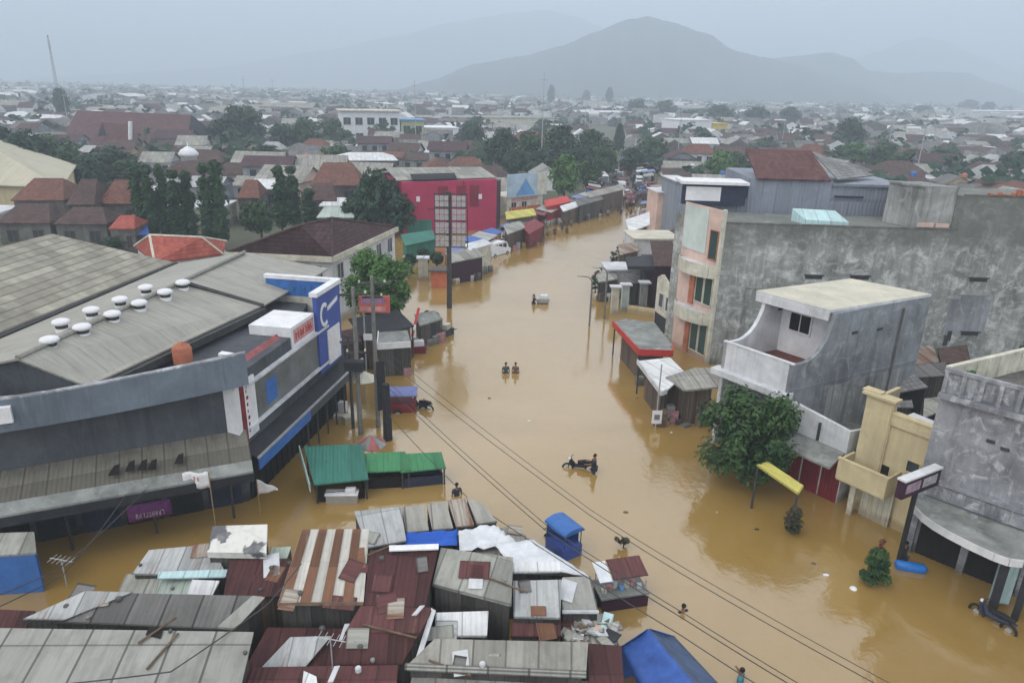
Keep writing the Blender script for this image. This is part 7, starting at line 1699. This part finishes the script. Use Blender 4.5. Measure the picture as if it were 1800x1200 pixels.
# ================================================================ landmarks of the town
def maroon_hall():
    Y = 205; t = thing('maroon_hall', 'large hall under a steep maroon tile roof with a dark front gable', 'hall', D(220, 272, Y))
    r0, r1 = D(136, 194, Y + 8), D(336, 202, Y + 8); f0, f1 = D(98, 262, Y - 4), D(326, 268, Y - 4); b0, b1 = f0 + Vector((3, 26, 0)), f1 + Vector((3, 26, 0))
    w = MB(); w.sheet(r0, r1, f1, f0, .3); w.sheet(r1, r0, b0, b1, .3); w.build('roof', MAROON_TILE, t)
    w = MB(); w.poly([f1, b1, r1]); w.poly([b0, f0, r0]); w.build('gable', CHARCOAL, t)
    e0, e1 = D(335, 234, Y), D(396, 264, Y - 4); w = MB(); w.hull([r1 + Vector((0.3, 0, -6)), e1, e1 + Vector((0, 22, 0)), r1 + Vector((.3, 16, -6))], (0, 0, -.25)); w.hull([r1 + Vector((.3, 0, -6)), f1 + Vector((.4, -.3, 0)), e1], (0, .2, 0)); w.build('side_roof', MAROON_TILE, t)
    w = MB(); q = [f0 + Vector((1.5, 1, 0)), f1 + Vector((-1, 1, 0)), b1, b0]; w.prism([(p.x, p.y) for p in q], 0, f0.z - .4); w.build('wall', WHITE_OLD, t)
    d0, d1, d2 = D(172, 246, Y - 3.5), D(228, 250, Y - 3.5), D(178, 215, Y + .0); w = MB(); w.hull([d0, d1, D(228, 218, Y + 1), d2], (0, -.6, 0)); w.build('dormer_roof', MAROON2, t)
    w = MB(); w.hull([D(172, 240, Y - 5), D(186, 238, Y - 5), D(179, 216, Y - 5)], (0, .3, 0)); w.build('dormer_gable', CHARCOAL, t)
    w = MB(); a, b = D(229, 259, Y - 6), D(229, 214, Y - 6); w.tube([a, b], .5, 6); w.build('pillar', WHITE_CLEAN, t)
maroon_hall()
p = D(333, 285, 150); w = MB(); w.lathe((p.x, p.y, 0), [(1.6, 0), (1.6, p.z + 1.2), (1.9, p.z + 1.3), (2.0, p.z + 1.7), (1.4, p.z + 2.5), (.5, p.z + 3.0), (.12, p.z + 3.2), (.05, p.z + 4)], 12); o = w.build('mosque_dome', WHITE_CLEAN, None, (p.x, p.y, 0), smooth=True); tag(o, 'small white mosque dome in front of the maroon roofed hall', 'dome')
def mast():
    b, t_ = D(104, 176, 420), D(94, 62, 420); o = thing('radio_mast', 'thin lattice radio mast rising into the sky', 'mast', (b.x, b.y, 0)); x, y = b.x, b.y
    w = MB()
    for k in range(3): a = R(120 * k); w.tube([(x + 1.2 * math.cos(a), y + 1.2 * math.sin(a), 0), (x + .25 * math.cos(a), y + .25 * math.sin(a), t_.z)], .07, 4)
    for k in range(24):
        z = t_.z * k / 24; r = 1.2 - .95 * k / 24; w.tube([(x + r, y, z), (x - r * .5, y + r * .87, z + t_.z / 24)], .07, 4); w.tube([(x - r * .5, y + r * .87, z), (x - r * .5, y - r * .87, z + t_.z / 24)], .07, 4)
    w.build('lattice', IRON, o)
    w = MB(); w.lathe((x, y, t_.z - 7), [(.3, 0), (.55, .5), (.55, 4.5), (.3, 5)], 8); w.build('aerial', GALV, o)
mast()
def block_at(name, label, cat, x0, x1, yb, yt, mat, depth=10, roof=WHITE_OLD, rows=(), cols=5, over=.3, roof2=None):
    a, b = P(x0, yb, .1), P(x1, yb, .1); pl = Plane(G2(a), G2(b)); zt = pl.hit((x0 + x1) / 2, yt).z; t = thing(name, label, cat, pl.pt(pl.len / 2, .1, -depth / 2))
    w = MB(); w.prism([pl.pt(0, 0), pl.pt(pl.len, 0), pl.pt(pl.len, 0, -depth), pl.pt(0, 0, -depth)], -.2, zt); w.build('wall', mat, t)
    w = MB(); w.prism([pl.pt(-over, 0, over), pl.pt(pl.len + over, 0, over), pl.pt(pl.len + over, 0, -depth - over), pl.pt(-over, 0, -depth - over)], zt, zt + .35); w.build('roof', roof, t)
    for f0, f1 in rows:
        for k in range(cols): s = pl.len / cols; window_uz(t, pl, s * (k + .2), s * (k + .8), zt * f0, zt * f1, 0.0, .12, WHITE_OLD, GLASS, 'window', .12, 1)
    return t, pl, zt
block_at('school_building', 'white two storey school building with rows of dark windows', 'building', 602, 704, 257, 196, WHITE_CLEAN, 12, IVORY, ((.20, .38), (.62, .82)), 5, .8)
block_at('school_annex', 'narrow annex with blue roof and yellow green wall beside the school', 'building', 706, 746, 257, 212, plain('yellow green wall', (.42, .44, .24), .8, .2), 9, SKY_BLUE, ((.55, .8),), 2, .6)
block_at('white_shed', 'plain bright white shed right of the school annex'.replace('right of', 'next to'), 'shed', 748, 806, 254, 226, WHITE_CLEAN, 14, WHITE_CLEAN)
block_at('long_warehouse', 'very long low hazy warehouse with pale grey roof on the plain', 'warehouse', 735, 985, 226, 208, IVORY, 24, GREY_ASB)
block_at('white_hall', 'white flat roofed hall on the plain beyond the end of the road', 'hall', 1190, 1248, 248, 212, WHITE_CLEAN, 14, WHITE_CLEAN, ((.35, .6),), 4)
block_at('yellow_building', 'small yellow building attached to the white flat roofed hall', 'building', 1249, 1275, 248, 218, YELLOW, 10, YELLOW, ((.4, .7),), 2)
block_at('pale_factory', 'long low pale factory roof beneath the distant hills', 'factory', 1690, 1850, 208, 196, WHITE_OLD, 40, WHITE_CLEAN)

e = [P(108, 330, 5.0), P(135, 290, 5.0), P(-110, 275, 5.0), P(-150, 320, 5.0)]
hip_roof('beige_hall', 'large hall with smooth beige hipped roof and pale yellow wall', 'hall', e, [P(-8, 262, 9.2), P(0, 246, 9.2)], sheeting('beige metal roofing', (.46, .43, .33), (.33, .31, .25), width=1.2, row=9, var=.06, seam=.15), CREAM, -.2, None, None, .05)
def house_at(x0, x1, yb, z, depth, rh, mat, label, wall=CONC_DARK, inset=.22, name='house', cat='house'):
    a, b = P(x0, yb, z), P(x1, yb, z); d = (b - a).normalized(); n = Vector((-d.y, d.x, 0)); c, e_ = b + n * depth, a + n * depth; m = (a + b + c + e_) / 4; L = (b - a).length
    r0, r1 = m - d * L * (.5 - inset) + Vector((0, 0, rh)), m + d * L * (.5 - inset) + Vector((0, 0, rh))
    return hip_roof(name, label, cat, [a, b, c, e_], [r0, r1], mat, wall, -.9, win=[(0, 2)], inset=.07, wf=WOOD)
for a in ((18, 112, 352, 4.2, 9, 2.4, RUST_TILE, 'rust roofed house below the beige hipped hall'), (116, 166, 360, 4.4, 8, 2.8, RUST_TILE2, 'dark gabled old house in the middle of the rust roofed row'), (170, 242, 358, 4.2, 9, 2.6, RUST_TILE, 'rust roofed house beside the first cypress'),
          (-10, 88, 392, 3.4, 7, 1.8, RUST_TILE2, 'low brown roofed house at the edge of the wavy tiled roof'), (92, 188, 394, 3.2, 6, 1.6, RUST_TILE2, 'weathered low house between the rust row and the wavy tiled roof'), (190, 236, 402, 3.0, 5, 1.2, RED_TILE, 'tiny coral roofed house by the blue tarpaulin shed'),
          (545, 638, 326, 4.6, 12, 3.0, RUST_TILE, 'big rust roofed house behind the brown hipped roof'), (536, 592, 352, 3.6, 8, 2.0, RUST_TILE2, 'brown roofed house in front of the big rust roofed house'), (556, 622, 382, 3.2, 9, .7, PALE_GREEN, 'pale green sheet roofed house beside the dark tree clump'),
          (560, 616, 362, 3.0, 6, .8, WHITE_SHEET, 'white sheet roofed house behind the pale green roof'), (424, 494, 332, 3.8, 9, 1.0, WHITE_SHEET, 'wide white roofed house behind the bushy tree'), (416, 456, 348, 3.6, 8, 2.2, RUST_TILE, 'rust roofed house near the bushy tree'), (690, 800, 312, 4.4, 12, 1.0, GREY_ASB, 'long grey sheet roofed house above the crimson building'), (590, 700, 282, 4.2, 12, 1.2, WHITE_SHEET, 'long white roofed house in front of the school')):
    house_at(*a)
roof_shed('tarpaulin_shed', 'shed under a crumpled blue tarpaulin beside the cypress row', P(222, 390, 2.6), P(258, 388, 2.8), P(262, 412, 2.2), P(214, 414, 2.0), TARP_BLUE, WALL_DARK)
# ================================================================ the low town
def occupied():
    out = []
    for o in bpy.data.objects:
        if o.type != 'MESH' or o.get('kind') in ('structure', 'stuff'): continue
        r = o
        while r.parent: r = r.parent
        if 'cable' in r.name or r.get('kind'): continue
        M = (r.matrix_basis if o.parent else o.matrix_basis)
        if o.parent and o.parent is not r: M = r.matrix_basis @ o.parent.matrix_basis
        xs, ys = [], []
        for c in o.bound_box:
            q = M @ Vector(c); xs.append(q.x); ys.append(q.y)
        sh = .22 if 'tree' in r.name else 0.0
        dx, dy = (max(xs) - min(xs)) * sh, (max(ys) - min(ys)) * sh
        if max(ys) > 48: out.append((min(xs) + dx, min(ys) + dy, max(xs) - dx, max(ys) - dy))
    return out
OCC = occupied()
def free(x, y, r):
    for a, b, c, d in OCC:
        if a - r < x < c + r and b - r < y < d + r: return False
    return True
def on_road(x, y):
    if y < 128: return -16 < x - (y - 60) * .22 < 17 and not (x > 17 + 3 and y < 128)
    return abs(x - (21 + (y - 125) * .085)) < 6.5
VARS = []
rnd = random.Random(101)
ROOFS = [('rust', RUST_TILE), ('brown', RUST_TILE2), ('brown', RUST_TILE2), ('dark brown', BROWN_TILE), ('grey', GREY_ASB), ('pale', ZINC), ('grey', GREY_ASB2), ('white', WHITE_OLD), ('brown', RUST_TILE2), ('dark grey', DARK_ASB)]
WALLS = [WHITE_OLD, IVORY, CONC_OLD, CREAM, WHITE_CLEAN, CONC_BLUE, PEACH, MINT]
def proto(i):
    col, rm = ROOFS[i % len(ROOFS)]; w_, d_, h_ = rnd.uniform(6, 9.5), rnd.uniform(5.5, 8), rnd.choice((2.6, 2.8, 3.0, 3.2, 4.8)); rh = rnd.uniform(.9, 2.0); wm = WALLS[i % len(WALLS)]
    o = thing('town_house', '', 'house', (0, 0, 0)); hw, hd = w_ / 2, d_ / 2; ov = .5
    m = MB(); m.prism([(-hw, -hd), (hw, -hd), (hw, hd), (-hw, hd)], -1.0, h_, cap=False)
    flat = col in ('white',) ; hip = i % 3 == 0
    if not flat and not hip:
        for s in (-1, 1): m.poly([(s * hw, -hd * s, h_), (s * hw, hd * s, h_), (s * hw, 0, h_ + rh)])
    m.build('wall', wm, o)
    m = MB()
    if flat: m.prism([(-hw - .3, -hd - .3), (hw + .3, -hd - .3), (hw + .3, hd + .3), (-hw - .3, hd + .3)], h_, h_ + .3)
    else:
        k = hw * .45 if hip else -ov; e = [Vector((-hw - ov, -hd - ov, h_ - .2)), Vector((hw + ov, -hd - ov, h_ - .2)), Vector((hw + ov, hd + ov, h_ - .2)), Vector((-hw - ov, hd + ov, h_ - .2))]; a, b = Vector((-hw + k, 0, h_ + rh)), Vector((hw - k, 0, h_ + rh))
        m.poly([e[0], e[1], b, a]); m.poly([e[2], e[3], a, b])
        if hip: m.poly([e[1], e[2], b]); m.poly([e[3], e[0], a])
        else: m.poly([e[3], e[2], e[1], e[0]][::1])
    m.build('roof', rm, o)
    pl = Plane((-hw, -hd), (hw, -hd)); pl.n = Vector((0, -1, 0))
    for k in range(3):
        g = MB(); u = w_ * (.15 + .3 * k); g.rect(pl, u, u + 1.2, h_ - 2.0, h_ - .8, .05, 0.0); g.build('window', GLASS, o)
    return o, col
protos = [proto(i) for i in range(20)]
used = set(); spots = []
y = 64.0
while y < 330:
    x = -.80 * y - 10
    while x < .80 * y + 10:
        jx, jy = x + rnd.uniform(-2.5, 2.5), y + rnd.uniform(-2.5, 2.5)
        if not on_road(jx, jy) and free(jx, jy, 3.4) and not (-16 < jx < 15 and jy < 130) and not (jx < -14 and jy < 98 and jx > -62):
            spots.append((jx, jy))
        x += 9.6
    y += 8.6
spots.sort(key=lambda q: q[1]); HOUSES = spots[:292]; REST = spots[292:]
def zone(x, y):
    if x > 20 and y < 150: return 'behind the blank wall building', 'houses behind the blank wall building'
    if x < -12 and y < 150: return 'between the cypress rows and the maroon hall', 'houses between the cypress rows and the maroon hall'
    if x < -30: return 'around the maroon hall and the school', 'houses around the maroon hall and the school'
    if x > 30: return 'on the plain behind the maroon roof block', 'houses on the plain behind the maroon roof block'
    return 'along the crowded road past the wood', 'houses along the crowded road past the wood'
for i, (x, y) in enumerate(HOUSES):
    k = rnd.randrange(20)
    o, col = protos[k]
    if k in used: o = copy_tree(o)
    used.add(k); z, g = zone(x, y)
    s = rnd.uniform(.8, 1.15); o.location = (x, y, .1 if y > 134 or abs(x) > 60 else 0.0); o.rotation_euler = (0, 0, rnd.choice((0, 0, math.pi / 2)) + rnd.uniform(-.2, .2)); o.scale = (s, s, s * rnd.uniform(.85, 1.2))
    o['label'] = '%s roofed small house %s' % (col, z); o['group'] = g + ', ' + col + ' roofs'
def distant_town():
    m = MB(); rnd = random.Random(55)
    mats = [RUST_TILE2, BROWN_TILE, GREY_ASB2, WHITE_SHEET, DARK_ASB, DARK_ASB, WHITE_OLD, CONC_OLD, CONC_BLUE, CONC_DARK]
    def house(x, y, w, d, h, rh, rz, r, wm):
        co, si = math.cos(rz), math.sin(rz); T = lambda a, b, z: Vector((x + a * co - b * si, y + a * si + b * co, z)); w /= 2; d /= 2
        for (a, b), (c, e) in (((-w, -d), (w, -d)), ((w, -d), (w, d)), ((w, d), (-w, d)), ((-w, d), (-w, -d))): m.quad(T(a, b, 0), T(c, e, 0), T(c, e, h), T(a, b, h), wm)
        A, B_ = T(-w, 0, h + rh), T(w, 0, h + rh); m.quad(T(-w, -d, h), T(w, -d, h), B_, A, r); m.quad(T(w, d, h), T(-w, d, h), A, B_, r); m.poly([T(w, -d, h), T(w, d, h), B_], wm); m.poly([T(-w, d, h), T(-w, -d, h), A], wm)
    for x, y in REST: house(x, y, rnd.uniform(6, 9.5), rnd.uniform(5.5, 8), rnd.choice((2.6, 3, 4.8)), rnd.uniform(.9, 2.0), rnd.choice((0, 1.57)) + rnd.uniform(-.2, .2), rnd.choice((0, 0, 1, 2, 3, 4)), rnd.choice((6, 7, 8, 9)))
    y = 330.0
    while y < 1600:
        st = 10.5 + (y - 330) * .016; x = -.80 * y - 10
        while x < .80 * y + 10:
            jx, jy = x + rnd.uniform(-.35, .35) * st, y + rnd.uniform(-.35, .35) * st; q = math.sin(jx * .021 + 1.3) * math.sin(jy * .013 + jx * .004) + .35 * math.sin(jx * .07 + jy * .05)
            if q > -.35 and free(jx, jy, 3):
                big = rnd.random() < .05; w = rnd.uniform(6, 10.5) * (2.4 if big else 1) * (1 + (y - 330) / 2600)
                house(jx, jy, w, w * rnd.uniform(.6, .9), rnd.choice((2.8, 3, 3.2, 5, 6)) * (1.25 if big else 1), rnd.uniform(.8, 2.6), rnd.choice((0, 1.57)) + rnd.uniform(-.25, .25), rnd.choice((0, 1, 1, 2, 2, 2, 4, 3, 5, 1, 3)) if not big else rnd.choice((2, 3, 2, 4)), rnd.choice((6, 7, 8, 6, 9, 7)))
            x += st * rnd.uniform(.85, 1.2)
        y += st
    o = m.build('distant_town', mats); tag(o, kind='stuff')
distant_town()
def distant_trees():
    rnd = random.Random(66); w = MB()
    def clump(x, y, h, wd, n):
        for _ in range(n):
            a, t = rnd.uniform(0, 6.28), rnd.random(); r = wd / 2 * math.sin(math.pi * (.15 + .75 * t)) * rnd.random() ** .4
            c = Vector((x + r * math.cos(a), y + r * math.sin(a), h * (.08 + .88 * t))); s = wd * .16 * rnd.uniform(.6, 1.2); nn = Vector((rnd.uniform(-1, 1), rnd.uniform(-1, .3), rnd.uniform(0, 1.2))).normalized(); u = nn.cross(Vector((0.1, 0, 1))).normalized(); v = nn.cross(u)
            w.poly([c - u * s, c - v * s * .7, c + u * s, c + v * s * .7], 0, [(0, 0), (1, 0), (1, 1), (0, 1)])
    N = 0; y = 140.0
    while y < 1550:
        st = 17 + (y - 150) * .022; x = -.8 * y
        while x < .8 * y:
            jx, jy = x + rnd.uniform(-.5, .5) * st, y + rnd.uniform(-.5, .5) * st; q = math.sin(jx * .021 + 1.3) * math.sin(jy * .013 + jx * .004) + .35 * math.sin(jx * .07 + jy * .05)
            pr = .98 if q < -.2 else .62 if y > 200 else .45
            if rnd.random() < pr and not on_road(jx, jy) and free(jx, jy, 1.5): clump(jx, jy, rnd.uniform(4, 8.5) * (1 + y / 3000), rnd.uniform(5, 10) * (1 + y / 2500), 46 if y < 420 else 24)
            x += st
        y += st
    o = w.build('distant_trees', LEAF_DARK); tag(o, kind='stuff')
distant_trees()
for l_ in PT.values():
    for o in l_:
        if o.get('spare'):
            for ch in list(o.children): bpy.data.objects.remove(ch)
            bpy.data.objects.remove(o)
for i, o in enumerate(protos):
    if i not in used:
        for ch in list(o.children): bpy.data.objects.remove(ch)
        bpy.data.objects.remove(o)

rnd = random.Random(909)
for i in range(16):
    x, y = rnd.uniform(-.62, .62) * 1, rnd.uniform(150, 520); x *= y
    if on_road(x, y): continue
    w = MB(); h = rnd.uniform(12, 24); w.tube([(x, y, 0), (x, y, h)], [.16, .06], 5); w.tube([(x - .9, y, h * .93), (x + .9, y, h * .93)], .05, 4); o = w.build('aerial_mast', GALV, None, (x, y, 0)); tag(o, 'thin grey aerial mast standing among the roofs of the low town', 'mast', 'aerial masts in the low town')
for i in range(34):
    x, y = HOUSES[(i * 8 + 3) % len(HOUSES)]; w = MB(); w.lathe((x + 1.5, y - 1, 3.2), [(.75, -3.2), (.75, 0), (.62, .15), (.62, 1.3), (.3, 1.6)], 10); m_ = (ORANGE_RED, BLUE, WHITE_OLD)[i % 3]
    o = w.build('rooftop_tank', m_, None, (x + 1.5, y - 1, 0), smooth=False); tag(o, ('orange', 'blue', 'white')[i % 3] + ' water tank on a stand among the low town houses', 'water tank', ('orange', 'blue', 'white')[i % 3] + ' water tanks in the low town')
# ================================================================ haze over the valley
def haze():
    m = bpy.data.materials.new('haze air'); m.use_nodes = True; t = m.node_tree
    t.nodes.clear()
    o = t.nodes.new('ShaderNodeOutputMaterial'); v = t.nodes.new('ShaderNodeVolumePrincipled')
    v.inputs['Color'].default_value = (0.75, 0.865, 1.0, 1); v.inputs['Density'].default_value = 0.00088; v.inputs['Anisotropy'].default_value = 0.0
    t.links.new(v.outputs[0], o.inputs['Volume'])
    b = MB(); b.prism([(-4200, -600), (4200, -600), (4200, 5400), (-4200, 5400)], -3.5, 520)
    q = b.build('haze', m); tag(q, kind='stuff')
haze()
